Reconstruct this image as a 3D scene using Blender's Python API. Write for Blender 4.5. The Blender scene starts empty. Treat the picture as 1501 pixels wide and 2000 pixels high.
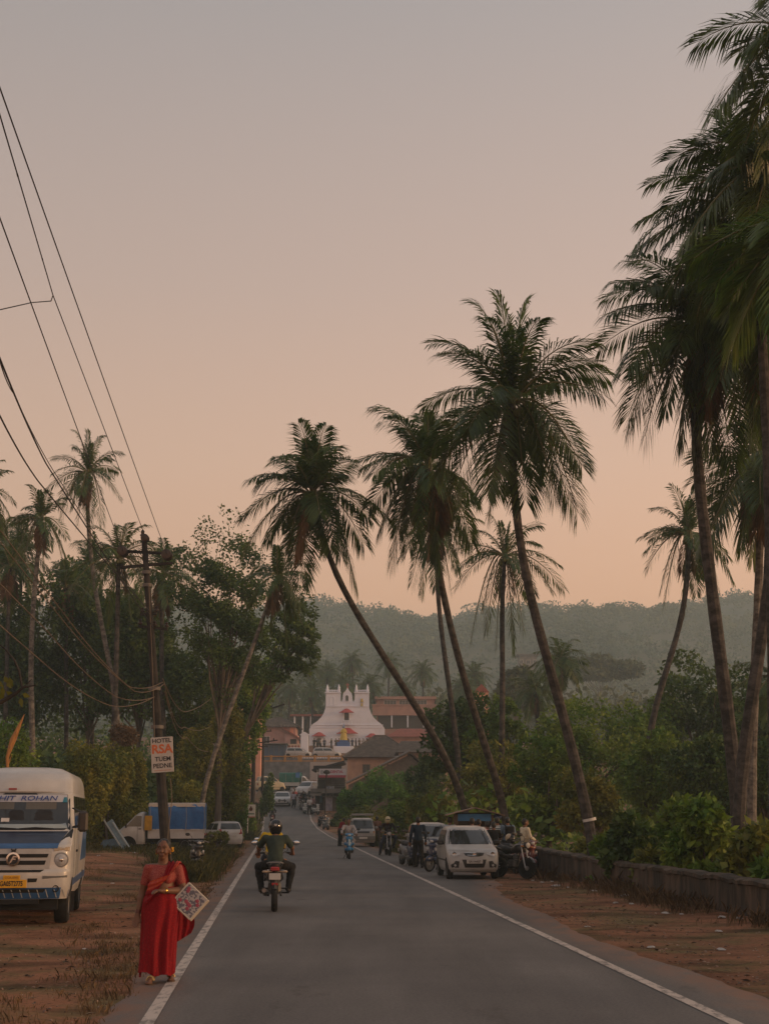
import bpy, bmesh, math, random
import numpy as np
from mathutils import Vector, Matrix
R = math.radians
PI = math.pi
sc = bpy.context.scene
COL = sc.collection
# ------------------------------------------------------------------ camera
FPX, TILT, EYE = 2750.0, math.atan(590 / 2750.0), 1.85
cam = bpy.data.cameras.new('camera')
cam.sensor_fit = 'VERTICAL'; cam.sensor_height = 36.0
cam.lens = FPX / 2000.0 * 36.0
cam.clip_start = 0.3; cam.clip_end = 6000
camo = bpy.data.objects.new('camera', cam); COL.objects.link(camo)
camo.location = (0, 0, EYE); camo.rotation_euler = (R(90) + TILT, 0, 0)
sc.camera = camo
sc.render.resolution_x, sc.render.resolution_y = 768, 1024
# ------------------------------------------------------------------ sky, sun, exposure
SUN_EL, SUN_AZ = R(8), R(98)          # azimuth measured clockwise from +Y (view direction)
world = bpy.data.worlds.new('World'); sc.world = world; world.use_nodes = True
nt = world.node_tree; nt.nodes.clear()
def N(t, kind, **kw):
    n = t.nodes.new(kind)
    for k, v in kw.items(): setattr(n, k, v)
    return n
out = N(nt, 'ShaderNodeOutputWorld'); bg = N(nt, 'ShaderNodeBackground'); bg2 = N(nt, 'ShaderNodeBackground')
add = N(nt, 'ShaderNodeAddShader')
sky = N(nt, 'ShaderNodeTexSky', sky_type='NISHITA', sun_disc=False)
sky.sun_elevation = SUN_EL; sky.sun_rotation = SUN_AZ; sky.dust_density = 4.0; sky.air_density = 1.5
nt.links.new(sky.outputs[0], bg2.inputs[0]); bg2.inputs[1].default_value = 0.05
tc = N(nt, 'ShaderNodeTexCoord'); sx = N(nt, 'ShaderNodeSeparateXYZ'); ramp = N(nt, 'ShaderNodeValToRGB')
nt.links.new(tc.outputs['Generated'], sx.inputs[0]); nt.links.new(sx.outputs[2], ramp.inputs[0])
els = ramp.color_ramp.elements
SKY = [(0.0, (0.84, 0.41, 0.245)), (0.15, (0.87, 0.435, 0.26)), (0.24, (0.75, 0.435, 0.30)), (0.36, (0.565, 0.38, 0.31)), (0.55, (0.365, 0.315, 0.305)), (1.0, (0.28, 0.27, 0.285))]
els[0].position = SKY[0][0]; els[0].color = (*SKY[0][1], 1)
els[1].position = SKY[-1][0]; els[1].color = (*SKY[-1][1], 1)
for p, c in SKY[1:-1]:
    e = els.new(p); e.color = (*c, 1)
# brighter and pinker towards the sun's side
mx = N(nt, 'ShaderNodeMapRange'); mx.inputs[1].default_value = -0.3; mx.inputs[2].default_value = 0.3
mx.inputs[3].default_value = 0.86; mx.inputs[4].default_value = 1.10
nt.links.new(sx.outputs[0], mx.inputs[0])
vm = N(nt, 'ShaderNodeVectorMath', operation='SCALE')
nt.links.new(ramp.outputs[0], vm.inputs[0]); nt.links.new(mx.outputs[0], vm.inputs['Scale'])
nt.links.new(vm.outputs[0], bg.inputs[0]); bg.inputs[1].default_value = 0.99
nt.links.new(bg.outputs[0], add.inputs[0]); nt.links.new(bg2.outputs[0], add.inputs[1]); nt.links.new(add.outputs[0], out.inputs[0])
sunl = bpy.data.lights.new('sun', 'SUN'); sunl.energy = 2.0; sunl.angle = R(2.0); sunl.color = (1.0, 0.58, 0.30)
suno = bpy.data.objects.new('sun', sunl); COL.objects.link(suno)
sdir = Vector((math.sin(SUN_AZ) * math.cos(SUN_EL), math.cos(SUN_AZ) * math.cos(SUN_EL), math.sin(SUN_EL)))
suno.rotation_euler = (-sdir).to_track_quat('-Z', 'Y').to_euler(); suno.location = (30, 0, 40)
vs = sc.view_settings
vs.view_transform = 'Standard'; vs.look = 'None'; vs.exposure = 0.0; vs.gamma = 1.0; vs.use_curve_mapping = False
cy = sc.cycles
cy.max_bounces = 6; cy.diffuse_bounces = 3; cy.glossy_bounces = 3; cy.transparent_max_bounces = 8; cy.volume_bounces = 1; cy.transmission_bounces = 3
# ------------------------------------------------------------------ helpers
ct, st_ = math.cos(TILT), math.sin(TILT)
def W(px, py, d):
    """photo pixel + distance along the road axis -> world point"""
    a = (px - 750.5) / FPX; b = (1000 - py) / FPX
    k = d / (ct - b * st_)
    return Vector((a * k, d, EYE + k * (st_ + b * ct)))
def X(px, d): return (px - 750.5) * d / 2813.0
def Zr(d):
    return float(np.interp(d, [0, 90, 113, 125, 135, 150, 165, 185, 200, 240], [0, 0, .12, .6, 1.25, 2.55, 3.55, 4.85, 5.5, 7]))
def XL(d): return float(np.interp(d, [-20, 80, 113, 125, 135, 150, 165, 195, 230], [.35, -7.06, -9.6, -10.5, -11.3, -12.4, -13.8, -18, -24]))
def XR(d): return float(np.interp(d, [-20, 12.6, 59, 80, 113, 125, 135, 150, 165, 195, 230], [5.47, 3.15, -.15, -1.6, -4.3, -5.8, -6.85, -7.9, -8.6, -9.5, -10]))
def sstep(a, b, x):
    t = min(1, max(0, (x - a) / (b - a))); return t * t * (3 - 2 * t)
def wallx(d): return 4.9 + (49 - d) * (2.05 / 23)
def H(x, y):
    """terrain height"""
    z = Zr(y)
    l = XL(y) - x; r = x - XR(y)
    if l > 0:
        z += sstep(1, 6, l) * sstep(28, 62, y) * .45 * (1 - sstep(95, 130, y)) + max(0, l - 9) * .16 * sstep(50, 80, y) * (1 - sstep(170, 200, y))
    if r > 0 and y < 205:
        wx = wallx(y) + .3 if y < 52 else XR(y) + 4.6
        z -= sstep(wx, wx + 3.5, x) * 1.3 * (1 - sstep(150, 190, y)) + sstep(90, 140, y) * sstep(2, 8, r) * 1.2
    z += .035 * math.sin(x * 1.7 + y * .6) * math.sin(y * .9 - x * .4) * sstep(.5, 1.5, max(l, r))
    if y >= 205: z = np.interp(y, [205, 206.1, 207, 222, 238, 300, 420, 600, 2500], [6.0, 6.05, 9.6, 10.6, 13.0, 17, 24, 30, 30])
    return float(z)

_M = {}
def mat(name, rgb, rough=.6, var=.12, scale=6.0, bump=0.0, metal=0.0, coat=0.0, spec=.5, stretch=None, rgb2=None, detail=6, trans=0.0, island=0.0, emit=None, cov=(.40, .62)):
    if name in _M: return _M[name]
    m = bpy.data.materials.new(name); m.use_nodes = True
    t = m.node_tree; b = t.nodes['Principled BSDF']
    b.inputs['Roughness'].default_value = rough; b.inputs['Metallic'].default_value = metal
    b.inputs['Coat Weight'].default_value = coat; b.inputs['Specular IOR Level'].default_value = spec
    tcn = N(t, 'ShaderNodeTexCoord'); src = tcn.outputs['Object']
    if stretch:
        mp = N(t, 'ShaderNodeMapping'); mp.inputs['Scale'].default_value = stretch
        t.links.new(src, mp.inputs[0]); src = mp.outputs[0]
    nz = N(t, 'ShaderNodeTexNoise'); nz.inputs['Scale'].default_value = scale; nz.inputs['Detail'].default_value = detail
    nz.inputs['Roughness'].default_value = .62
    t.links.new(src, nz.inputs['Vector'])
    cr = N(t, 'ShaderNodeValToRGB'); e = cr.color_ramp.elements
    if rgb2 is None:
        lo = [c * (1 - var) for c in rgb]; hi = [min(1, c * (1 + var)) for c in rgb]
        e[0].position, e[1].position = .3, .7
    else:
        lo, hi = rgb, rgb2; e[0].position, e[1].position = cov
    e[0].color = (*lo, 1); e[1].color = (*hi, 1)
    t.links.new(nz.outputs['Fac'], cr.inputs[0])
    colout = cr.outputs[0]
    if island:
        g = N(t, 'ShaderNodeNewGeometry'); hs = N(t, 'ShaderNodeHueSaturation')
        mr = N(t, 'ShaderNodeMapRange'); mr.inputs[3].default_value = 1 - island; mr.inputs[4].default_value = 1 + island
        t.links.new(g.outputs['Random Per Island'], mr.inputs[0]); t.links.new(mr.outputs[0], hs.inputs['Value'])
        t.links.new(colout, hs.inputs['Color']); colout = hs.outputs[0]
    t.links.new(colout, b.inputs['Base Color'])
    if bump:
        nb = N(t, 'ShaderNodeTexNoise'); nb.inputs['Scale'].default_value = scale * 3; nb.inputs['Detail'].default_value = 5
        t.links.new(src, nb.inputs['Vector'])
        bp = N(t, 'ShaderNodeBump'); bp.inputs['Strength'].default_value = bump; bp.inputs['Distance'].default_value = .02
        t.links.new(nb.outputs['Fac'], bp.inputs['Height']); t.links.new(bp.outputs[0], b.inputs['Normal'])
    if trans:
        o = t.nodes['Material Output']; tr = N(t, 'ShaderNodeBsdfTranslucent'); ms = N(t, 'ShaderNodeMixShader')
        ms.inputs[0].default_value = trans
        t.links.new(colout, tr.inputs[0]); t.links.new(b.outputs[0], ms.inputs[1]); t.links.new(tr.outputs[0], ms.inputs[2]); t.links.new(ms.outputs[0], o.inputs[0])
    if emit: b.inputs['Emission Color'].default_value = (*emit[0], 1); b.inputs['Emission Strength'].default_value = emit[1]
    _M[name] = m
    return m

def tag(o, label=None, cat=None, group=None, kind=None):
    if label: o['label'] = label
    if cat: o['category'] = cat
    if group: o['group'] = group
    if kind: o['kind'] = kind
    return o
def thing(name, label, cat, loc=(0, 0, 0), rz=0.0, group=None, kind=None):
    o = bpy.data.objects.new(name, None); COL.objects.link(o)
    o.location = loc; o.rotation_euler = (0, 0, rz); o.empty_display_size = .2
    return tag(o, label, cat, group, kind)
def link(name, me, parent=None, loc=None, rot=None):
    o = bpy.data.objects.new(name, me); COL.objects.link(o)
    if parent is not None: o.parent = parent
    if loc is not None: o.location = loc
    if rot is not None: o.rotation_euler = rot
    return o
def mesh_np(name, V, F, mats, smooth=False, midx=None, angle=None):
    """V (n,3); F (m,k) array of equal-size faces or list of faces"""
    me = bpy.data.meshes.new(name)
    V = np.asarray(V, np.float32)
    if isinstance(F, np.ndarray) and F.ndim == 2:
        k = F.shape[1]
        me.vertices.add(len(V)); me.vertices.foreach_set('co', V.ravel())
        me.loops.add(F.size); me.loops.foreach_set('vertex_index', F.ravel().astype(np.int32))
        me.polygons.add(len(F)); me.polygons.foreach_set('loop_start', np.arange(0, F.size, k, dtype=np.int32))
        me.update(calc_edges=True)
    else:
        me.from_pydata(V.tolist(), [], [list(map(int, f)) for f in F])
    if not isinstance(mats, (list, tuple)): mats = [mats]
    for m in mats: me.materials.append(m)
    if midx is not None: me.polygons.foreach_set('material_index', np.asarray(midx, np.int32))
    if smooth:
        me.polygons.foreach_set('use_smooth', np.ones(len(me.polygons), bool))
        if angle: me.set_sharp_from_angle(angle=R(angle))
    me.validate(); me.update()
    return me

class MB:
    def __init__(s): s.v = []; s.f = []; s.m = []; s.smooth = False
    def add(s, vs, fs, mi=0):
        o = len(s.v); s.v += [tuple(v) for v in vs]
        for f in fs: s.f.append([i + o for i in f]); s.m.append(mi)
        return s
    def box(s, c, d, mi=0, bev=0.0, rz=0.0, rx=0.0, ry=0.0):
        hx, hy, hz = d[0] / 2, d[1] / 2, d[2] / 2
        M = Matrix.Rotation(rz, 3, 'Z') @ Matrix.Rotation(ry, 3, 'Y') @ Matrix.Rotation(rx, 3, 'X')
        b = min(bev, hx * .9, hy * .9, hz * .9)
        if b <= 0:
            P = [(x, y, z) for x in (-hx, hx) for y in (-hy, hy) for z in (-hz, hz)]
            F = [(0, 1, 3, 2), (4, 6, 7, 5), (0, 4, 5, 1), (2, 3, 7, 6), (0, 2, 6, 4), (1, 5, 7, 3)]
        else:
            P, F, I = [], [], {}
            for a in (-1, 1):
                for e in (-1, 1):
                    for g in (-1, 1):
                        I[a, e, g] = len(P)
                        P += [(a * hx, e * (hy - b), g * (hz - b)), (a * (hx - b), e * hy, g * (hz - b)), (a * (hx - b), e * (hy - b), g * hz)]
            bm = bmesh.new()
            for p in P: bm.verts.new(p)
            bmesh.ops.convex_hull(bm, input=bm.verts)
            bmesh.ops.dissolve_limit(bm, angle_limit=.01, verts=bm.verts, edges=bm.edges)
            bm.verts.index_update(); P = [tuple(v.co) for v in bm.verts]; F = [[v.index for v in f.verts] for f in bm.faces]; bm.free()
        c = Vector(c)
        return s.add([M @ Vector(p) + c for p in P], F, mi)
    def tube(s, pts, rad, n=8, mi=0, caps=True, twist=0.0):
        pts = [Vector(p) for p in pts]; m = len(pts)
        if not hasattr(rad, '__len__'): rad = [rad] * m
        V = []; u = None
        for i, p in enumerate(pts):
            d = (pts[min(i + 1, m - 1)] - pts[max(i - 1, 0)])
            if d.length < 1e-9: d = Vector((0, 0, 1))
            d.normalize()
            if u is None:
                a = Vector((0, 0, 1)) if abs(d.z) < .9 else Vector((1, 0, 0)); u = d.cross(a).normalized()
            else:
                u = (u - d * u.dot(d)).normalized()
            w = d.cross(u)
            for k in range(n):
                t = 2 * PI * k / n + twist
                V.append(p + (u * math.cos(t) + w * math.sin(t)) * rad[i])
        F = [(i * n + k, i * n + (k + 1) % n, (i + 1) * n + (k + 1) % n, (i + 1) * n + k) for i in range(m - 1) for k in range(n)]
        if caps: F += [tuple(range(n))[::-1], tuple(range((m - 1) * n, m * n))]
        return s.add(V, F, mi)
    def lathe(s, prof, c=(0, 0, 0), axis='z', n=20, mi=0):
        V = []; F = []; c = Vector(c)
        for r, h in prof:
            for k in range(n):
                a = 2 * PI * k / n; x, y = r * math.cos(a), r * math.sin(a)
                V.append(c + (Vector((x, y, h)) if axis == 'z' else Vector((h, x, y)) if axis == 'x' else Vector((x, h, y))))
        m = len(prof)
        for i in range(m - 1):
            for k in range(n): F.append((i * n + k, i * n + (k + 1) % n, (i + 1) * n + (k + 1) % n, (i + 1) * n + k))
        if prof[0][0] > 1e-6: F.append(tuple(range(n))[::-1])
        if prof[-1][0] > 1e-6: F.append(tuple(range((m - 1) * n, m * n)))
        return s.add(V, F, mi)
    def prism(s, poly, y0, y1, axis='y', mi=0):
        """2-D outline extruded along an axis (poly coords are the other two axes in order)"""
        n = len(poly)
        def P(a, b, h): return (a, h, b) if axis == 'y' else (h, a, b) if axis == 'x' else (a, b, h)
        V = [P(a, b, y0) for a, b in poly] + [P(a, b, y1) for a, b in poly]
        F = [tuple(range(n)), tuple(range(n, 2 * n))[::-1]] + [(i, n + i, n + (i + 1) % n, (i + 1) % n) for i in range(n)]
        return s.add(V, F, mi)
    def ball(s, c, r, mi=0, n=12):
        if not hasattr(r, '__len__'): r = (r, r, r)
        m = n // 2; V = []; F = []
        for i in range(m + 1):
            ph = PI * i / m
            for k in range(n):
                a = 2 * PI * k / n
                V.append((c[0] + r[0] * math.sin(ph) * math.cos(a), c[1] + r[1] * math.sin(ph) * math.sin(a), c[2] + r[2] * math.cos(ph)))
        for i in range(m):
            for k in range(n): F.append((i * n + k, (i + 1) * n + k, (i + 1) * n + (k + 1) % n, i * n + (k + 1) % n))
        return s.add(V, F, mi)
    def mesh(s, name, mats, smooth=True, angle=35):
        me = mesh_np(name, s.v, s.f, mats, False, s.m)
        bm = bmesh.new(); bm.from_mesh(me); bmesh.ops.recalc_face_normals(bm, faces=bm.faces); bm.to_mesh(me); bm.free()
        if smooth:
            me.polygons.foreach_set('use_smooth', np.ones(len(me.polygons), bool)); me.set_sharp_from_angle(angle=R(angle))
        return me
    def build(s, name, mats, parent=None, loc=None, rot=None, smooth=True, angle=35):
        return link(name, s.mesh(name, mats, smooth, angle), parent, loc, rot)

def text(body, size, m, parent, loc, rot=(PI / 2, 0, 0), name='lettering', shear=0.0, sx=1.0, bold=0.0, align='CENTER'):
    cu = bpy.data.curves.new(name, 'FONT'); cu.body = body; cu.size = size; cu.align_x = align; cu.align_y = 'CENTER'
    cu.extrude = .0015; cu.shear = shear; cu.offset = bold; cu.materials.append(m); cu.resolution_u = 3
    tmp = bpy.data.objects.new(name, cu); me = bpy.data.meshes.new_from_object(tmp)
    bpy.data.objects.remove(tmp); bpy.data.curves.remove(cu)
    o = link(name, me, parent, loc, rot); o.scale = (sx, 1, 1)
    return o

# ---- implicit bodies (people, tanks, seats): smooth union of round cones and ellipsoids
def sdf_mesh(prims, h, k=.03, cuts=(), pad=.06, warp=None):
    lo, hi = [], []
    for p in prims:
        if p[0] == 'c':
            r = max(p[3], p[4]); a = np.minimum(p[1], p[2]) - r; b = np.maximum(p[1], p[2]) + r
        else:
            a = np.array(p[1]) - np.array(p[2]); b = np.array(p[1]) + np.array(p[2])
        lo.append(a); hi.append(b)
    L = np.min(lo, 0) - pad; U = np.max(hi, 0) + pad
    n = np.ceil((U - L) / h).astype(int) + 1
    ax = [L[i] + h * np.arange(n[i]) for i in range(3)]
    D = np.full(n, .5)
    for p, a, b in zip(prims, lo, hi):
        i0 = np.maximum(0, ((a - L - pad) / h).astype(int)); i1 = np.minimum(n, ((b - L + pad) / h).astype(int) + 2)
        sl = tuple(slice(i0[i], i1[i]) for i in range(3))
        gx = ax[0][sl[0]][:, None, None]; gy = ax[1][sl[1]][None, :, None]; gz = ax[2][sl[2]][None, None, :]
        if p[0] == 'c':
            A = np.array(p[1], float); B = np.array(p[2], float); d = B - A; dd = max(1e-9, d @ d)
            t = np.clip(((gx - A[0]) * d[0] + (gy - A[1]) * d[1] + (gz - A[2]) * d[2]) / dd, 0, 1)
            q = np.sqrt((gx - A[0] - t * d[0]) ** 2 + (gy - A[1] - t * d[1]) ** 2 + (gz - A[2] - t * d[2]) ** 2) - (p[3] + (p[4] - p[3]) * t)
        elif p[0] == 'e':
            c, r = p[1], p[2]
            x, y, z = (gx - c[0]) / r[0], (gy - c[1]) / r[1], (gz - c[2]) / r[2]
            k0 = np.sqrt(x * x + y * y + z * z) + 1e-6
            k1 = np.sqrt((x / r[0]) ** 2 + (y / r[1]) ** 2 + (z / r[2]) ** 2) + 1e-6
            q = k0 * (k0 - 1) / k1
        else:
            c, r, rr = p[1], p[2], p[3]
            x = np.abs(gx - c[0]) - r[0] + rr; y = np.abs(gy - c[1]) - r[1] + rr; z = np.abs(gz - c[2]) - r[2] + rr
            q = np.sqrt(np.maximum(x, 0) ** 2 + np.maximum(y, 0) ** 2 + np.maximum(z, 0) ** 2) + np.minimum(np.maximum(np.maximum(x, y), z), 0) - rr
        kk = p[-1] if isinstance(p[-1], str) else None
        kb = float(kk) if kk else k
        e = D[sl]
        hh = np.clip(.5 + .5 * (e - q) / kb, 0, 1)
        D[sl] = e * (1 - hh) + q * hh - kb * hh * (1 - hh)
    if warp is not None: D = D + warp(ax[0][:, None, None], ax[1][None, :, None], ax[2][None, None, :])
    for axis, sg, val in cuts:
        sh = [1, 1, 1]; sh[axis] = -1
        D = np.maximum(D, sg * (ax[axis] - val).reshape(sh))
    return surfnet(D, L, h)
def surfnet(D, L, h):
    S = D < 0; nx, ny, nz = D.shape
    def C(A, i, j, k): return A[i:nx - 1 + i, j:ny - 1 + j, k:nz - 1 + k]
    cs = [(i, j, k) for i in (0, 1) for j in (0, 1) for k in (0, 1)]
    cnt = sum(C(S, *c).astype(np.int8) for c in cs)
    mask = (cnt > 0) & (cnt < 8)
    ids = np.argwhere(mask); idx = np.full(mask.shape, -1, np.int64); idx[mask] = np.arange(len(ids))
    vals = {c: C(D, *c)[mask] for c in cs}
    pos = np.zeros((len(ids), 3)); w = np.zeros(len(ids))
    for a in cs:
        for axis in range(3):
            if a[axis]: continue
            b = list(a); b[axis] = 1; b = tuple(b)
            va, vb = vals[a], vals[b]; cr = (va < 0) != (vb < 0)
            t = np.where(cr, va / np.where(cr, va - vb, 1), 0)
            p = np.tile(np.array(a, float), (len(ids), 1)); p[:, axis] += t
            pos += p * cr[:, None]; w += cr
    V = (ids + pos / np.maximum(w, 1)[:, None]) * h + L
    F = []
    for axis in range(3):
        o1, o2 = [(1, 2), (2, 0), (0, 1)][axis]
        sl0 = [slice(None)] * 3; sl1 = [slice(None)] * 3
        sl0[axis] = slice(0, -1); sl1[axis] = slice(1, None)
        a, b = S[tuple(sl0)], S[tuple(sl1)]
        e = np.argwhere(a != b); sg = a[a != b]
        ok = np.ones(len(e), bool)
        for o in (o1, o2): ok &= (e[:, o] >= 1) & (e[:, o] < D.shape[o] - 1)
        e, sg = e[ok], sg[ok]
        def at(d1, d2):
            q = e.copy(); q[:, o1] -= d1; q[:, o2] -= d2
            return idx[q[:, 0], q[:, 1], q[:, 2]]
        q = np.stack([at(1, 1), at(0, 1), at(0, 0), at(1, 0)], 1)
        q[~sg] = q[~sg][:, ::-1]
        F.append(q)
    F = np.concatenate(F); F = F[(F >= 0).all(1)]
    return V, F
def blob(name, prims, h, m, parent=None, k=.03, cuts=(), warp=None, loc=None, rot=None):
    V, F = sdf_mesh(prims, h, k, cuts, warp=warp)
    return link(name, mesh_np(name, V, F, m, True), parent, loc, rot)
# ------------------------------------------------------------------ setting: ground, road, hills
def ground_mat():
    m = bpy.data.materials.new('laterite'); m.use_nodes = True; t = m.node_tree; b = t.nodes['Principled BSDF']
    g = N(t, 'ShaderNodeTexCoord').outputs['Object']
    def noise(scale, det=6, ro=.6, st=None):
        s = g
        if st:
            mp = N(t, 'ShaderNodeMapping'); mp.inputs['Scale'].default_value = st; t.links.new(g, mp.inputs[0]); s = mp.outputs[0]
        n = N(t, 'ShaderNodeTexNoise'); n.inputs['Scale'].default_value = scale; n.inputs['Detail'].default_value = det; n.inputs['Roughness'].default_value = ro
        t.links.new(s, n.inputs['Vector']); return n.outputs['Fac']
    def rampn(f, stops):
        r = N(t, 'ShaderNodeValToRGB'); e = r.color_ramp.elements
        e[0].position, e[0].color = stops[0][0], (*stops[0][1], 1); e[1].position, e[1].color = stops[-1][0], (*stops[-1][1], 1)
        for p, c in stops[1:-1]:
            q = e.new(p); q.color = (*c, 1)
        t.links.new(f, r.inputs[0]); return r.outputs[0]
    def mix(f, a, c, blend='MIX'):
        x = N(t, 'ShaderNodeMix', data_type='RGBA', blend_type=blend)
        if isinstance(f, float): x.inputs[0].default_value = f
        else: t.links.new(f, x.inputs[0])
        t.links.new(a, x.inputs[6]); t.links.new(c, x.inputs[7]); return x.outputs[2]
    base = rampn(noise(.35, 8, .65), [(.3, (.22, .105, .062)), (.5, (.31, .142, .078)), (.7, (.34, .18, .105))])
    peb = rampn(noise(14, 4, .7, (1, 1, 1)), [(.33, (.35, .33, .32)), (.46, (.95, .95, .95)), (.62, (1.0, 1.0, 1.0)), (.72, (1.35, 1.3, 1.25))])
    c = mix(1.0, base, peb, 'MULTIPLY')
    grass = rampn(noise(7, 6, .7), [(.3, (.10, .085, .035)), (.7, (.21, .16, .075))])
    gm = rampn(noise(.55, 7, .7), [(.47, (0, 0, 0)), (.60, (.85, .85, .85))])
    c = mix(gm, c, grass)
    dk = rampn(noise(.9, 5, .6, (.5, 1, 1)), [(.36, (.42, .40, .38)), (.54, (1, 1, 1))])
    c = mix(1.0, c, dk, 'MULTIPLY')
    t.links.new(c, b.inputs['Base Color']); b.inputs['Roughness'].default_value = .95; b.inputs['Specular IOR Level'].default_value = .15
    bp = N(t, 'ShaderNodeBump'); bp.inputs['Strength'].default_value = .8; bp.inputs['Distance'].default_value = .06
    t.links.new(noise(5, 8, .7), bp.inputs['Height']); t.links.new(bp.outputs[0], b.inputs['Normal'])
    return m
def asphalt_mat():
    m = bpy.data.materials.new('asphalt'); m.use_nodes = True; t = m.node_tree; b = t.nodes['Principled BSDF']
    g = N(t, 'ShaderNodeTexCoord').outputs['Object']
    def noise(scale, det, st=(1, 1, 1), ro=.6):
        mp = N(t, 'ShaderNodeMapping'); mp.inputs['Scale'].default_value = st; t.links.new(g, mp.inputs[0])
        mp.inputs['Rotation'].default_value = (0, 0, R(-4.2))
        n = N(t, 'ShaderNodeTexNoise'); n.inputs['Scale'].default_value = scale; n.inputs['Detail'].default_value = det; n.inputs['Roughness'].default_value = ro
        t.links.new(mp.outputs[0], n.inputs['Vector']); return n.outputs['Fac']
    def ramp(f, a, c, lo=.3, hi=.7):
        r = N(t, 'ShaderNodeValToRGB'); e = r.color_ramp.elements
        e[0].position, e[0].color, e[1].position, e[1].color = lo, (*a, 1), hi, (*c, 1)
        t.links.new(f, r.inputs[0]); return r.outputs[0]
    def mul(a, c):
        x = N(t, 'ShaderNodeMix', data_type='RGBA', blend_type='MULTIPLY'); x.inputs[0].default_value = 1
        t.links.new(a, x.inputs[6]); t.links.new(c, x.inputs[7]); return x.outputs[2]
    c = ramp(noise(.8, 6, (1.2, .12, 1)), (.105, .099, .097), (.162, .153, .148))     # tyre-polished lanes along the road
    c = mul(c, ramp(noise(.25, 8), (.74, .74, .75), (1.16, 1.14, 1.10)))
    c = mul(c, ramp(noise(30, 3, ro=.8), (.7, .7, .7), (1.3, 1.3, 1.3), .3, .72))
    c = mul(c, ramp(noise(1.1, 9, (1, .5, 1), .7), (.72, .7, .68), (1, 1, 1), .30, .40))  # patches and stains
    at = N(t, 'ShaderNodeAttribute', attribute_name='edge'); dm = N(t, 'ShaderNodeMath', operation='MULTIPLY'); dr = N(t, 'ShaderNodeMapRange')
    t.links.new(noise(2.2, 8, (1, .5, 1), .7), dr.inputs[0]); dr.inputs[1].default_value, dr.inputs[2].default_value = .32, .58
    t.links.new(at.outputs['Fac'], dm.inputs[0]); t.links.new(dr.outputs[0], dm.inputs[1])
    dx = N(t, 'ShaderNodeMix', data_type='RGBA'); dx.inputs[7].default_value = (.24, .13, .085, 1); t.links.new(dm.outputs[0], dx.inputs[0]); t.links.new(c, dx.inputs[6]); c = dx.outputs[2]
    t.links.new(c, b.inputs['Base Color']); b.inputs['Roughness'].default_value = .82; b.inputs['Specular IOR Level'].default_value = .3
    bp = N(t, 'ShaderNodeBump'); bp.inputs['Strength'].default_value = .35; bp.inputs['Distance'].default_value = .01
    t.links.new(noise(60, 3), bp.inputs['Height']); t.links.new(bp.outputs[0], b.inputs['Normal'])
    return m
ys = np.concatenate([np.arange(-30, 8, 2), np.arange(8, 60, .5), np.arange(60, 120, 1), np.arange(120, 232, 1.0), np.arange(232, 420, 6), np.arange(420, 1500, 60), [2500]])
us = np.concatenate([-np.geomspace(1500, 16, 26), np.arange(-15, 15.01, .5), np.geomspace(16, 1500, 26)])
V = np.zeros((len(ys), len(us), 3))
for i, y in enumerate(ys):
    xc = (XL(y) + XR(y)) / 2
    for j, u in enumerate(us):
        x = xc + u; V[i, j] = (x, y, H(x, y))
n1, n2 = len(ys), len(us)
ii = np.arange(n1 * n2).reshape(n1, n2)
F = np.stack([ii[:-1, :-1], ii[:-1, 1:], ii[1:, 1:], ii[1:, :-1]], -1).reshape(-1, 4)
tag(link('ground', mesh_np('ground', V.reshape(-1, 3), F, ground_mat(), True)), 'reddish dirt ground with dry grass patches on both sides of the road', 'ground', kind='structure')
# carriageway: a sheet a few centimetres proud of the dirt with ragged edges
rng = np.random.default_rng(3)
yr_ = np.concatenate([np.arange(-20, 8, 1), np.arange(8, 70, .4), np.arange(70, 204, 1.0)])
Vr = []; Fr = []
for i, y in enumerate(yr_):
    eL = .42 + .10 * math.sin(y * .35) + .05 * math.sin(y * 1.9) + rng.uniform(-.05, .05)
    eR = float(np.interp(y, [-20, 20, 30, 36, 44, 52, 66, 80, 100], [.75, .72, .72, 1.3, 2.2, 1.9, 1.6, 1.0, .6])) + .12 * math.sin(y * .5) + rng.uniform(-.06, .06)
    a, b = XL(y) - eL, XR(y) + eR
    row = [(a - .12, -.01)] + [(a + (b - a) * k / 10, .03) for k in range(11)] + [(b + .15, -.01)]
    for x, dz in row: Vr.append((x, y, Zr(y) + dz))
    if i:
        o = (i - 1) * 13
        Fr += [(o + k, o + k + 1, o + 14 + k, o + 13 + k) for k in range(12)]
me_ = mesh_np('road', Vr, np.array(Fr), asphalt_mat(), True); at0 = me_.attributes.new('edge', 'FLOAT', 'POINT'); at0.data.foreach_set('value', np.tile(np.array([1, 1] + [0] * 9 + [1, 1], np.float32), len(yr_)))
tag(link('road', me_), 'grey two-lane asphalt road running down towards the church', 'road', kind='structure')
tag(link('side_road', mesh_np('side_road', [(-60, 187, Zr(187) + .05), (-14, 187, Zr(187) + .05), (-9.2, 190, Zr(190) + .05), (-9.2, 205.6, 6.2), (-60, 205.6, 6.2)], [(0, 1, 2, 3, 4)], _M.get('asphalt') or bpy.data.materials['asphalt'])), 'asphalt side street crossing below the church wall', 'road', kind='structure')
wp = mat('road_paint', (.50, .43, .38), .8, rgb2=(.20, .18, .165), scale=12, cov=(.47, .62), stretch=(1, .3, 1))
def line(fx, w):
    V = []; F = []
    yy = np.concatenate([np.arange(-10, 80, .8), np.arange(80, 150, 1.5)])
    for i, y in enumerate(yy):
        x = fx(y)
        V += [(x - w / 2, y, Zr(y) + .036), (x + w / 2, y, Zr(y) + .036)]
        if i: F.append((2 * i - 2, 2 * i - 1, 2 * i + 1, 2 * i))
    return V, np.array(F)
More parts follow.
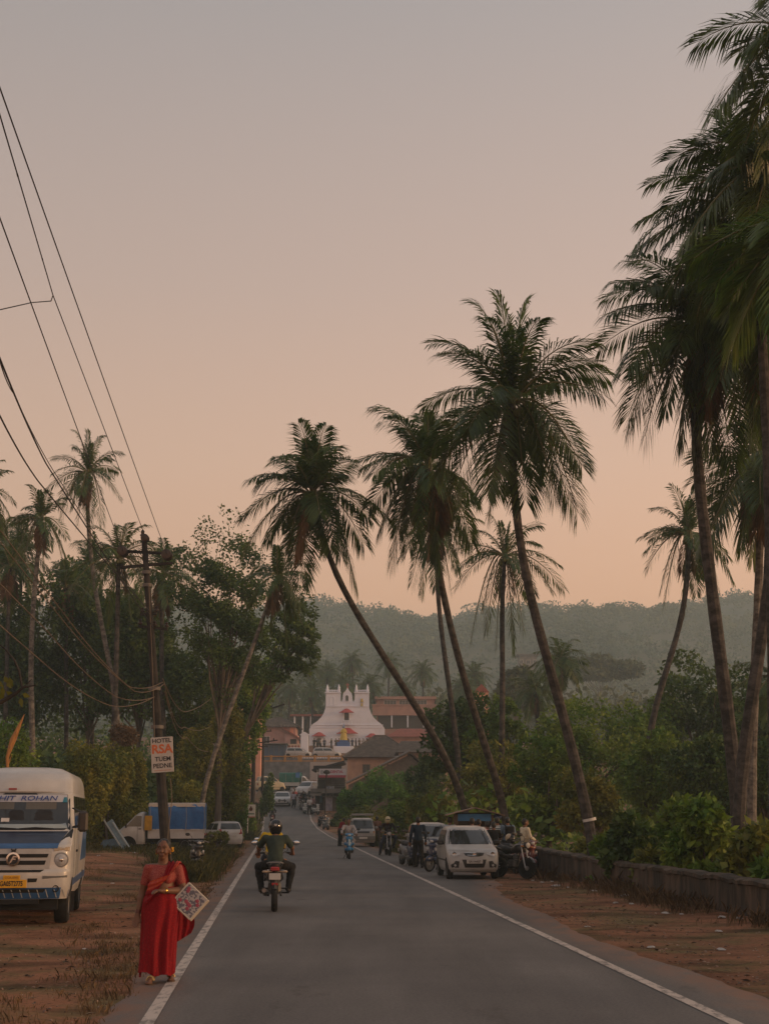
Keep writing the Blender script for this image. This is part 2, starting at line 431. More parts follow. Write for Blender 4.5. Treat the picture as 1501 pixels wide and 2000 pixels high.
for fx in (XL, XR):
    v, f = line(fx, .13)
    tag(link('road_marking', mesh_np('road_marking', v, f, wp)), 'thin white edge line painted along the %s side of the asphalt' % ('bus' if fx is XL else 'low wall'), 'road marking', kind='structure')
# hazy hills behind the village
def ridge(x):
    px = 750.5 + x * 2813 / 950.0
    py = float(np.interp(px, [-800, 200, 560, 640, 700, 770, 830, 880, 950, 1080, 1160, 1250, 1290, 1350, 1420, 1500, 2600], [1215, 1205, 1212, 1190, 1199, 1198, 1217, 1212, 1198, 1199, 1206, 1203, 1192, 1188, 1174, 1182, 1230]))
    return EYE + (1590 - py) / 2813.0 * 950 * 1.01 - 5
def hz(x, y):
    t = sstep(420, 950, y)
    z = 22 + (ridge(x) - 22) * t
    z += (7 * math.sin(x * .021 + y * .013) * math.sin(y * .017 - x * .008) + 4 * math.sin(x * .05 + 1.3) * math.sin(y * .04)) * (t * (1 - t) * 3.4)
    return z - max(0, y - 950) * .12
hx = np.linspace(-700, 700, 90); hy = np.linspace(400, 1150, 50)
V = [(x, y, hz(x, y)) for y in hy for x in hx]
ii = np.arange(len(V)).reshape(len(hy), len(hx))
F = np.stack([ii[:-1, :-1], ii[:-1, 1:], ii[1:, 1:], ii[1:, :-1]], -1).reshape(-1, 4)
hillm = mat('hill_soil', (.05, .06, .025), .95, rgb2=(.14, .11, .06), scale=.02)
tag(link('hill', mesh_np('hill', V, F, hillm, True)), 'low wooded hill ridge behind the village, fading in the haze', 'hill', kind='structure')

# ------------------------------------------------------------------ foliage
leaf_dark = mat('leaf_dark', (.038, .088, .019), .55, rgb2=(.110, .172, .030), scale=.5, island=.35, trans=.3)
leaf_mid = mat('leaf_mid', (.075, .165, .016), .55, rgb2=(.215, .285, .034), scale=.6, island=.35, trans=.35)
leaf_olive = mat('leaf_olive', (.100, .140, .020), .6, rgb2=(.26, .24, .038), scale=.9, island=.4, trans=.35)
leaf_bright = mat('leaf_bright', (.06, .17, .022), .5, rgb2=(.15, .29, .040), scale=.8, island=.3, trans=.4)
leaf_brown = mat('leaf_brown', (.11, .075, .045), .8, rgb2=(.19, .12, .065), scale=.9, island=.35, trans=.2)
leaf_forest = mat('leaf_forest', (.05, .075, .026), .8, rgb2=(.12, .13, .05), scale=.009, island=.25)
bark = mat('bark', (.07, .055, .045), .9, rgb2=(.16, .135, .11), scale=3, bump=.6, stretch=(1, 1, .3))
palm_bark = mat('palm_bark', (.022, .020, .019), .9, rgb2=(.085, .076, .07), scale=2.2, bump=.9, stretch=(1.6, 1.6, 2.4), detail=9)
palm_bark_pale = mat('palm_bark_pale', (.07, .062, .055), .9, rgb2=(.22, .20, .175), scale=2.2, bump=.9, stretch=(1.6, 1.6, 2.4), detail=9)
palm_green = mat('palm_leaf', (.044, .090, .015), .40, rgb2=(.115, .165, .024), scale=.7, island=.3, trans=.42, spec=.6)
palm_yellow = mat('palm_leaf_yellow', (.055, .135, .016), .45, rgb2=(.14, .19, .028), scale=.8, island=.3, trans=.5)
palm_dry = mat('palm_leaf_dry', (.16, .085, .035), .7, rgb2=(.28, .16, .07), scale=1.2, island=.35, trans=.3)
palm_rib = mat('palm_rib', (.14, .13, .05), .5, var=.3)
coco = mat('coconut_husk', (.10, .11, .03), .5, var=.4)

def quads_from(P, U, Vv, L, w):
    """leaf diamonds from base P along U (length L), half width w along Vv"""
    n = len(P); L = np.broadcast_to(L, (n,))[:, None]; w = np.broadcast_to(w, (n,))[:, None]
    nrm = np.cross(U, Vv)
    A = P; B = P + U * L * .45 + Vv * w + nrm * L * .08; C = P + U * L - nrm * L * .10; D = P + U * L * .45 - Vv * w + nrm * L * .08
    V = np.stack([A, B, C, D], 1).reshape(-1, 3)
    return V, np.arange(4 * n).reshape(n, 4)
def unit(a): return a / np.maximum(1e-9, np.linalg.norm(a, axis=-1, keepdims=True))
def leaf_cloud(lobes, n, L, w, rng, shell=.55, gap=.0):
    c = np.array([l[0] for l in lobes], float); r = np.array([np.broadcast_to(l[1], 3) for l in lobes], float)
    wt = r.prod(1) ** (2 / 3); k = rng.choice(len(lobes), n, p=wt / wt.sum())
    d = unit(rng.normal(size=(n, 3)))
    rad = shell + (1.05 - shell) * rng.random(n) ** .6
    P = c[k] + d * r[k] * rad[:, None]
    if gap > 0:
        f = 2.2 / np.mean(r)
        q = np.sin(P[:, 0] * f * 1.7 + 1) * np.sin(P[:, 1] * f * 1.9 + 2) + np.sin(P[:, 2] * f * 2.1 + P[:, 0] * f) * .7
        keep = q > np.quantile(q, gap); P, d = P[keep], d[keep]
    n = len(P)
    U = unit(d * .6 + rng.normal(size=(n, 3)) * .7 + np.array([0, 0, -.35]))
    T = unit(np.cross(U, rng.normal(size=(n, 3))))
    return quads_from(P, U, T, L * rng.uniform(.6, 1.3, n), w * rng.uniform(.6, 1.2, n))
_crowns = {}
def crown_data(kind, seed, rx, rz, n, L, w, m, nl=12, gap=.25):
    """a crown of lobes inside an ellipsoid; returns (mesh, lobes)"""
    key = (kind, seed, rx, rz, n, m.name)
    if key not in _crowns:
        rng = np.random.default_rng(seed); lobes = []
        for i in range(nl):
            d = unit(rng.normal(size=3)); d[2] = d[2] * .9 + .1
            p = d * np.array([rx, rx, rz]) * rng.uniform(.35, .78)
            lobes.append((p, np.array([rx, rx, rz]) * rng.uniform(.26, .44)))
        V, F = leaf_cloud(lobes, int(n * 1.9), L, w, rng, gap=min(.6, gap * 1.15))
        _crowns[key] = (mesh_np('crown', V, F, m), lobes)
    return _crowns[key]
def limbs(mb, base, lobes, r0, rng, c, fork=.45):
    """trunk with a bend and limbs reaching into each lobe"""
    base = Vector(base); c = Vector(c); top = base.lerp(c, fork)
    mid = base.lerp(top, .5) + Vector((rng.uniform(-.2, .2), rng.uniform(-.2, .2), 0))
    mb.tube([base, mid, top, top.lerp(c, .6)], [r0 * 1.25, r0, r0 * .8, r0 * .45], 9)
    for p, r in lobes:
        e = c + Vector(p); s = top.lerp(c, rng.uniform(0, .5))
        m_ = s.lerp(e, .5) + Vector((rng.uniform(-.3, .3), rng.uniform(-.3, .3), rng.uniform(-.1, .4)))
        mb.tube([s, m_, e], [r0 * .42, r0 * .25, r0 * .08], 6)
def tree(name, label, x, y, top, rx, rz, m, n=5000, L=.22, w=.07, seed=1, nl=12, gap=.25, r0=.18, group='trees along the road', base=None, bark_m=None, cat='tree', foot=0.0):
    z0 = H(x, y) if base is None else base
    t = thing(name, label, cat, (x, y, z0), group=group)
    me, lobes = crown_data(name, seed, rx, rz, n, L, w, m, nl, gap)
    c = (0, 0, top - z0 - rz)
    link('crown', me, t, c)
    b = MB(); limbs(b, (foot, 0, -.3), lobes, r0, np.random.default_rng(seed), c); b.build('trunk', bark_m or bark, t)
    return t
def bush(label, x, y, rx, rz, m, n=2500, L=.16, w=.06, seed=1, nl=9, gap=.15, group='bushes along the road', name='bush', z=None, cat='bush'):
    z0 = (H(x, y) if z is None else z)
    t = thing(name, label, cat, (x, y, z0), group=group)
    me, lobes = crown_data(name, seed, rx, rz, n, L, w, m, nl, gap)
    link('leaves', me, t, (0, 0, rz * .72))
    b = MB(); r = np.random.default_rng(seed)
    for p, q in lobes[:7]:
        b.tube([(r.uniform(-.2, .2), r.uniform(-.2, .2), -.1), (p[0] * .4, p[1] * .4, rz * .5), (p[0], p[1], p[2] + rz * .72)], [.045, .03, .012], 5)
    b.build('stem', bark, t)
    return t

def frond_np(pts, Ll, nl, rng, twist=0.0, droop=.5, wid=.024):
    """one coconut frond: rachis polyline -> leaflet diamonds (V,F) + rib strip (V,F)"""
    pts = np.array(pts); m = len(pts)
    seg = np.linalg.norm(np.diff(pts, axis=0), axis=1); s = np.concatenate([[0], np.cumsum(seg)]); s /= s[-1]
    q = np.linspace(.14, .995, nl)
    P = np.stack([np.interp(q, s, pts[:, i]) for i in range(3)], 1)
    T = unit(np.stack([np.interp(q, s, np.gradient(pts[:, i], s)) for i in range(3)], 1))
    chord = pts[-1] - pts[0]; hor = np.array([chord[1], -chord[0], 0.0])
    if np.linalg.norm(hor) < .2: hor = rng.normal(size=3); hor[2] = 0
    hor = unit(hor)
    Vs, Fs, o = [], [], 0
    for sg in (-1, 1):
        S = unit(hor - T * (T @ hor)[:, None]); Nn = unit(np.cross(S, T)); Nn *= np.sign(Nn[:, 2:3] + 1e-6)
        a = twist + rng.normal(0, .12, nl)
        side = unit(S * (sg * np.cos(a))[:, None] + Nn * (np.sin(a) * sg)[:, None])
        lean = np.interp(q, [0, .5, 1], [.35, .6, 1.6])
        d = unit(side + T * lean[:, None] + rng.normal(0, .07, (nl, 3)))
        L = Ll * np.interp(q, [.14, .3, .6, .85, 1], [.55, .95, 1, .86, .55]) * rng.uniform(.85, 1.1, nl)
        mid = P + d * (L * .5)[:, None]; tip = P + d * (L * .86)[:, None] + np.array([0, 0, -1.0]) * (L * droop * rng.uniform(.6, 1.3, nl))[:, None]
        wv = unit(np.cross(d, Nn) * .8 + T * .4) * (wid * rng.uniform(.8, 1.2, nl))[:, None]
        mid = mid + np.array([0, 0, -1.0]) * (L * droop * .18)[:, None]
        V = np.stack([P, mid + wv, tip, mid - wv], 1).reshape(-1, 3)
        Vs.append(V); Fs.append(np.arange(len(V)).reshape(-1, 4) + o); o += len(V)
    rib = MB(); rib.tube([tuple(p) for p in pts], list(np.interp(s, [0, 1], [.045, .008])), 4, caps=False)
    return np.concatenate(Vs), np.concatenate(Fs), np.array(rib.v), np.array(rib.f)
def bez(p0, p1, p2, n=11):
    t = np.linspace(0, 1, n)[:, None]
    return (1 - t) ** 2 * p0 + 2 * t * (1 - t) * p1 + t * t * p2
def palm_crown(parent, c, fronds, rng, Ll=.85, nl=46, leaf=None, wid=.024, coconuts=True, name='crown', dry=()):
    """fronds: list of (tip vector, rise) relative to the crown's heart c"""
    def make(lst, nm, m, droop):
        Vs, Fs, mi, o = [], [], [], 0
        for tip, rise in lst:
            tip = np.array(tip, float); ln = np.linalg.norm(tip)
            hor = np.array([tip[0], tip[1], 0]); p1 = hor * .42 + np.array([0, 0, max(tip[2], 0) * .62 + rise * ln])
            pts = bez(np.zeros(3), p1, tip)
            v, f, rv, rf = frond_np(pts, Ll * min(1.15, .45 + ln / 5.5), nl, rng, rng.uniform(-.55, .55), droop * rng.uniform(.6, 1.4), wid)
            Vs += [v, rv]; Fs += [f + o, rf + o + len(v)]; mi += [0] * len(f) + [1] * len(rf); o += len(v) + len(rv)
        if Vs: link(nm, mesh_np(nm, np.concatenate(Vs), np.concatenate(Fs), [m, palm_rib if nm == 'crown' else m], False, mi), parent, c)
    make(fronds, name, leaf or palm_green, .33)
    make(dry, 'dry_fronds', palm_dry, .6)
    if coconuts:
        b = MB()
        for i in range(7):
            a = rng.uniform(0, 2 * PI); b.ball((.24 * math.cos(a), .24 * math.sin(a), -.25 + rng.uniform(-.15, .12)), (.12, .12, .15), n=8)
        b.build('coconut_bunch', coco, parent, c)
def auto_fronds(rng, n, L, up=.95, low=-.95):
    out = []
    for i in range(n):
        el = math.asin(np.clip(up - (up - low) * (i + .5) / n, -1, 1)); az = i * 2.39996 + rng.uniform(-.3, .3)
        l = L * rng.uniform(.85, 1.1) * (.8 if el > 1.0 else 1)
        droop = .25 * (1 - abs(math.sin(el)))
        tip = np.array([math.cos(el) * math.cos(az), math.cos(el) * math.sin(az), math.sin(el) - droop]) * l * .86
        out.append((tip, .28 * (1 - max(0, -math.sin(el))) + .04))
    return out
def palm(label, d, crown_px, trunk_px, tips=(), L=3.6, d0=None, r0=.2, seed=1, bark_m=None, n_auto=0, n_dry=3, Ll=.85, nl=46, wid=.024, leaf=None, group='coconut palms beside the road', name='coconut_palm', extra=None, zb=None, coconuts=True):
    """trunk_px: photo pixels base -> top; tips: frond tips as pixel offsets from the crown heart, given real depth"""
    rng = np.random.default_rng(seed); d0 = d if d0 is None else d0
    n = len(trunk_px)
    pts = [W(px, py, d0 + (d - d0) * i / max(1, n)) for i, (px, py) in enumerate(trunk_px)] + [W(*crown_px, d)]
    g = H(pts[0].x, pts[0].y)
    if zb is None: pts.insert(0, Vector((pts[0].x + (pts[0].x - pts[1].x) * .05, pts[0].y, g - .3))) if pts[0].z > g - .2 else None
    base = pts[0].copy(); base.z = max(base.z, g)
    t = thing(name, label, 'palm tree', base, group=group)
    P = np.array([p - base for p in pts]); s = np.linspace(0, 1, len(P)); q = np.linspace(0, 1, 26)
    # smooth the polyline
    Q = np.stack([np.interp(q, s, P[:, i]) for i in range(3)], 1)
    for _ in range(8): Q[1:-1] = Q[1:-1] * .5 + (Q[:-2] + Q[2:]) * .25
    rad = r0 * .84 * np.interp(q, [0, .05, .15, .6, 1], [1.55, 1.2, 1.0, .82, .66]) * (1 + .05 * np.sin(np.arange(26) * 2.3))
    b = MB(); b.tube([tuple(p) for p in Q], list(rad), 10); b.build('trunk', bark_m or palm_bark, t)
    sc_ = 2813.0 / d; fr = []
    for tp in tips:
        dx, dz = tp[0] / sc_, -tp[1] / sc_
        lim = (L * .84) ** 2 - dx * dx - dz * dz
        dy = math.sqrt(lim) * (1 if rng.random() < .5 else -1) * rng.uniform(.6, 1) if lim > .05 else rng.uniform(-.4, .4)
        rise = tp[2] if len(tp) > 2 else (.32 if dz > -.3 * abs(dx) else .22 if abs(dx) > .3 * abs(dz) else .10)
        fr.append(((dx, dy, dz), rise))
    fr += auto_fronds(rng, n_auto, L)
    # spear leaves at the heart
    for i in range(3): fr.append(((rng.uniform(-.3, .3), rng.uniform(-.3, .3), L * .6), .05))
    dry = [((rng.uniform(-.5, .5), rng.uniform(-.5, .5), -L * rng.uniform(.45, .65)), .02) for _ in range(n_dry)]
    palm_crown(t, tuple(Q[-1]), fr, rng, Ll, nl, leaf, wid, coconuts, dry=dry)
    return t
# ------------------------------------------------------------------ palms
PK = dict(nl=70, Ll=1.12, wid=.030)
PALM_F = [(-145,38),(-140,120),(-95,80),(-100,-12),(-85,-95),(-60,-60),(-28,-140),(5,-115),(30,-130),(55,-75),(95,-40),(118,30),(105,90),(60,130),(88,180),(40,120),(-60,170),(-40,100),(-115,-20),(-20,180),(75,-20),(20,60),(-20,40,.35),(-70,40)]
palm('slender palm leaning left across the road, its trunk foot behind the small tin-roofed stall', 52, (610, 968), [(918, 1600), (875, 1480), (800, 1360), (705, 1215), (640, 1100)], PALM_F, L=3.4, r0=.19, seed=11, n_auto=1, n_dry=1, d0=58, **PK)
PALM_G = [(-110,-125),(-85,-85),(-60,-105),(-135,-20),(-120,60),(-100,130),(-60,110),(-40,170),(0,180),(60,170),(90,150),(-10,-140),(30,-120),(60,-95),(120,-60),(100,40),(-150,0),(30,100),(-75,190),(20,200),(-110,30),(-30,60)]
palm('bushy-headed palm leaning left, touching the crown of the tallest middle palm', 50, (835, 915), [(992, 1600), (955, 1480), (905, 1330), (868, 1180), (848, 1070)], PALM_G, L=3.4, r0=.19, seed=12, n_auto=4, n_dry=4, d0=56, **PK)
PALM_H = [(-165,-110),(-150,-80),(-95,-150),(-80,-225),(-30,-230),(38,-235),(50,-150),(-60,-160),(-180,-30),(-160,60),(-150,130),(-120,170),(-60,200),(160,-110),(170,-70),(165,20),(150,110),(130,150),(110,200),(130,230),(80,200),(20,210),(-20,150),(-50,230),(60,110),(40,60,.35),(-60,30),(-100,90)]
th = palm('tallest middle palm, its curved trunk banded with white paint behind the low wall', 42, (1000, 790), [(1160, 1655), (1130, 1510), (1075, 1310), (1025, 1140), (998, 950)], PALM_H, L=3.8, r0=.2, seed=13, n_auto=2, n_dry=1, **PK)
pc = W(1150, 1601, 42) - Vector(th.location)
b = MB(); b.lathe([(.19, -.04), (.20, -.04), (.20, .04), (.19, .04)], n=14); b.build('paint_band', mat('white_band', (.6, .58, .55), .7), th, (pc.x, pc.y, pc.z), (0, R(-11), 0))
palm('short-crowned palm standing alone against the hill between two curving trunks', 72, (985, 1088), [(978, 1590), (980, 1400), (981, 1300), (979, 1190)], [(-100,60),(-95,20),(-70,165),(-45,100),(110,15),(95,70),(118,62),(60,75),(35,150),(-20,180),(15,190),(-60,-60),(-30,-90),(40,-70),(72,-35),(-100,-15),(-40,150)], L=2.9, r0=.2, seed=14, n_auto=4, n_dry=2, nl=44, Ll=.9, wid=.034)
palm('thin palm half hidden behind the bushy-headed one, its crown hanging low', 76, (850, 1035), [(905, 1600), (893, 1460), (878, 1350), (860, 1230), (852, 1130)], [(-75,60),(-50,110),(0,120),(50,90),(92,-20),(75,60),(-80,-10),(30,125),(-30,130),(60,-50),(-50,-50)], L=2.8, r0=.2, seed=15, n_auto=4, n_dry=4, nl=44, Ll=.9, wid=.034)
palm('S-curved palm with a small crown standing clear of the right-hand palm clump', 68, (1345, 1045), [(1253, 1600), (1262, 1430), (1300, 1310), (1332, 1210), (1343, 1120)], [(-100,5),(-68,-60),(-35,-100),(-90,70),(-92,35),(-55,145),(-15,155),(35,145),(85,90),(82,40),(60,-30),(20,-95),(-60,110),(10,120),(50,110),(-40,-20)], L=2.8, r0=.2, seed=16, n_auto=4, n_dry=2, nl=44, Ll=.9, wid=.034)
PALM_K = [(-210,0),(-195,-60),(-185,-105),(-165,215),(-130,235),(-100,200),(-60,250),(-35,280),(-120,-190),(-165,-120),(-30,-160),(60,-140),(120,-90),(150,20),(160,120),(130,200),(90,250),(50,280),(0,250),(-180,120),(-150,170),(-90,90),(30,100),(-110,40,.3),(-140,-40),(-60,-40,.3),(70,40,.35)]
palm('thick ringed palm at the left of the edge clump, trunk curving up behind wall bushes', 38, (1372, 640), [(1442, 1595), (1428, 1450), (1402, 1260), (1380, 1080), (1358, 900), (1356, 790)], PALM_K, L=4.0, r0=.23, seed=17, n_auto=4, n_dry=4, bark_m=palm_bark, **PK)
palm('dark-trunked palm bowing out of the picture at the right edge and back in again', 36, (1492, 575), [(1434, 1600), (1455, 1430), (1490, 1230), (1509, 1100), (1498, 900), (1491, 760)], [(-180,60),(-150,150),(-120,210),(-80,260),(-40,290),(0,280),(60,220),(-190,-40),(-160,-110),(-90,-170),(-20,-180),(60,-160),(120,-60),(140,60),(-110,100),(-60,140),(-20,200),(100,180)], L=3.9, r0=.2, seed=18, n_auto=6, n_dry=4, **PK)
palm('palm with hanging yellowed fronds under the right-hand clump, pale straight trunk', 46, (1487, 915), [(1464, 1590), (1472, 1330), (1482, 1100), (1485, 1000)], [(-105,-60),(-125,60),(-100,130),(-60,170),(-20,180),(30,150),(-115,0),(60,-80),(-40,-120),(90,60),(-80,90),(-40,100),(10,120),(-70,40)], L=3.6, r0=.19, seed=19, n_auto=5, n_dry=5, bark_m=palm_bark_pale, **PK)
palm('tall palm just outside the right edge, its long fronds reaching in above the clump', 31, (1545, 335), [(1640, 1700), (1625, 1300), (1590, 800), (1560, 500)], [(-235,15),(-175,-120),(-180,-45),(-150,100),(-130,180),(-190,60),(-110,-170),(-60,-200),(40,-180),(120,-80),(-90,230),(-20,240),(60,200),(130,100),(-120,40),(-150,20)], L=3.9, r0=.2, seed=20, n_auto=6, n_dry=2, nl=70, Ll=1.2, wid=.030)
palm('topmost palm at the upper right corner, only its left fronds in the picture', 28, (1600, 95), [(1700, 1750), (1690, 1200), (1640, 500), (1610, 250)], [(-150,-30),(-215,140),(-170,20),(-130,-90),(-190,90),(-140,170),(-60,-200),(60,-180),(-100,210),(100,100),(20,220),(-110,60)], L=3.6, r0=.2, seed=21, n_auto=6, n_dry=1, nl=70, Ll=1.2, wid=.030)
palm('full-crowned palm filling the middle of the right-hand clump, its trunk mostly hidden', 34, (1470, 425), [(1512, 1640), (1510, 1300), (1500, 900), (1484, 600)], [(-220,20),(-200,90),(-150,-110),(-90,-170),(-180,150),(-120,210),(-20,-180),(60,-150),(120,-40),(-60,240),(0,250),(80,180),(-140,60),(-215,-40)], L=3.7, r0=.19, seed=33, n_auto=8, n_dry=3, **PK)
palm('close yellow-green palm at the right edge, sunlit drooping fronds', 25, (1600, 455), [(1720, 1800), (1700, 1300), (1650, 800), (1610, 560)], [(-155,95),(-165,20),(-140,170),(-110,240),(-80,290),(-150,60),(-60,-120),(60,100),(100,200),(-120,130),(-100,-60)], L=3.2, r0=.18, seed=22, n_auto=4, n_dry=0, nl=70, Ll=1.15, wid=.030, leaf=palm_yellow)
palm('pale palm low at the right edge beneath the clump', 62, (1520, 1330), [(1525, 1600), (1522, 1450)], [(-60,30),(-45,-30),(-40,80),(-65,0),(-20,-60),(40,60),(50,-20),(-30,60)], L=2.6, r0=.16, seed=23, n_auto=6, n_dry=0, nl=40, Ll=.85, wid=.034)
palm('palm leaning right in front of the big leafy tree, lower trunk wrapped in creepers', 70, (542, 1130), [(390, 1560), (425, 1450), (470, 1330), (505, 1230), (528, 1170)], [(-62,60),(50,62),(48,90),(-30,110),(-75,10),(72,10),(20,130),(-50,-30),(60,-40),(0,-60),(-10,100),(30,70)], L=2.7, r0=.15, seed=24, n_auto=4, n_dry=3, nl=44, Ll=.9, wid=.034, bark_m=palm_bark_pale)
palm('tall thin palm standing clear of the left-hand trees beneath the power lines', 82, (172, 925), [(236, 1450), (222, 1330), (200, 1230), (182, 1130), (170, 1010)], [(-75,-35),(-40,-65),(-30,-88),(-3,-88),(30,-75),(38,-40),(-87,35),(-60,65),(-50,95),(-25,75),(70,52),(58,20),(35,105),(8,95),(-15,110),(50,-20),(-60,10)], L=2.9, r0=.19, seed=25, n_auto=3, n_dry=3, nl=42, Ll=.85, wid=.030, bark_m=palm_bark_pale)
palm('palm with a ragged crown left of the tall thin one, pale straight trunk', 80, (80, 1015), [(66, 1480), (60, 1340), (62, 1220), (72, 1110)], [(-60,-5),(-75,40),(-50,80),(-20,-65),(25,-50),(52,-25),(60,42),(45,82),(10,100),(-30,90),(-45,-35),(30,60)], L=2.7, r0=.2, seed=26, n_auto=4, n_dry=3, nl=42, Ll=.85, wid=.030, bark_m=palm_bark_pale)
palm('palm cut off by the left edge above the minibus', 78, (-32, 965), [(-40, 1480), (-38, 1200)], [(40,-45),(65,60),(50,90),(30,-75),(70,20),(-40,40),(-60,0),(0,100),(-30,-60)], L=2.6, r0=.19, seed=27, n_auto=4, n_dry=2, nl=42, Ll=.85, wid=.030)
palm('leafy green palm right behind the leaning power pole', 74, (232, 1092), [(222, 1450), (228, 1280)], [(-90,-30),(-100,30),(-60,-70),(-5,-78),(32,-65),(90,-20),(100,30),(70,85),(-70,90),(-20,125),(30,120),(60,-45),(-30,60)], L=3.0, r0=.2, seed=28, n_auto=6, n_dry=2, nl=44, Ll=.9, wid=.030)
palm('dark palm deep in the left-hand trees below the ragged one', 92, (20, 1110), [(10, 1480), (14, 1280)], [(-60,0),(60,10),(40,-50),(-30,-60),(50,60),(-40,70),(0,90)], L=3.0, r0=.2, seed=29, n_auto=10, n_dry=3, nl=40, Ll=.9, wid=.04)
palm('dark palm deep in the left-hand trees between two pale trunks', 95, (128, 1150), [(130, 1480), (130, 1290)], [(-60,0),(60,10),(40,-50),(-30,-60),(50,60),(-40,70),(0,90)], L=3.1, r0=.2, seed=30, n_auto=10, n_dry=3, nl=40, Ll=.9, wid=.04)
for i, (lab, px, py, d) in enumerate([('shaggy dark palm between the leaning power pole and the airy tree', 318, 1125, 88), ('full dark palm low behind the ragged-crowned palm', 42, 1080, 100), ('full dark palm behind the trunk of the tall thin one', 178, 1112, 100), ('dark palm at the left edge just above the grove', -8, 1062, 97)]):
    palm(lab, d, (px, py), [(px + 4, 1480), (px - 3, 1290)], [(-60,0),(62,10),(42,-52),(-34,-62),(50,60),(-40,70),(4,-70)], L=3.3, r0=.2, seed=80 + i, n_auto=12, n_dry=3, nl=40, Ll=1.0, wid=.04)
# palms behind the church: three crowns built once, copied with their trunks
BG = [(603,1305,262,'over the pink house'),(568,1345,255,'behind the long veranda roof'),(545,1322,290,'nearest the black pole line'),(640,1312,285,'behind the left bell tower'),(688,1292,300,'tallest, behind the church cross'),(672,1335,262,'low, just behind the church gable'),(722,1338,268,'beside the right bell tower'),(760,1296,290,'between church and salmon building'),(785,1345,300,'behind the roof of the salmon building'),(824,1312,275,'framed between the slanting trunks'),(925,1318,240,'between two leaning trunks'),(905,1345,225,'low, beside the bare thin trunk'),(1092,1292,120,'with open pale fronds by the tallest trunk'),(1045,1350,125,'with drooping fronds, left of the open pale one'),(610,1350,245,'low, left of the bell towers'),(515,1350,270,'half behind the creeper tree')]
protos = []
for i, (px, py, d, lab) in enumerate(BG):
    c = W(px, py, d); g = H(c.x, c.y)
    if len(protos) < 4:
        rng = np.random.default_rng(70 + i)
        t = thing('coconut_palm', '', 'palm tree', (c.x, c.y, g), group='hazy coconut palms behind the village')
        palm_crown(t, (0, 0, c.z - g), auto_fronds(rng, 26, 3.9 if d > 200 else 3.2, .97, -.98), rng, 1.1, 26, palm_green, .07, False, dry=[((.3, .2, -2.2), .02), ((-.4, .1, -2.4), .02)])
        b = MB(); b.tube([(rng.uniform(-1, 1), 0, -1), (rng.uniform(-.4, .4), 0, (c.z - g) * .5), (0, 0, c.z - g)], [.28, .2, .17], 8); b.build('trunk', palm_bark, t)
        protos.append((t, c.z - g))
    else:
        src, h0 = protos[i % len(protos)]
        t = src.copy(); COL.objects.link(t); t.location = (c.x, c.y, g); s = (c.z - g) / h0
        t.rotation_euler = (0, 0, i * 1.7)
        for ch in src.children:
            k = ch.copy(); COL.objects.link(k); k.parent = t
            if ch.name.startswith('trunk'): k.scale = (1, 1, s)
            else: k.location = (0, 0, c.z - g); k.scale = (.8 if d < 150 else 1,) * 3
    t['label'] = 'hazy palm ' + lab
# ------------------------------------------------------------------ broad-leaved trees
def ptree(name, label, px, d, top_py, w_px, h_px, m, **k):
    s = 2813.0 / d; x = X(px, d); z = W(px, top_py, d).z
    return tree(name, label, x, d, z, w_px / s / 2, h_px / s / 2, m, **k)
LT, RT = 'trees in the dark grove beyond the minibus', 'trees in the green valley beyond the low wall'
ptree('leafy_tree', 'big small-leaved tree with an airy top right of the leaning power pole', 425, 80, 1030, 270, 400, leaf_dark, n=21000, L=.20, w=.065, seed=1, nl=30, gap=.42, group=LT)
ptree('leafy_tree', 'small-leaved tree spreading right over the road towards the hill', 552, 86, 1145, 150, 235, leaf_dark, n=8000, L=.21, w=.07, seed=2, nl=20, gap=.42, group=LT, foot=-5.2)
ptree('dark_tree', 'dark dense tree closing the gap under the leafy palm by the pole', 265, 92, 1112, 240, 370, leaf_dark, n=9000, L=.3, w=.1, seed=3, nl=16, gap=.12, group=LT)
ptree('dark_tree', 'dark dense tree behind the trunk of the tall thin palm', 165, 98, 1090, 240, 400, leaf_dark, n=9000, L=.3, w=.1, seed=4, nl=16, gap=.12, group=LT)
ptree('dark_tree', 'dark dense tree at the left edge above the minibus roof', 30, 96, 1068, 240, 420, leaf_dark, n=9000, L=.3, w=.1, seed=5, nl=16, gap=.12, group=LT)
ptree('dark_tree', 'dark low tree between the power pole and the creeper column', 345, 90, 1270, 200, 280, leaf_dark, n=7000, L=.28, w=.09, seed=6, nl=14, gap=.12, group=LT)
ptree('leafy_tree', 'low dark tree filling the space under the big airy tree', 470, 96, 1250, 150, 260, leaf_mid, n=6000, L=.26, w=.09, seed=7, nl=12, gap=.2, group=LT)
LBG = 'creeper-covered bushes behind the minibus'
def pbush(label, px, d, top_py, w_px, h_px, m, **k):
    s = 2813.0 / d; x = X(px, d); rz = h_px / s / 2
    z = W(px, top_py, d).z - rz * 1.72
    return bush(label, x, d, w_px / s / 2, rz, m, z=z, **k)
pbush('olive bush peeping over the minibus roof at the left edge', 15, 58, 1425, 150, 200, leaf_mid, n=3500, L=.17, w=.06, seed=1, group=LBG)
pbush('rounded olive bush just right of the minibus roof', 135, 60, 1448, 170, 220, leaf_olive, n=4000, L=.16, w=.055, seed=2, group=LBG)
pbush('tall brownish creeper mound beside the power pole sign', 245, 68, 1400, 130, 260, leaf_olive, n=5000, L=.16, w=.055, seed=3, group=LBG)
pbush('creeper mound with dry brown top behind the tarpaulin truck', 205, 64, 1430, 140, 240, leaf_olive, n=5000, L=.16, w=.055, seed=4, group=LBG)
pbush('dry brown creeper clump on top of the mound', 240, 67, 1393, 75, 70, leaf_brown, n=1500, L=.14, w=.04, seed=5, group=LBG)
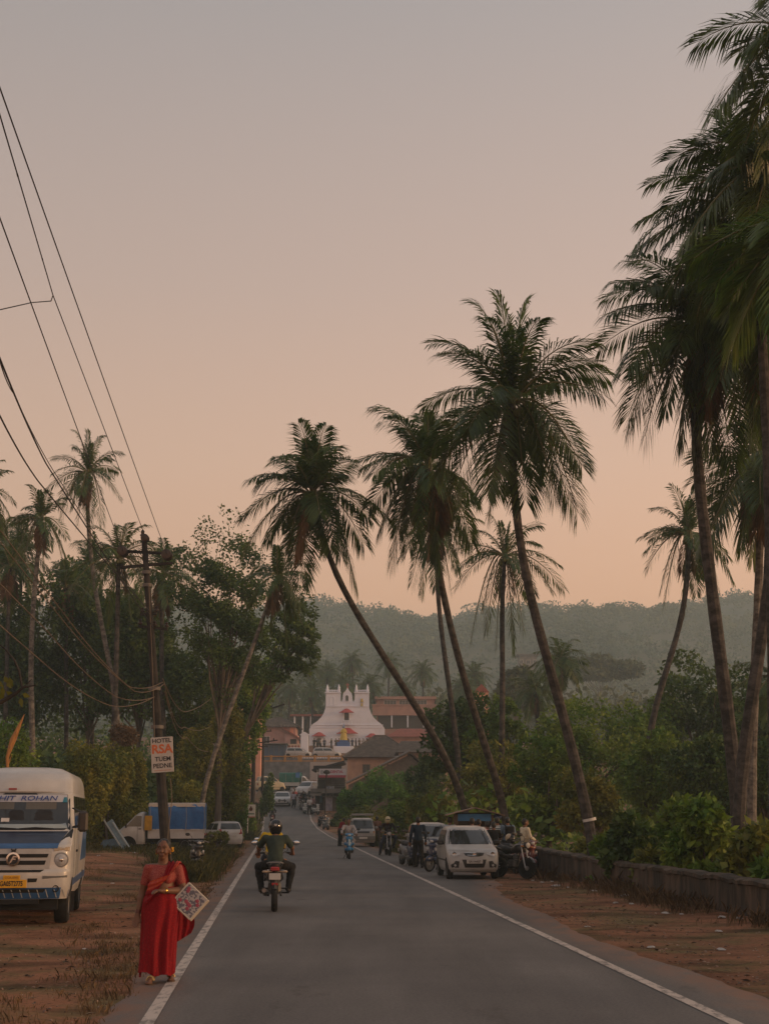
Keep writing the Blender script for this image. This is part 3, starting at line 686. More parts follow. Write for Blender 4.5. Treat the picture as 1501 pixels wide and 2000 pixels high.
pbush('shady bush left of the truck cab', 190, 66, 1530, 150, 150, leaf_olive, n=3000, L=.16, w=.055, seed=6, group=LBG)
pbush('bush with dry twigs right of the hotel sign', 352, 72, 1490, 110, 130, leaf_olive, n=3000, L=.16, w=.055, seed=7, group=LBG)
pbush('creeper column climbing the bare trunk by the white parked car', 440, 84, 1360, 105, 310, leaf_olive, n=7000, L=.17, w=.06, seed=8, nl=14, group=LBG)
pbush('sunlit green creeper face beside the black pole line', 468, 90, 1430, 70, 220, leaf_mid, n=4500, L=.18, w=.065, seed=9, nl=11, group=LBG)
pbush('dark creeper curtain hanging left of the leaning palm trunk', 385, 80, 1390, 100, 230, leaf_olive, n=4500, L=.17, w=.06, seed=10, nl=11, group=LBG)
pbush('low bush in front of the white parked car', 425, 74, 1612, 60, 50, leaf_olive, n=1200, L=.12, w=.04, seed=11, nl=6, group=LBG)
pbush('roadside bush behind the small white sign', 478, 108, 1545, 60, 100, leaf_mid, n=2500, L=.17, w=.06, seed=12, nl=8, group=LBG)
pbush('dark bush at the foot of the second black pole', 518, 126, 1505, 42, 100, leaf_dark, n=1800, L=.2, w=.07, seed=13, nl=7, group=LBG)
RB = 'bushes on the verge between shop and stall'
pbush('bright green feathery bush in front of the broken tiled roof', 752, 112, 1500, 115, 130, leaf_bright, n=5500, L=.26, w=.05, seed=14, nl=14, group=RB)
pbush('bright green bush beside the shop wall', 692, 116, 1518, 80, 110, leaf_bright, n=3000, L=.26, w=.05, seed=15, nl=9, group=RB)
pbush('low brownish bush behind the roof-rack van', 725, 100, 1565, 130, 80, leaf_olive, n=3500, L=.16, w=.05, seed=16, nl=9, group=RB)
pbush('dark green bush right of the roof-rack van', 790, 92, 1560, 90, 90, leaf_mid, n=3000, L=.17, w=.06, seed=17, nl=9, group=RB)
pbush('dark bush hanging over the edge of the broken tiled roof', 835, 100, 1478, 100, 130, leaf_dark, n=4500, L=.2, w=.07, seed=18, nl=11, group=RB)
pbush('tangled olive bush left of the tin-roofed stall', 845, 76, 1530, 120, 120, leaf_olive, n=4500, L=.17, w=.05, seed=19, nl=11, group=RB)
pbush('leafy verge bush at the corner by the parked scooters', 663, 128, 1580, 40, 50, leaf_dark, n=1200, L=.2, w=.07, seed=20, nl=6, group=RB)
ptree('broadleaf_tree', 'large-leaved tree rising in front of the salmon building', 905, 88, 1348, 200, 190, leaf_dark, n=7500, L=.28, w=.10, seed=8, nl=16, gap=.4, group=RT)
ptree('broadleaf_tree', 'large-leaved tree between the curving trunks with pink blossom behind', 985, 84, 1352, 150, 230, leaf_mid, n=7500, L=.28, w=.09, seed=9, nl=15, gap=.4, group=RT)
ptree('leafy_tree', 'yellow-green tree right of the tallest palm trunk', 1150, 78, 1328, 260, 290, leaf_mid, n=9000, L=.26, w=.08, seed=10, nl=18, gap=.25, group=RT)
ptree('leafy_tree', 'olive tangle of branches behind the tea drinkers', 960, 72, 1440, 190, 190, leaf_olive, n=6000, L=.22, w=.06, seed=11, nl=14, gap=.3, group=RT)
ptree('leafy_tree', 'green tree behind the wall left of the banded palm trunk', 1070, 62, 1440, 170, 220, leaf_mid, n=7000, L=.2, w=.06, seed=12, nl=14, gap=.25, group=RT)
ptree('leafy_tree', 'rounded green tree below the S-curved palm', 1250, 82, 1345, 210, 260, leaf_mid, n=7000, L=.24, w=.08, seed=13, nl=14, gap=.2, group=RT)
ptree('dark_tree', 'tall dark tree with a ragged top behind the thick ringed trunk', 1375, 84, 1272, 230, 330, leaf_dark, n=9000, L=.28, w=.1, seed=14, nl=18, gap=.25, group=RT)
ptree('dark_tree', 'dark tree low at the right edge behind the pale straight trunk', 1490, 80, 1330, 200, 280, leaf_dark, n=7000, L=.28, w=.1, seed=15, nl=14, gap=.2, group=RT)
ptree('leafy_tree', 'low green tree beside the foot of the S-curved palm', 1290, 64, 1420, 180, 210, leaf_mid, n=6000, L=.22, w=.07, seed=16, nl=14, gap=.2, group=RT)
ptree('leafy_tree', 'sunlit low tree over the wall behind the man in the pale shirt', 1150, 56, 1490, 160, 160, leaf_olive, n=6000, L=.18, w=.055, seed=17, nl=13, gap=.25, group=RT)
ptree('dark_tree', 'shaded low tree beneath the dark ragged one', 1395, 60, 1430, 190, 200, leaf_dark, n=6000, L=.24, w=.08, seed=18, nl=13, gap=.15, group=RT)
ptree('dark_tree', 'shaded low tree at the right edge over the wall bushes', 1500, 54, 1420, 170, 200, leaf_dark, n=5000, L=.24, w=.08, seed=19, nl=13, gap=.15, group=RT)
ptree('umbrella_tree', 'flat-topped hazy tree spreading at the foot of the hill', 1180, 340, 1282, 190, 55, leaf_forest, n=4500, L=.9, w=.34, seed=20, nl=16, gap=.1, group=RT)
ptree('leafy_tree', 'hazy tree at the hill foot left of the open pale palm', 1010, 200, 1290, 110, 110, leaf_forest, n=3500, L=.7, w=.25, seed=21, nl=12, gap=.1, group=RT)
WB = 'bushes growing over the low wall'
for i, (x, y, rx, top, m, lab) in enumerate([(7.1, 41, .95, 1612, leaf_mid, 'small sunlit bush behind the wall just right of the banded palm'), (7.3, 37, 1.1, 1575, leaf_dark, 'dark broad-leaved bush over the middle of the wall'), (7.9, 33.5, 1.2, 1560, leaf_mid, 'tallest wall bush with a leafy point, right of the wall middle'), (8.2, 30.5, 1.2, 1585, leaf_olive, 'yellowish bush over the wall near the right edge'), (9.3, 34, 1.4, 1548, leaf_dark, 'dark bush rising behind the yellowish one at the right edge'), (8.6, 28, 1.2, 1600, leaf_mid, 'bush cut off by the right edge over the end of the wall'), (6.75, 39.2, .8, 1640, leaf_mid, 'low sunlit bush spilling over the wall left of the dark broad-leaved one'), (7.25, 35.2, .85, 1640, leaf_olive, 'low olive bush spilling over the wall middle'), (7.75, 31.6, .9, 1640, leaf_mid, 'low green bush spilling over the wall below the yellowish one'), (8.8, 40, 1.3, 1560, leaf_mid, 'bush in the second row behind the dark broad-leaved one'), (6.6, 46, 1.0, 1615, leaf_olive, 'dry twiggy bush at the foot of the banded palm')]):
    z = W(750.5 + x * 2813 / y, top, y).z; rz = 1.25
    bush(lab, x - .5 * (y < 42), y, rx, rz, m, n=2600, L=.22, w=.075, seed=40 + i, group=WB, name='wall_bush', z=z - rz * 1.78)
# ------------------------------------------------------------------ masses nobody could count
rng = np.random.default_rng(5)
def mass(name, label, spots, n, L, w, m):
    V, F = leaf_cloud(spots, n, L, w, rng, shell=.5, gap=.05)
    tag(link(name, mesh_np(name, V, F, m), None), label, 'woods', kind='stuff')
L_ = []
for i in range(70):
    d = rng.uniform(100, 150); x = XL(d) - rng.uniform(6, 42); z = H(x, d); h = rng.uniform(3, 7)
    L_.append(((x, d, z + h * .6), (3.2, 3, h * .75)))
for i in range(40):
    d = rng.uniform(84, 100); x = X(rng.uniform(-60, 350), d); z = H(x, d); L_.append(((x, d, z + 2.2), (2.8, 2, 2.6)))
mass('woods', 'dark mass of woodland filling the left side behind the grove', L_, 24000, .5, .17, leaf_dark)
L_ = []
for i in range(110):
    d = rng.uniform(96, 200); x = XR(d) + rng.uniform(11, 70) + max(0, (150 - d) * .02); z = H(x, d); h = rng.uniform(2.5, 4.5) * (d / 130) ** .6
    if X(860, d) > x: continue
    L_.append(((x, d, z + h * .6), (3.2, 3, h * .8)))
for i in range(34):
    d = rng.uniform(58, 80); x = X(rng.uniform(880, 1560), d); z = H(x, d); L_.append(((x, d, z + 1.0), (2.6, 2, 2.0)))
mass('woods', 'green mass of scrub filling the valley right of the road', L_, 26000, .45, .15, leaf_mid)
L_ = []
for i in range(260):
    d = rng.uniform(262, 480); px = rng.uniform(430, 1560); x = X(px, d); z = H(x, d); h = rng.uniform(5, 9)
    if 590 < px < 850 and d < 285: continue
    L_.append(((x, d, z + h * .6), (5, 5, h * .75)))
mass('woods', 'hazy woodland rising behind the church to the hill foot', L_, 30000, 1.3, .5, leaf_forest)
L_ = []
for i in range(5200):
    y = 420 + 560 * rng.random() ** .8; x = rng.uniform(-420, 420) * y / 950; s = 1.8 + 5.5 * rng.random() ** 2.2 * (.6 + .5 * math.sin(x * .03) * math.sin(y * .027 + x * .01))
    if y > 930 and rng.random() < .3: s *= rng.uniform(1.0, 1.9)
    L_.append(((x, y, hz(x, y) + s * .6), (s * 1.1, s * 1.1, s * .9)))
mass('forest', 'unbroken tree cover over the hazy hill', L_, 230000, 1.7, .75, leaf_forest)
# ------------------------------------------------------------------ poles, wires, signs, wall
iron = mat('pole_dark', (.014, .013, .012), .85, rgb2=(.042, .036, .032), scale=3, bump=.3)
steel = mat('galvanised', (.20, .20, .20), .5, metal=.4, var=.2)
wire_m = mat('wire', (.020, .018, .017), .6)
cable_m = mat('cable_warm', (.16, .12, .08), .6)
porc = mat('insulator', (.035, .022, .018), .3)
white_p = mat('white_paint', (.62, .60, .58), .6, rgb2=(.46, .43, .40), scale=4, cov=(.55, .75))
black_p = mat('black_paint', (.012, .012, .012), .5)
def wpole(label, px0, py0, px1, py1, d, r0, r1, arms, name='power_pole', m=None, insul=True, group='power poles'):
    a, c = W(px0, py0, d), W(px1, py1, d); g = H(a.x, a.y)
    a = a + (a - c) * ((a.z - g + .2) / max(.1, (c.z - a.z))) if a.z > g else a
    base = Vector((a.x, a.y, g)); t = thing(name, label, 'pole', base, group=group)
    ax = (c - base)
    b = MB(); b.tube([(0, 0, -.3), tuple(ax * .5), tuple(ax)], [r0, (r0 + r1) / 2, r1], 10); b.build('shaft', m or iron, t)
    for (px, py, w, tilt, ins) in arms:
        q = W(px, py, d) - base
        b = MB(); b.box(q, (w, .10, .08), ry=tilt); o = b.build('crossarm', m or iron, t, smooth=False)
        for u in ins:
            b = MB(); x = q.x + u * math.cos(tilt); z = q.z - u * math.sin(tilt)
            b.lathe([(.015, -.02), (.02, .05), (.07, .07), (.075, .11), (.04, .14), (.05, .18), (.02, .22)], (x, q.y, z), 'z', 10); b.build('insulator', porc, t)
    return t, base
pole, pbase = wpole('tall dark power pole leaning left, hotel sign wired to its lower half', 327, 1692, 281, 1045, 43, .17, .085,
    [(290, 1199, .50, R(-4), (-.18, .25)), (299, 1226, .9, R(6), (-.4, .05, .42)), (287, 1079, 1.55, R(3), ()), (287, 1104, 1.6, R(-5), ())])
def P_(px, py, d=43): return W(px, py, d) - pbase
for px, py in ((241, 1078), (327, 1085)):      # disc insulator strings seen end-on
    b = MB(); q = P_(px, py)
    for k in range(4): b.lathe([(.02, -.05), (.15, -.03), (.155, .0), (.05, .03), (.03, .06)], (q.x, q.y - .25 + k * .12, q.z), 'y', 18)
    b.build('disc_insulator', porc, pole)
b = MB(); q = P_(281, 1052)
for k in range(3): b.lathe([(.02, -.05), (.12, -.03), (.125, .0), (.05, .03)], (q.x + .05, q.y - .15 + k * .1, q.z), 'y', 16)
b.lathe([(.03, .0), (.09, .06), (.05, .1), (.06, .18), (.02, .24)], (q.x - .04, q.y, q.z + .05), 'z', 12)
b.build('disc_insulator', porc, pole)
for py, w in ((1118, .13), (1143, .135), (1345, .17), (1420, .18)):
    b = MB(); q = P_(281 + (py - 1045) * .071, py); b.lathe([(w, -.05), (w + .012, -.05), (w + .012, .05), (w, .05)], q, 'z', 12); b.build('clamp_band', mat('clamp', (.13, .12, .11), .6), pole)
b = MB(); b.tube([tuple(P_(302, 1440, 42.7)), tuple(P_(299, 1330, 42.8)), tuple(P_(291, 1140, 42.85))], .012, 5); b.tube([tuple(P_(322, 1690, 42.7)), tuple(P_(336, 1560, 42.8)), tuple(P_(333, 1520, 42.8))], .014, 5); b.build('earth_wire', cable_m, pole)
# hotel sign
q = W(317, 1474, 42.65); s_ = thing('hotel_sign', 'white hotel sign with black and orange lettering tied to the leaning pole', 'sign', q)
s_.rotation_euler = (0, R(-4), 0)
bw, bh = .66, 1.04
b = MB(); b.box((0, 0, 0), (bw, .03, bh), bev=.008); b.build('board', mat('sign_white', (.50, .47, .44), .6, rgb2=(.40, .36, .32), scale=5, cov=(.5, .75)), s_, smooth=False)
txb = mat('sign_black', (.012, .011, .012), .5); txo = mat('sign_orange', (.55, .13, .035), .5)
text('HOTEL', .175, txb, s_, (0, -.018, .41), bold=.004, sx=1.05); text('RSA', .36, txo, s_, (0, -.018, .16), bold=.012, sx=1.0)
text('TUEM', .185, txb, s_, (.02, -.018, -.13), bold=.004); text('PEDNE', .185, txb, s_, (0, -.018, -.33), bold=.004)
b = MB(); b.box((0, -.016, -.46), (.5, .004, .025)); b.build('faded_line', mat('sign_faint', (.45, .26, .2), .6), s_)
pole2, pb2 = wpole('straight black power pole with three crossarms behind the small white sign', 492, 1632, 499, 1330, 110, .19, .12,
    [(500, 1372, 2.6, R(14), (-1.0, -.5, .5, 1.0)), (497, 1420, 1.1, 0, (-.45, .45)), (497, 1452, 3.6, R(-8), (-1.5, 1.5))])
b = MB(); b.tube([tuple(W(500, 1395, 110) - pb2), tuple(W(534, 1382, 110) - pb2)], .05, 6); b.box(W(545, 1379, 110) - pb2, (.9, .22, .12), ry=R(-18)); b.build('lamp_arm', iron, pole2)
wpole('slimmer black pole just beyond the one with three crossarms', 512, 1604, 514, 1410, 134, .16, .10, [(514, 1428, 1.6, 0, (-.7, .7)), (514, 1458, .9, 0, (-.3, .3))])
wpole('grey pole with one short crossarm standing among the creepers', 432, 1560, 438, 1325, 94, .16, .11, [(437, 1333, 1.6, 0, (-.7, 0, .7))], m=mat('pole_grey', (.10, .095, .09), .8))
wpole('thin lamp pole in front of the shop signboard', 634, 1612, 637, 1512, 138, .06, .05, [])
b = MB(); q = W(638, 1507, 138); lp = thing('shop_lamp', 'black cowl lamp on the thin pole in front of the shop signboard', 'lamp', q)
b.lathe([(.06, -.25), (.30, -.18), (.34, -.02), (.2, .12), (.05, .18)], n=14); b.build('cowl', iron, lp); b = MB(); b.tube([(0, 0, -.5), (0, 0, -.2)], .05, 6); b.build('bracket', iron, lp)
# power lines
def wire(label, pts, sag=.0, r=.012, m=None, extra=None):
    P = [W(*p) for p in pts]; n = 24; out_ = []
    if pts[-1][0] < 0 and pts[-1][2] < 18 or 'sagging' in label: P[-1] = P[-1] + (P[-1] - P[-2]).normalized() * 24
    for i in range(n + 1):
        t = i / n; u = t * (len(P) - 1); k = min(len(P) - 2, int(u)); f = u - k
        p = P[k].lerp(P[k + 1], f); p.z -= sag * 4 * f * (1 - f); out_.append(tuple(p))
    b = MB(); b.tube(out_, r, 5)
    o = b.build('power_line', m or wire_m); tag(o, label, 'wire', 'overhead wires along the road')
    return o
def along(a, c, py):   # point on the straight line between two pixel/depth points, at a photo row
    t = (py - a[1]) / (c[1] - a[1]); return (a[0] + (c[0] - a[0]) * t, py)
wire('outermost power line running from the pole head up to the left edge', [(327, 1085, 43), (-60, -20, 12)], .1, .009)
wire('power line with dark joint sleeves, second from the outermost', [(281, 1040, 43), (104, 577, 24), (-60, 20, 13)], 0, .010)
wire('single power line from the left disc insulator, furthest left of the upper three', [(241, 1078, 43), (-60, 240, 13)], .1, .009)
def sleeve(label, px, py, d, l):
    A_, B_ = W(104, 577, 24), W(-60, 20, 13); best = min((A_.lerp(B_, k / 400) for k in range(401)), key=lambda p: abs((W(px, py, p.y).z - p.z)))
    v0 = (B_ - A_).normalized() * (l * best.y / 2813) * 1.1; a, c = best + v0, best - v0; t = thing('joint_sleeve', label, 'cable joint', a.lerp(c, .5)); v = (c - a) / 2
    b = MB(); b.tube([tuple(-v), tuple(-v * .6), tuple(v * .6), tuple(v)], [.006, .012, .012, .006], 7); b.build('sleeve', wire_m, t)
    return t
sleeve('long dark joint sleeve high on the second power line', 34, 342, 16, 14)
sleeve('shorter dark joint sleeve lower on the second power line', 83, 506, 20, 10)
wire('drooping jumper wire looping from the second power line to the left edge', [(104, 577, 24), (100, 588, 24), (62, 591, 23), (-40, 614, 20)], .0, .010)
wire('thick bundled cable entering at the left edge beside the ragged palm', [(294, 1195, 43), (75, 940, 26), (0, 812, 20), (-60, 700, 16)], .05, .014)
wire('bundled cable with a clamp, right of the thickest one', [(300, 1226, 43), (90, 905, 26), (0, 700, 17), (-40, 600, 15)], .05, .014)
wire('service wire passing behind the crown of the tall thin palm', [(310, 1224, 43), (105, 920, 26), (28, 770, 20), (0, 705, 17)], .05, .008)
wire('thin wire low across the dark grove, uppermost of the sagging four', [(322, 1335, 43), (262, 1350, 40), (130, 1205, 34), (-30, 985, 26)], .12, .012, cable_m)
wire('sagging wire across the dark grove, second of the four', [(318, 1332, 43), (250, 1340, 40), (110, 1195, 34), (-30, 1010, 26)], .12, .011, cable_m)
wire('sagging wire across the dark grove, third of the four', [(305, 1360, 43), (225, 1360, 40), (95, 1235, 33), (-30, 1100, 26)], .12, .012, cable_m)
wire('lowest sagging wire across the dark grove above the minibus', [(300, 1362, 43), (215, 1378, 40), (80, 1290, 33), (-30, 1185, 26)], .12, .012, cable_m)
wire('looping wire from the leaning pole to the grey pole, upper', [(318, 1325, 43), (365, 1390, 60), (437, 1335, 94)], .3, .014, cable_m)
wire('looping wire from the leaning pole to the grey pole, lower', [(320, 1330, 43), (360, 1420, 62), (432, 1395, 94)], .5, .014, cable_m)
wire('looping wire hanging into the creepers below the grey pole', [(322, 1350, 43), (365, 1440, 62), (425, 1455, 90)], .5, .014, cable_m)
wire('wire from the grey pole on to the black pole line', [(440, 1335, 94), (497, 1372, 110)], .4, .014)
# small white sign by the road, warning triangle behind it
q = W(490, 1584, 104); g = H(q.x, 104); s2 = thing('roadside_sign', 'small white square sign with a round dark emblem on a thin post', 'sign', (q.x, 104, g))
b = MB(); b.tube([(-.22, .03, -.2), (-.22, .03, q.z - g + .2)], .035, 7); b.build('post', white_p, s2)
b = MB(); b.box((0, 0, q.z - g), (.66, .04, .92)); b.build('board', white_p, s2)
b = MB(); b.lathe([(0, -.025), (.13, -.025), (.13, -.02)], (0, 0, q.z - g + .12), 'y', 16); b.box((0, -.023, q.z - g + .27), (.12, .005, .12)); b.build('emblem', mat('emblem', (.10, .03, .02), .6), s2)
b = MB(); b.box((0, -.023, q.z - g - .20), (.5, .005, .07)); b.build('green_line', mat('sign_green', (.03, .14, .09), .6), s2); b = MB(); b.box((0, -.023, q.z - g - .42), (.64, .005, .06)); b.build('red_line', mat('sign_red', (.4, .06, .05), .6), s2)
q = W(506, 1552, 128); g = H(q.x, 128); s3 = thing('warning_sign', 'triangular warning sign half hidden by leaves beyond the white sign', 'sign', (q.x, 128, g))
b = MB(); b.prism([(-.5, -.4), (.5, -.4), (0, .45)], -.02, .02); b.build('plate', mat('warn', (.30, .24, .18), .6), s3, (0, 0, q.z - g)); b = MB(); b.tube([(0, .05, 0), (0, .05, q.z - g)], .04, 6); b.build('post', steel, s3)
# low wall on the right
wm = mat('old_wall', (.115, .082, .058), .95, rgb2=(.030, .024, .019), scale=2.6, bump=1.0, cov=(.36, .60), stretch=(1.4, 1.4, .28), detail=10)
wt = thing('low_wall', 'low weathered masonry wall with rounded coping curving along the dirt verge', 'wall', (wallx(40), 40, 0))
V, F = [], []
yy = np.concatenate([np.linspace(49.6, 14, 150)]); rng = np.random.default_rng(8)
for i, y in enumerate(yy):
    x = wallx(y); h = float(np.interp(y, [14, 26, 40, 49, 49.6], [.62, .68, .70, .80, .78])) + .012 * math.sin(y * 2.9) + rng.uniform(-.022, .022)
    for dx, z in [(-.2, -.4), (-.17, .2), (-.16, h - .12), (-.20, h - .10), (-.20, h - .03), (-.12, h), (.12, h), (.20, h - .03), (.2, h - .10), (.16, h - .12), (.2, -.8)]:
        V.append((x + dx - wallx(40) + rng.uniform(-.022, .022), y - 40, z))
    if i: o = (i - 1) * 11; F += [(o + k, o + k + 1, o + 12 + k, o + 11 + k) for k in range(10)]
F += [tuple(range(11))]
link('masonry', mesh_np('masonry', V, F, wm, True, angle=50), wt)
b = MB(); b.lathe([(.12, 0), (.16, .03), (.165, .16), (.15, .24), (.10, .30), (.05, .33), (.0, .34)], n=16)
b2 = MB(); b2.lathe([(.168, .07), (.172, .09), (.168, .11)], n=16); b2.lathe([(.165, .18), (.168, .2), (.16, .22)], n=16)
t = thing('water_pot', 'round pale pot standing on the near end of the low wall', 'pot', (wallx(48.6) - .02, 48.6, .795))
b.build('body', mat('pot', (.42, .38, .33), .5, var=.15), t); b2.build('band', mat('pot_band', (.25, .2, .17), .6), t)
# ------------------------------------------------------------------ buildings
tile = mat('roof_tiles', (.065, .056, .05), .9, rgb2=(.13, .105, .09), scale=2.0, bump=.5)
tile_old = mat('broken_tiles', (.075, .058, .05), .95, rgb2=(.17, .12, .10), scale=2.5, bump=.9)
tile_red = mat('red_roof', (.33, .10, .075), .8, rgb2=(.24, .08, .06), scale=2)
peach = mat('peach_wall', (.44, .27, .19), .85, rgb2=(.35, .21, .16), scale=1.2)
pink = mat('pink_wall', (.50, .30, .27), .85, rgb2=(.40, .24, .22), scale=1.0)
salmon = mat('salmon_wall', (.44, .25, .20), .85, rgb2=(.35, .20, .165), scale=.8)
orange_w = mat('orange_pink_wall', (.66, .32, .22), .85, var=.1, scale=.8)
church_w = mat('whitewash', (.78, .81, .92), .75, rgb2=(.64, .66, .74), scale=.6, cov=(.5, .8))
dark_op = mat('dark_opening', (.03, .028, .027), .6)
glass_m = mat('window_glass', (.04, .045, .05), .12, spec=.6, var=.05)
concrete = mat('concrete', (.20, .18, .165), .9, rgb2=(.13, .115, .105), scale=.8, bump=.3)
awn = mat('awning_red', (.42, .07, .07), .75, var=.15)
timber = mat('timber', (.10, .075, .055), .85, var=.25, stretch=(1, 1, 6))
def roof_courses(b, corners, n, mi=0, lift=.05):
    """a tiled roof slope drawn as overlapping courses; corners: eaveL, eaveR, ridgeR, ridgeL"""
    a, c, d, e = [Vector(v) for v in corners]; nr = (c - a).cross(e - a).normalized()
    if nr.z < 0: nr = -nr
    for i in range(n):
        t0, t1 = i / n, (i + 1) / n + .02
        p = [a.lerp(e, t0) + nr * lift, c.lerp(d, t0) + nr * lift, c.lerp(d, min(1, t1)) + nr * .01, a.lerp(e, min(1, t1)) + nr * .01]
        q = [v - nr * (lift + .05) for v in p]
        b.add(p + q, [(0, 1, 2, 3), (4, 7, 6, 5), (0, 4, 5, 1), (1, 5, 6, 2), (3, 2, 6, 7), (0, 3, 7, 4)], mi)
def house(name, label, px, d, w, dep, zt_px, m, base=None, rz=0.0, cat='house', group=None):
    x = X(px, d); g = H(x, d) if base is None else base
    t = thing(name, label, cat, (x, d, g), rz, group)
    h = W(px, zt_px, d).z - g
    b = MB(); b.box((0, dep / 2, h / 2 - .5), (w, dep, h + 1)); b.build('wall', m, t, smooth=False)
    return t, h
def window(t, x, y, z, w, h, fr=None, gl=None, bars=2, depth=.06, axis='y'):
    f = MB(); s = .07
    f.box((x, y - depth / 2, z + h / 2), (w + 2 * s, depth, s)); f.box((x, y - depth / 2, z - h / 2), (w + 2 * s, depth + .05, s))
    for sg in (-1, 1): f.box((x + sg * w / 2, y - depth / 2 + .003, z), (s, depth, h - s))
    for k in range(1, bars): f.box((x - w / 2 + w * k / bars, y - depth / 2 + .006, z), (s * .6, depth * .8, h - s))
    fo = f.build('window', fr or white_p, t, smooth=False)
    g = MB(); g.box((x, y - .008, z), (w - s, .012, h - s)); g.build('pane', gl or glass_m, fo, smooth=False)
def hip_roof(t, w, dep, h, rise, over, m, n=14, ridge=None, y0=0):
    r = max(.1, (w - dep) / 2) if ridge is None else ridge / 2; yc = dep / 2 + y0
    a = [(-w / 2 - over, y0 - over, h), (w / 2 + over, y0 - over, h), (w / 2 + over, y0 + dep + over, h), (-w / 2 - over, y0 + dep + over, h)]
    e = [(-r, yc, h + rise), (r, yc, h + rise)]
    b = MB()
    roof_courses(b, (a[0], a[1], e[1], e[0]), n); roof_courses(b, (a[2], a[3], e[0], e[1]), n)
    roof_courses(b, (a[1], a[2], e[1], e[1]), n); roof_courses(b, (a[3], a[0], e[0], e[0]), n)
    ro = b.build('roof', m, t, smooth=False)
    b = MB(); b.tube([e[0], e[1]], .14, 8)
    for i, k in ((0, 0), (1, 1), (2, 1), (3, 0)): b.tube([Vector(a[i]) + Vector((0, 0, .05)), e[k]], .11, 7)
    b.build('ridge_tiles', m, ro)
# church ----------------------------------------------------------
CD = 240.0; CS = 2813 / CD; cx0 = X(677, CD); cz0 = W(677, 1462, CD).z
ch = thing('church', 'white church with twin square bell towers, curved gable and red awnings', 'church', (cx0, CD, cz0))
def cp(px, py): return ((px - 677) / CS, (1462 - py) / CS)
outl = [(602, 1475), (602, 1424), (604, 1420), (609, 1414), (618, 1408), (625, 1401), (630, 1393), (633, 1384), (634, 1378), (634, 1352), (663, 1352), (663, 1366), (665, 1371), (667, 1366), (668, 1356), (669, 1353), (673, 1349), (677, 1342), (681, 1349), (685, 1353), (686, 1356), (687, 1366), (689, 1371), (691, 1366), (692, 1352), (720, 1352), (720, 1378), (721, 1384), (724, 1393), (729, 1401), (736, 1408), (744, 1414), (749, 1420), (751, 1424), (751, 1475)]
b = MB(); b.prism([cp(*p) for p in outl], 0, .8); b.build('facade', church_w, ch, smooth=False)
for a, c in ((634, 663), (691.5, 720)):
    b = MB(); x0, x1 = cp(a, 0)[0], cp(c, 0)[0]; z0, z1 = cp(0, 1380)[1], cp(0, 1352.5)[1]
    b.box(((x0 + x1) / 2, 1.25, (z0 + z1) / 2), (x1 - x0 - .04, 2.6, z1 - z0)); b.build('tower', church_w, ch, smooth=False)
b = MB(); z = cp(0, 1425)[1]
b.prism([(cp(609, 0)[0], -2), (cp(745, 0)[0], -2), (cp(745, 0)[0], z - .6), (0, z + 3.0), (cp(609, 0)[0], z - .6)], .81, 14); b.build('nave', church_w, ch, smooth=False)
b = MB()
for py, e, hh in ((1379, .12, .22), (1352, .16, .22), (1416, .10, .15), (1421, .08, .10)):
    a, c = (634, 720) if py < 1400 else (606, 748)
    if py == 1352:
        for a, c in ((633, 664), (690.5, 721)): b.box(((cp(a, 0)[0] + cp(c, 0)[0]) / 2, -.02, cp(0, py)[1]), ((c - a) / CS, .45, hh))
    else: b.box(((cp(a, 0)[0] + cp(c, 0)[0]) / 2, -e / 2 + .002, cp(0, py)[1]), ((c - a) / CS, e, hh))
b.build('cornice', church_w, ch, smooth=False)
b = MB()
for a, c in ((634, 663), (691.5, 720)):
    for k in range(7): b.tube([(cp(a + 3 + k * (c - a - 6) / 6, 0)[0], .1, cp(0, 1351)[1]), (cp(a + 3 + k * (c - a - 6) / 6, 0)[0], .1, cp(0, 1348)[1])], .07, 6)
    b.box(((cp(a, 0)[0] + cp(c, 0)[0]) / 2, .1, cp(0, 1347.4)[1]), ((c - a) / CS, .26, .14))
b.build('parapet', church_w, ch, smooth=False)
for px in (637, 660, 694.5, 717):
    b = MB(); x, z = cp(px, 1350); b.lathe([(.24, 0), (.24, .45), (.17, .5), (.22, .62), (.12, .95), (.03, 1.25), (0, 1.28)], (x, .15, z), 'z', 10); b.build('pinnacle', church_w, ch)
b = MB(); x, z = cp(677, 1343); b.box((x, .3, z + .42), (.13, .13, .9)); b.box((x, .3, z + .55), (.55, .12, .13)); b.ball((x, .3, z + .02), .17); b.build('cross', mat('cross', (.42, .13, .11), .7), ch, smooth=False)
def arch(px, py, w, h, y=-.012, n=10):
    x, z = cp(px, py); w /= CS; h /= CS
    p = [(x - w / 2, z - h / 2), (x + w / 2, z - h / 2)] + [(x + w / 2 * math.cos(a), z + h / 2 - w / 2 + w / 2 * math.sin(a)) for a in np.linspace(0, PI, n)]
    return p
def opening(px, py, w, h, m, nm, rim=True):
    b = MB(); b.prism(arch(px, py, w, h), -.03, .02); o = b.build(nm, m, ch, smooth=False)
    if rim:
        b = MB(); p = [(x, -.05, z) for x, z in arch(px, py, w + 1.5, h + 1.5)]; b.tube(p + [p[0]], .06, 5); b.build('surround', church_w, o)
    return o
opening(648, 1369, 6, 15, mat('louvre', (.15, .11, .045), .7), 'bell_window'); bl = opening(705.5, 1370.5, 6.5, 15, mat('bell_dark', (.05, .045, .03), .7), 'bell_window')
b = MB(); x, z = cp(705.5, 1370); b.lathe([(.06, .5), (.16, .42), (.2, .1), (.27, -.1)], (x, -.12, z), 'z', 10); b.lathe([(.05, -.25), (.14, -.33), (.18, -.6), (.24, -.75)], (x, -.12, z), 'z', 10); b.build('bell', mat('brass', (.45, .33, .08), .4, metal=.5), bl)
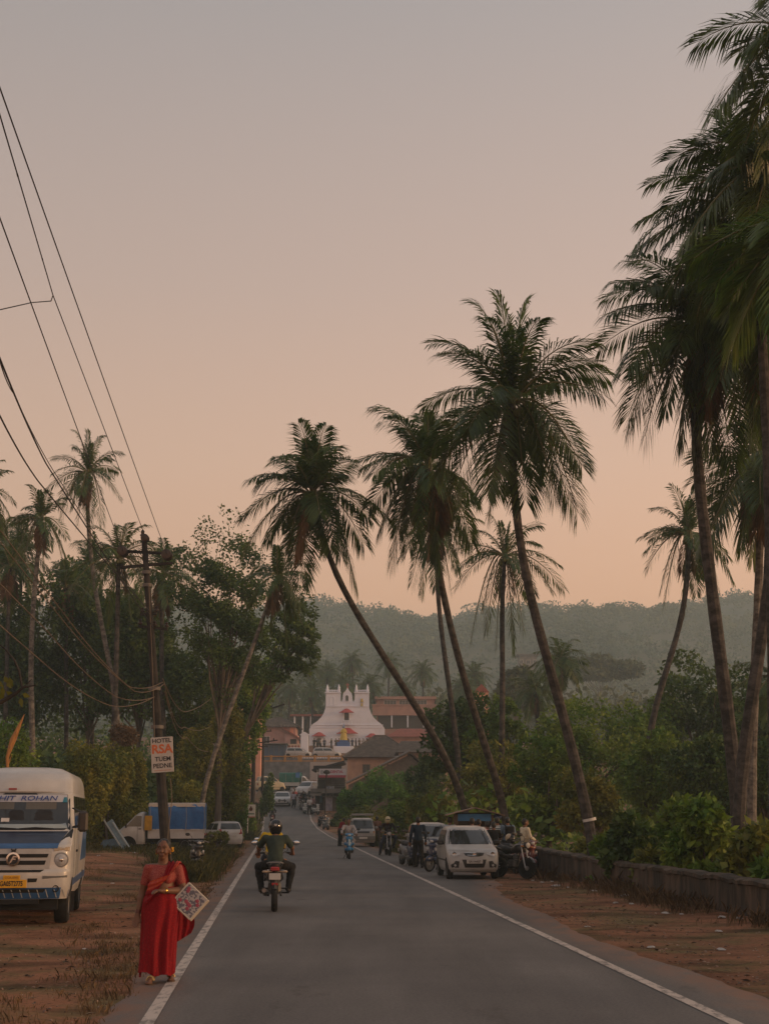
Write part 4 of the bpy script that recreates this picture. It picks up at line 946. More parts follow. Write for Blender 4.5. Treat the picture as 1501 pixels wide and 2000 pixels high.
opening(676, 1363, 6, 11, mat('niche', (.10, .11, .09), .7), 'niche'); opening(675.5, 1398.5, 9.5, 16, mat('door_wood', (.07, .05, .045), .6), 'central_window')
for px, w in ((621, 11), (676, 12), (725, 11)): opening(px, 1452, w, 20, dark_op, 'door')
b = MB(); x0, z0 = cp(667, 1411.5)
for k in range(8): b.lathe([(.05, -.3), (.09, -.12), (.05, .05), (.07, .3)], (cp(666 + k * 2.8, 0)[0], -.35, z0), 'z', 6)
b.box((cp(675.8, 0)[0], -.35, z0 + .34), (2.0, .2, .1)); b.box((cp(675.8, 0)[0], -.25, z0 - .36), (2.1, .55, .12)); b.build('balcony', church_w, ch)
for px, w, py in ((675.5, 29, 1392), (677, 42, 1433), (621.5, 28, 1438), (726, 27, 1440)):
    b = MB(); x, z = cp(px, py); w /= CS; hh = w * .27; o = 0; V = []; n = 12
    for i in range(n + 1):
        a = PI * i / n; xx = x + w / 2 * math.cos(a)
        V += [(xx, -1.1, z + .05), (x + w * .40 * math.cos(a), -.5, z + hh * .6 * math.sin(a) + .05), (x + w * .3 * math.cos(a), -.01, z + hh * math.sin(a) + .05)]
    F = [(3 * i + k, 3 * i + 3 + k, 3 * i + 4 + k, 3 * i + 1 + k) for i in range(n) for k in (0, 1)]
    b.add(V, F); ao = b.build('awning', awn, ch)
    b = MB(); b.box((x, -1.1, z), (w, .05, .12)); b.build('valance', awn, ao, smooth=False)
# steps, statue, gate pillar
b = MB()
for k in range(7): b.box((0, 1.5 + k * .4, k * .17 - .4), (7.5, .42, .9 + .17 * k))
tag(b.build('church_steps', mat('steps', (.5, .45, .42), .9), None, (cx0 + .2, CD - 7, cz0 - 1.35), smooth=False), 'pale steps climbing to the church doors', 'steps')
sx, sy_, sz = X(670, 228), 228, W(670, 1478, 228).z
t = thing('statue', 'yellow robed statue on a blue and white plinth before the church', 'statue', (sx, sy_, sz))
b = MB(); b.box((0, 0, .8), (3.2, 2.4, 1.6), bev=.05); b.build('plinth', church_w, t, smooth=False)
b = MB(); b.box((0, 0, 1.95), (2.1, 1.8, .7), bev=.04); b.box((0, 0, 2.45), (1.3, 1.2, .3), bev=.04); b.build('blue_base', mat('statue_blue', (.06, .13, .32), .6), t, smooth=False)
b = MB(); b.lathe([(.62, 2.6), (.55, 3.0), (.42, 3.8), (.34, 4.3), (.12, 4.5)], n=14); b.build('robe', mat('robe_yellow', (.62, .45, .07), .6), t)
b = MB(); b.ball((0, 0, 4.68), (.2, .2, .26)); b.lathe([(.2, 4.75), (.12, 5.0), (0, 5.25)], n=10); b.build('head', mat('statue_top', (.20, .26, .42), .6), t)
b = MB()
for sg in (-1, 1): b.tube([(sg * .3, 0, 4.2), (sg * .45, -.2, 3.8), (sg * .15, -.4, 3.9)], [.13, .12, .08], 8)
b.build('arm', mat('robe_yellow', (.6, .4, .06)), t)
t = thing('gate_pillar', 'white pillar with a pointed cap left of the church forecourt', 'pillar', (X(593, 215), 215, W(593, 1474, 215).z))
b = MB(); b.box((0, 0, 1.4), (1.15, .8, 3.0), bev=.03); b.build('shaft', church_w, t, smooth=False); b = MB(); b.prism([(-.7, 2.9), (.7, 2.9), (.7, 3.0), (.1, 3.35), (-.2, 3.35), (-.7, 3.0)], -.45, .45); b.build('cap', church_w, t, smooth=False)
# village houses
t, h = house('pink_house', 'pink house with a grey tiled hip roof left of the church', 538, 222, 5.8, 6, 1420, pink)
hip_roof(t, 5.8, 6, h, 1.6, .7, tile, ridge=1.2)
b = MB()
for k in range(12): b.box((-2.9 + k * .52, -.75, h + .18), (.3, .1, .4))
b.build('eave_boards', concrete, t, smooth=False)
window(t, -1.6, -.001, h * .55, 1.0, 1.2); b = MB(); b.box((2.3, -.1, h * .5), (.5, .2, h)); b.build('pier', orange_w, t, smooth=False)
t, h = house('lean_to', 'small pink lean-to with a sloping roof on the pink house', 567, 221, 2.0, 3, 1436, pink); b = MB(); b.prism([(-1.2, h + 1.0), (1.4, h - .7), (1.4, h - .5), (-1.2, h + 1.2)], -.4, 3.2); b.build('roof', tile_red, t, smooth=False); b = MB(); b.box((.3, -.02, h - 1.4), (.9, .06, 1.6)); b.build('door', dark_op, t, smooth=False)
t, h = house('orange_house', 'tall orange-pink house catching the low sun behind the black poles', 468, 190, 5.2, 5, 1352, orange_w)
b = MB(); b.box((0, 2.5, h + .15), (5.8, 5.8, .3)); b.build('roof', concrete, t, smooth=False)
for k in range(2):
    for zz in (.35, .75): window(t, -1.2 + k * 2.4, -.001, h * zz, 1.1, 1.2)
t, h = house('veranda_house', 'long low building with a deep dark veranda behind the church wing', 612, 262, 8.5, 6, 1400, concrete)
b = MB(); b.box((0, 2.4, h + .2), (9.4, 8, .35)); b.build('roof', tile_red, t, smooth=False)
for k in range(3): b = MB(); b.tube([(-3.6 + k * 1.5, -1.2, -.5), (-3.6 + k * 1.5, -1.2, h + .1)], .16, 8); b.build('column', church_w, t)
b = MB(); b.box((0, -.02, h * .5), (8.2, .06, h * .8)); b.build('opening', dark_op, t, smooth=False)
SD = 268.0; t, h = house('salmon_building', 'large two-storey salmon building with a strip of windows right of the church', 792, SD, 10.9, 9, 1366, salmon)
zz = lambda py: W(792, py, SD).z - t.location.z
b = MB(); b.box((0, 4.3, h + .25), (11.6, 10, .5)); b.build('roof', salmon, t, smooth=False)
b = MB(); b.box((-.25, -.7, zz(1388)), (11.9, 1.4, zz(1378) - zz(1398))); b.build('balcony', salmon, t, smooth=False)
b = MB(); b.box((-.25, -.75, zz(1378)), (12.1, 1.6, .22)); b.build('ledge', salmon, t, smooth=False)
for px in (762, 792, 822): window(t, (px - 792) / 2813 * SD, -.001, zz(1372.5), 2.3, .95, bars=4)
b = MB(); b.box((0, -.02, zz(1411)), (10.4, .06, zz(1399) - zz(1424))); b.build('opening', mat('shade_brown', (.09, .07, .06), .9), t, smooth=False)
for k in range(3): b = MB(); b.box((-2.6 + k * 3, -1.2, zz(1408)), (.22, .22, zz(1397) - zz(1424))); b.build('column', church_w, t, smooth=False)
t, h = house('red_roofed_house', 'low salmon house with a red gabled roof below the salmon building', 802, 216, 6.2, 6, 1438, salmon)
b = MB(); z2 = W(790, 1421, 216).z - t.location.z
roof_courses(b, ((-3.9, -.6, h - .1), (3.6, -.6, h - .1), (1.8, 3, z2), (-1.6, 3, z2)), 8); roof_courses(b, ((3.6, 6, h - .1), (-3.9, 6, h - .1), (-1.6, 3, z2), (1.8, 3, z2)), 6)
b.add([(-3.9, -.6, h - .1), (-1.6, 3, z2), (-3.9, 6, h - .1)], [(0, 1, 2)]); b.build('roof', tile_red, t, smooth=False); window(t, 1.2, -.001, h * .6, 1.1, 1.0)
t, h = house('blue_shed', 'shed of blue painted sheets beside the black poles', 528, 211, 4.4, 3, 1455, mat('blue_sheet', (.07, .12, .22), .6, rgb2=(.05, .09, .17), scale=2)); b = MB(); b.box((0, 1.2, h + .08), (4.9, 4, .12), rx=R(-3)); b.build('roof', concrete, t, smooth=False)
for k in range(6): b = MB(); b.box((-1.9 + k * .76, -.03, h * .45), (.06, .06, h)); b.build('batten', concrete, t, smooth=False)
t, h = house('cream_wall_house', 'cream boundary wall with small arched slots beside the gate pillar', 568, 213, 2.4, .6, 1453, mat('cream', (.55, .42, .32), .85))
for k in range(5): b = MB(); b.prism([(-.95 + k * .46, h - .75), (-.7 + k * .46, h - .75), (-.7 + k * .46, h - .3), (-.82 + k * .46, h - .15), (-.95 + k * .46, h - .3)], -.03, .02); b.build('slot', tile_red, t, smooth=False)
# retaining wall with railing
t = thing('retaining_wall', 'grey stone retaining wall holding up the church forecourt', 'wall', (X(600, 206), 206.2, 5.2))
b = MB(); b.box((0, .35, 1.9), (34, .7, 5.2)); b.build('masonry', mat('stone_wall', (.10, .105, .115), .9, rgb2=(.19, .195, .21), scale=1.0, bump=.6), t, smooth=False)
b = MB(); b.box((3.8, -.02, 2.7), (7, .06, 2.6)); b.build('whitewashed_panel', mat('greywash', (.34, .31, .31), .9), t, smooth=False)
zr_ = W(600, 1487, 206).z
yellow = mat('railing_yellow', (.40, .20, .045), .6, var=.15)
for nm, lab, a, c, m in (('railing', 'orange railing with dark panels along the forecourt edge', 500, 582, mat('railing_dark', (.06, .04, .03), .7)), ('railing', 'orange railing with white balusters above the shop roof', 586, 668, church_w)):
    x0, x1 = X(a, 206), X(c, 206); t = thing(nm, lab, 'railing', ((x0 + x1) / 2, 206.3, zr_)); l = x1 - x0
    b = MB(); b.box((0, 0, .72), (l, .2, .16)); b.box((0, 0, .06), (l, .22, .12))
    b.build('rail', yellow, t, smooth=False)
    for k in range(4): b = MB(); b.box((-l / 2 + l * k / 3, 0, .42), (.32, .3, .95)); b.build('post', yellow, t, smooth=False)
    b = MB()
    for k in range(26): b.box((-l / 2 + l * (k + .5) / 26, 0, .39), (.13, .12, .54))
    b.build('balusters', m, t, smooth=False)
# tiled houses at right
TD = 166.0; t, h = house('tiled_house', 'peach house under a large grey tiled hip roof beside the road', 742, TD, 7.6, 8, 1479, peach, base=2.2)
hip_roof(t, 7.6, 8, h, (1479 - 1434) * TD / 2813, .55, tile, 20, ridge=1.4); window(t, -1.6, -.001, h - 1.3, .8, .9, fr=timber); window(t, 1.2, -.001, h - 1.3, .8, .9, fr=timber)
t, h = house('tiled_house', 'low peach house with a dark tiled roof right of the large grey one', 826, 158, 5.2, 6, 1468, peach, base=2.0)
b = MB(); roof_courses(b, ((-3.1, -.7, h - .1), (3.1, -.7, h - .1), (2.2, 3, h + 1.3), (-2.4, 3, h + 1.3)), 10); roof_courses(b, ((3.1, 6.7, h - .1), (-3.1, 6.7, h - .1), (-2.4, 3, h + 1.3), (2.2, 3, h + 1.3)), 6); b.build('roof', tile, t, smooth=False); window(t, .5, -.001, h - 1.0, .9, .8, fr=timber)
b = MB(); b.prism([(-.7, h - .3), (3.0, h - .3), (3, h + .6)], .0, .1, axis='x'); b.build('gable', peach, t, smooth=False)
# broken-tiled shed: mono-pitch roof sloping down to the road
SH = 138.0; x0, x1 = X(676, SH), X(800, SH); t = thing('tiled_shed', 'long shed with a broken tiled roof sloping down towards the shop', 'shed', (x0, SH, Zr(SH) - .3))
zA = W(676, 1524, SH).z - t.location.z; zB = W(790, 1472, SH + 6).z - t.location.z
b = MB(); a = (0, 0, zA); roof_courses(b, ((-.2, 7, zA - .1), (.0, -.6, zA - .3), (x1 - x0, -.6, zB - .1), (x1 - x0 - .3, 7, zB + .2)), 22, lift=.09); roof_courses(b, ((x1 - x0 + 3.4, -.6, zA - .2), (x1 - x0 + 3.4, 7, zA), (x1 - x0 - .3, 7, zB + .2), (x1 - x0, -.6, zB - .1)), 12, lift=.09); b.build('roof', tile_old, t, smooth=False)
b = MB(); b.tube([(0, -.66, zA - .25), (x1 - x0, -.66, zB - .02)], .09, 6); b.build('barge_board', steel, t)
b = MB(); b.prism([(.2, -1), (x1 - x0 + 3.0, -1), (x1 - x0 + 3.0, zA - .35), (x1 - x0, zB - .35), (.2, zA - .45)], -.2, 6.6); b.build('wall', mat('mud_wall', (.12, .095, .08), .9, var=.3), t, smooth=False)
# corner shop with signboard
HD = 146.0; sx0, sx1 = X(611, HD), X(672, HD); t = thing('corner_shop', 'two-level corner shop with a dark sloping awning and open front by the road', 'shop', ((sx0 + sx1) / 2, HD, Zr(HD) - .1)); w = sx1 - sx0; Z = lambda py: W(640, py, HD).z - t.location.z
b = MB(); b.box((.25, 3, Z(1512) / 2), (w - .4, 5.6, Z(1512))); b.build('wall', mat('shop_wall', (.16, .135, .11), .9, rgb2=(.10, .085, .07), scale=1), t, smooth=False)
b = MB(); b.prism([(-w / 2 - .1, Z(1503)), (w / 2, Z(1486)), (w / 2, Z(1490)), (-w / 2 - .1, Z(1506))], -1.1, 6.2); b.box((-.1, -1.12, Z(1500)), (w * .9, .04, .4), ry=R(0)); b.build('awning_roof', mat('tarp_black', (.035, .033, .035), .8, var=.3), t, smooth=False)
b = MB(); b.box((-.25, -.5, Z(1545)), (w - .1, 1.3, .45)); b.box((-w / 2 + .35, -.55, Z(1551)), (1.1, 1.2, .35)); b.build('upper_slab', concrete, t, smooth=False)
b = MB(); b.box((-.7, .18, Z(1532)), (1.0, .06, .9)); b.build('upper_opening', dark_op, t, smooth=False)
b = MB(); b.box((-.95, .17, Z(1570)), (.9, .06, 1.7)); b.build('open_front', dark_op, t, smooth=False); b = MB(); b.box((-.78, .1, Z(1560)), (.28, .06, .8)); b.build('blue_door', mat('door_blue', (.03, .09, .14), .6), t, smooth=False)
b = MB(); b.box((.12, -.3, Z(1545)), (.85, .1, 1.0)); b.build('poster_board', mat('poster_blue', (.12, .16, .22), .7, rgb2=(.38, .38, .38), scale=5), t, smooth=False)
b = MB(); b.box((.1, -.25, Z(1556)), (1.3, .8, .12)); b.build('lower_slab', concrete, t, smooth=False)
b = MB(); b.box((.0, -.2, Z(1576) + .05), (.75, .5, Z(1558) - Z(1594))); b.build('pillar', mat('lilac_pillar', (.42, .38, .42), .85, rgb2=(.28, .26, .33), scale=3), t, smooth=False)
for px in (619.5,): b = MB(); b.tube([((px - 641.5) / 2813 * HD, -1.0, Z(1536)), ((px - 641.5) / 2813 * HD, -1.0, Z(1503))], .05, 6); b.build('awning_post', white_p, t)
b = MB()
for k in range(4): b.box((1.0, -.02 - .02 * k, Z(1524 + k * 4)), (1.4, .06, .1))
b.build('shelf_ledge', concrete, t, smooth=False)
q = W(649, 1510, HD - 1.3); t = thing('shop_signboard', 'white signboard with a red lower band above the corner shop', 'sign', q)
b = MB(); b.box((0, 0, 0), (2.72, .08, .88)); b.build('board', mat('board_white', (.50, .48, .52), .6), t, smooth=False)
b = MB(); b.box((0, -.045, -.32), (2.72, .01, .24)); b.build('red_band', mat('band_red', (.36, .06, .09), .6), t, smooth=False)
b = MB(); b.ball((-1.05, -.045, .12), (.2, .01, .22)); b.build('emblem', mat('emblem_grey', (.28, .29, .32), .6), t)
text('DENTAL', .36, mat('text_red', (.40, .035, .08), .5), t, (.45, -.05, .12), bold=.01, sx=.95)
# tea stall
q = W(925, 1600, 51); t = thing('tea_stall', 'small roadside stall with a rusty tin gable roof and blue front board', 'stall', (q.x, 51, 0)); g = H(q.x, 51); z0 = W(925, 1577, 51).z; z1 = W(925, 1591, 51).z
b = MB()
for sg in (-1, 1):
    for k in range(10):
        xa, xb = sg * k * .1, sg * (k + 1.15) * .1; za, zb_ = z0 - (z0 - z1) * k / 10, z0 - (z0 - z1) * (k + 1.15) / 10
        b.add([(xa, -.9, za), (xb, -.9, zb_), (xb, .9, zb_), (xa, .9, za), (xa, -.9, za - .03), (xb, -.9, zb_ - .03), (xb, .9, zb_ - .03), (xa, .9, za - .03)], [(0, 1, 2, 3), (4, 7, 6, 5), (0, 4, 5, 1), (2, 6, 7, 3), (1, 5, 6, 2), (0, 3, 7, 4)])
b.build('roof', mat('rusty_tin', (.16, .10, .075), .6, rgb2=(.32, .23, .18), scale=3), t, smooth=False)
b = MB(); b.box((-.02, -.6, (W(925, 1591, 51).z + W(925, 1602, 51).z) / 2), (1.16, .05, .24)); b.build('front_board', mat('stall_blue', (.03, .15, .34), .6), t, smooth=False)
for sx_ in (-.62, -.7, .62): b = MB(); b.box((sx_, -.58, z1 / 2), (.07, .07, z1)); b.build('post', timber, t, smooth=False)
for sx_ in (-.66, .66): b = MB(); b.box((sx_, .55, z1 / 2), (.07, .07, z1)); b.build('post', timber, t, smooth=False)
b = MB(); b.box((0, -.35, .5), (1.3, .7, 1.0)); b.build('counter', timber, t, smooth=False); b = MB(); b.box((0, .6, .95), (1.3, .04, 1.9)); b.build('back_wall', mat('stall_back', (.05, .04, .035), .9), t, smooth=False)
for i, (x_, c_) in enumerate(((-.35, (.4, .1, .04)), (-.2, (.45, .16, .05)), (-.05, (.12, .1, .06)), (.35, (.3, .2, .1)))):
    b = MB(); b.lathe([(.05, 0), (.06, .02), (.06, .16), (.03, .2), (.03, .23)], (x_, -.45, 1.003 + .0), 'z', 10); tag(b.build('snack_jar', mat('jar%d' % i, c_, .4), None, (q.x, 51, 0)), ['orange snack jar, first from the left on the stall counter', 'bright orange snack jar, second on the stall counter', 'dark snack jar in the middle of the stall counter', 'tan snack jar at the right end of the stall counter'][i], 'jar', 'jars on the stall counter')
b = MB(); b.ball((.78, -.5, z1 - .06), (.16, .14, .1)); b.build('blue_bundle', mat('bundle_blue', (.03, .05, .16), .7), t)
t, h = house('pink_tower', 'sunlit pink house corner glimpsed above the large-leaved trees between curving trunks', 943, 152, 1.5, 2, 1352, orange_w); b = MB(); b.prism([(-.85, h), (.85, h), (0, h + .9)], -.1, 2.1); b.build('roof', tile_red, t, smooth=False); window(t, 0, -.001, h - 1.6, .6, .9)
# white house on the hill
t, h = house('hill_house', 'white house half hidden in trees at the foot of the hill', 1037, 420, 5, 6, 1280, concrete, base=18); b = MB(); b.box((0, 3, h + .2), (6.6, 7, .4)); b.build('roof', concrete, t, smooth=False)
for k in range(3): window(t, -2 + k * 2, -.001, h - 2, 1.0, 1.2)
# blue sheets leaning by the truck, foreground twig, blossom
t = thing('metal_sheet', 'pale blue metal panel leaning in the scrub by the truck cab', 'panel', (X(240, 60), 60, H(X(240, 60), 60)))
b = MB(); b.box((-.15, .0, .55), (.34, .05, 1.5), ry=R(-35)); b.build('sheet', mat('panel_blue', (.16, .26, .34), .5, var=.2), t, smooth=False); b = MB(); b.box((-.32, -.06, .58), (.05, .07, 1.6), ry=R(-35)); b.box((.02, -.06, .53), (.05, .07, 1.45), ry=R(-35)); b.build('edge_rail', mat('panel_edge', (.3, .36, .4), .5), t, smooth=False)
t = thing('metal_sheet', 'darker blue sheet lying flat at the foot of the leaning panel', 'panel', (X(218, 60.5), 60.5, H(X(218, 60.5), 60.5))); b = MB(); b.prism([(-.5, .02), (.45, .02), (.4, .30), (.1, .42), (-.3, .36)], -.03, .03); b.build('sheet', mat('sheet_blue', (.06, .13, .22), .5, var=.2), t, smooth=False)
t = thing('bare_branch', 'dark bare branch with a few yellow leaves reaching in from the left edge', 'branch', W(0, 1370, 14))
o_ = W(0, 1370, 14); Q_ = lambda px, py: tuple(W(px, py, 14) - o_)
b = MB(); b.tube([Q_(-60, 1400), Q_(0, 1372), Q_(30, 1355), Q_(46, 1342), Q_(72, 1338)], [.03, .024, .019, .014, .004], 7); b.tube([Q_(44, 1344), Q_(38, 1310), Q_(28, 1288), Q_(8, 1265), Q_(-30, 1240)], [.013, .011, .010, .008, .007], 6); b.tube([Q_(46, 1342), Q_(63, 1326)], [.008, .003], 5); b.build('stem', iron, t)
rng = np.random.default_rng(4); PP = np.array([Q_(*p) for p in [(8, 1320), (14, 1330), (5, 1340), (12, 1350), (18, 1322), (44, 1355), (40, 1362), (2, 1352), (-4, 1330)]]); U = unit(np.array([[.5, 0, -1.0]]) + rng.normal(0, .4, PP.shape)); v, f = quads_from(PP, U, unit(np.cross(U, [[0, 1, .2]])), .11, .026)
link('leaves', mesh_np('leaves', v, f, mat('leaf_yellow', (.15, .15, .02), .5, trans=.5)), t)
t = thing('dead_frond', 'dry orange frond sticking up behind the minibus roof', 'frond', W(16, 1500, 40)); o_ = W(16, 1500, 40); Q_ = lambda px, py: tuple(W(px, py, 40) - o_)
b = MB(); b.tube([Q_(15, 1530), Q_(15, 1478), Q_(26, 1445), Q_(38, 1418), Q_(48, 1395)], [.03, .05, .09, .05, .008], 6); b.build('blade', mat('frond_orange', (.36, .17, .05), .7, var=.3, stretch=(4, 4, .5)), t); b = MB(); b.tube([Q_(17, 1492), Q_(24, 1472)], [.02, .004], 5); b.build('split', mat('frond_orange', (.3, .2, .1)), t)
# ------------------------------------------------------------------ vehicles
tyre_m = mat('tyre', (.012, .012, .012), .85, var=.3); rim_m = mat('rim_silver', (.38, .38, .38), .35, metal=.8, var=.1)
steel_rim = mat('rim_steel', (.26, .255, .25), .5, metal=.3, var=.2)
blk = mat('black_plastic', (.016, .016, .017), .5, var=.3); chrome = mat('chrome', (.6, .6, .6), .15, metal=1.0, var=.05)
glass_d = mat('car_glass', (.025, .028, .030), .06, var=.05, spec=.8); lamp_m = mat('lamp_clear', (.42, .42, .42), .12, coat=.6, var=.25, scale=30)
red_l = mat('lamp_red', (.30, .012, .012), .2, coat=.5); amber = mat('lamp_amber', (.42, .16, .02), .3)
plate_w = mat('plate_white', (.46, .45, .44), .5, var=.05); plate_y = mat('plate_yellow', (.62, .33, .015), .5, var=.06)
under = mat('underbody', (.010, .010, .010), .9)
def paint(name, c, rough=.32, dirt=.12): return mat(name, c, rough, var=dirt, scale=2.5, coat=.35, spec=.5)
class Shell:
    """body made of stacked rounded outlines: rows (z, y_front, y_rear, half_width, corner_radius, bow)"""
    def __init__(s, rows, n=8):
        a = np.array(rows, float); z = a[:, 0]
        zz = np.sort(np.concatenate([z] + [z[:-1] + (z[1:] - z[:-1]) * f for f in (.25, .5, .75)]))
        s.z, s.a = zz, np.stack([np.interp(zz, z, a[:, k]) for k in range(6)], 1)
        for k in (1, 2, 3):      # ease the profile a little
            q = s.a[:, k].copy(); q[1:-1] = q[1:-1] * .5 + (q[:-2] + q[2:]) * .25; s.a[:, k] = q
    def P(s, z): return [float(np.interp(z, s.z, s.a[:, k])) for k in range(1, 6)]
    def front(s, x, z):
        yf, yr, hw, r, bow = s.P(z); ax = min(abs(x), hw); k = hw - r
        y = yf + bow * min(1, ax / k) ** 2
        if ax > k: y += r - math.sqrt(max(0, r * r - (ax - k) ** 2))
        return y
    def rear(s, x, z):
        yf, yr, hw, r, bow = s.P(z); ax = min(abs(x), hw); k = hw - r
        y = yr - bow * .6 * min(1, ax / k) ** 2
        if ax > k: y -= r - math.sqrt(max(0, r * r - (ax - k) ** 2))
        return y
    def ring(s, z):
        yf, yr, hw, r, bow = s.P(z); xs = [k / 6 * (hw - r) for k in range(-6, 7)]
        cs = [hw - r + r * math.sin(a) for a in np.linspace(.25, 1, 4) * PI / 2 * .985]
        X_ = [-c for c in cs[::-1]] + xs + cs
        return [(x, s.front(x, z), z) for x in X_] + [(x, s.rear(x, z), z) for x in X_[::-1]]
    def body(s, name, m, parent, angle=32):
        V = []; F = []; n = 0
        for i, z in enumerate(s.z):
            r = s.ring(z); n = len(r); V += r
            if i: F += [((i - 1) * n + k, (i - 1) * n + (k + 1) % n, i * n + (k + 1) % n, i * n + k) for k in range(n)]
        F += [tuple(range(n))[::-1], tuple(range((len(s.z) - 1) * n, len(s.z) * n))]
        b = MB(); b.add(V, F); return b.build(name, m, parent, angle=angle)
    def at(s, side, u, z, off):
        if side == 'f': return (u, s.front(u, z) - off, z)
        if side == 'b': return (u, s.rear(u, z) + off, z)
        yf, yr, hw, r, bow = s.P(z)
        return ((hw + off) * (1 if side == 'r' else -1), u, z)
    def quad(s, name, side, c4, m, parent, off=.006, nu=10, nv=6):
        """curved panel between four (u, z) corners: bottom-left, bottom-right, top-right, top-left"""
        V = []; F = []; c = np.array(c4, float)
        for j in range(nv + 1):
            for i in range(nu + 1):
                u, v = i / nu, j / nv; q = (c[0] * (1 - u) + c[1] * u) * (1 - v) + (c[3] * (1 - u) + c[2] * u) * v
                V.append(s.at(side, q[0], q[1], off))
        w = nu + 1
        F = [(j * w + i, j * w + i + 1, (j + 1) * w + i + 1, (j + 1) * w + i) for j in range(nv) for i in range(nu)]
        o = len(V); edge = [i for i in range(w)] + [j * w + nu for j in range(1, nv + 1)] + [nv * w + i for i in range(nu - 1, -1, -1)] + [j * w for j in range(nv - 1, 0, -1)]
        for e in edge:
            u, zz = V[e][0 if side in 'fb' else 1], V[e][2]; V.append(s.at(side, u, zz, -.02))
        F += [(edge[k], edge[(k + 1) % len(edge)], o + (k + 1) % len(edge), o + k) for k in range(len(edge))]
        b = MB(); b.add(V, F); return b.build(name, m, parent, angle=50)
    def poly(s, name, side, pts, m, parent, off=.008):
        n = len(pts); P = np.array(pts, float); c = P.mean(0); V = []; F = []; K = 4
        for k in range(K): V += [s.at(side, *(c + (p - c) * (1 - k / K)), off) for p in P]
        V.append(s.at(side, c[0], c[1], off)); V += [s.at(side, u, z, -.03) for u, z in P]
        for k in range(K - 1): F += [(k * n + i, k * n + (i + 1) % n, (k + 1) * n + (i + 1) % n, (k + 1) * n + i) for i in range(n)]
        F += [((K - 1) * n + i, (K - 1) * n + (i + 1) % n, K * n) for i in range(n)] + [(i, (i + 1) % n, K * n + 1 + (i + 1) % n, K * n + 1 + i) for i in range(n)]
        b = MB(); b.add(V, F); return b.build(name, m, parent, smooth=False)
def wheel(parent, x, y, r, w, rim=None, spokes=0, steer=0.0, rr=.62):
    b = MB(); h = w / 2
    b.lathe([(r * rr, -h * .8), (r * .88, -h), (r * .97, -h * .8), (r, -h * .3), (r, h * .3), (r * .97, h * .8), (r * .88, h), (r * rr, h * .8)], (0, 0, 0), 'x', 26)
    o = b.build('wheel', tyre_m, parent, (x, y, r), (0, 0, steer))
    sg = 1 if x >= 0 else -1
    b = MB(); b.lathe([(r * rr * 1.02, sg * h * .7), (r * rr * .95, sg * h * .86), (r * rr * .85, sg * h * .55), (r * .3, sg * h * .45), (r * .22, sg * h * .75), (0, sg * h * .8)], (0, 0, 0), 'x', 22)
    if spokes:
        for k in range(spokes):
            a = 2 * PI * k / spokes; b.tube([(sg * h * .8, r * .15 * math.cos(a), r * .15 * math.sin(a)), (sg * h * .75, r * rr * math.cos(a), r * rr * math.sin(a))], [r * .1, r * .07], 6)
    b.build('rim', rim or steel_rim, o)
    return o
def arches(sh, parent, ys, r, hw_f=None, m=None):
    for y in ys:
        for side in 'lr':
            pts = [(y + r * 1.16 * math.cos(a), max(sh.z[0] + .01, r + r * 1.16 * math.sin(a))) for a in np.linspace(PI * 1.08, -PI * .08, 15)]
            sh.poly('wheel_arch', side, pts, m or under, parent, off=.004)
def mirror(parent, x, y, z, m, s=(.2, .1, .14)):
    b = MB(); b.box((x, y, z), s, bev=.035); b.tube([(x - math.copysign(s[0] * .8, x), y + .04, z - .05), (x, y, z - .03)], .025, 6); b.build('side_mirror', m, parent)
def plate(parent, txt, loc, m, w=.5, h=.12, rz=0.0, size=.085):
    b = MB(); b.box((0, 0, 0), (w, .015, h), bev=.006); o = b.build('number_plate', m, parent, loc, (0, 0, rz), smooth=False)
    if txt: text(txt, size, txb, o, (0, -.011, 0), bold=.002, sx=min(1.0, w * 1.35 / (len(txt) * size)))
    return o
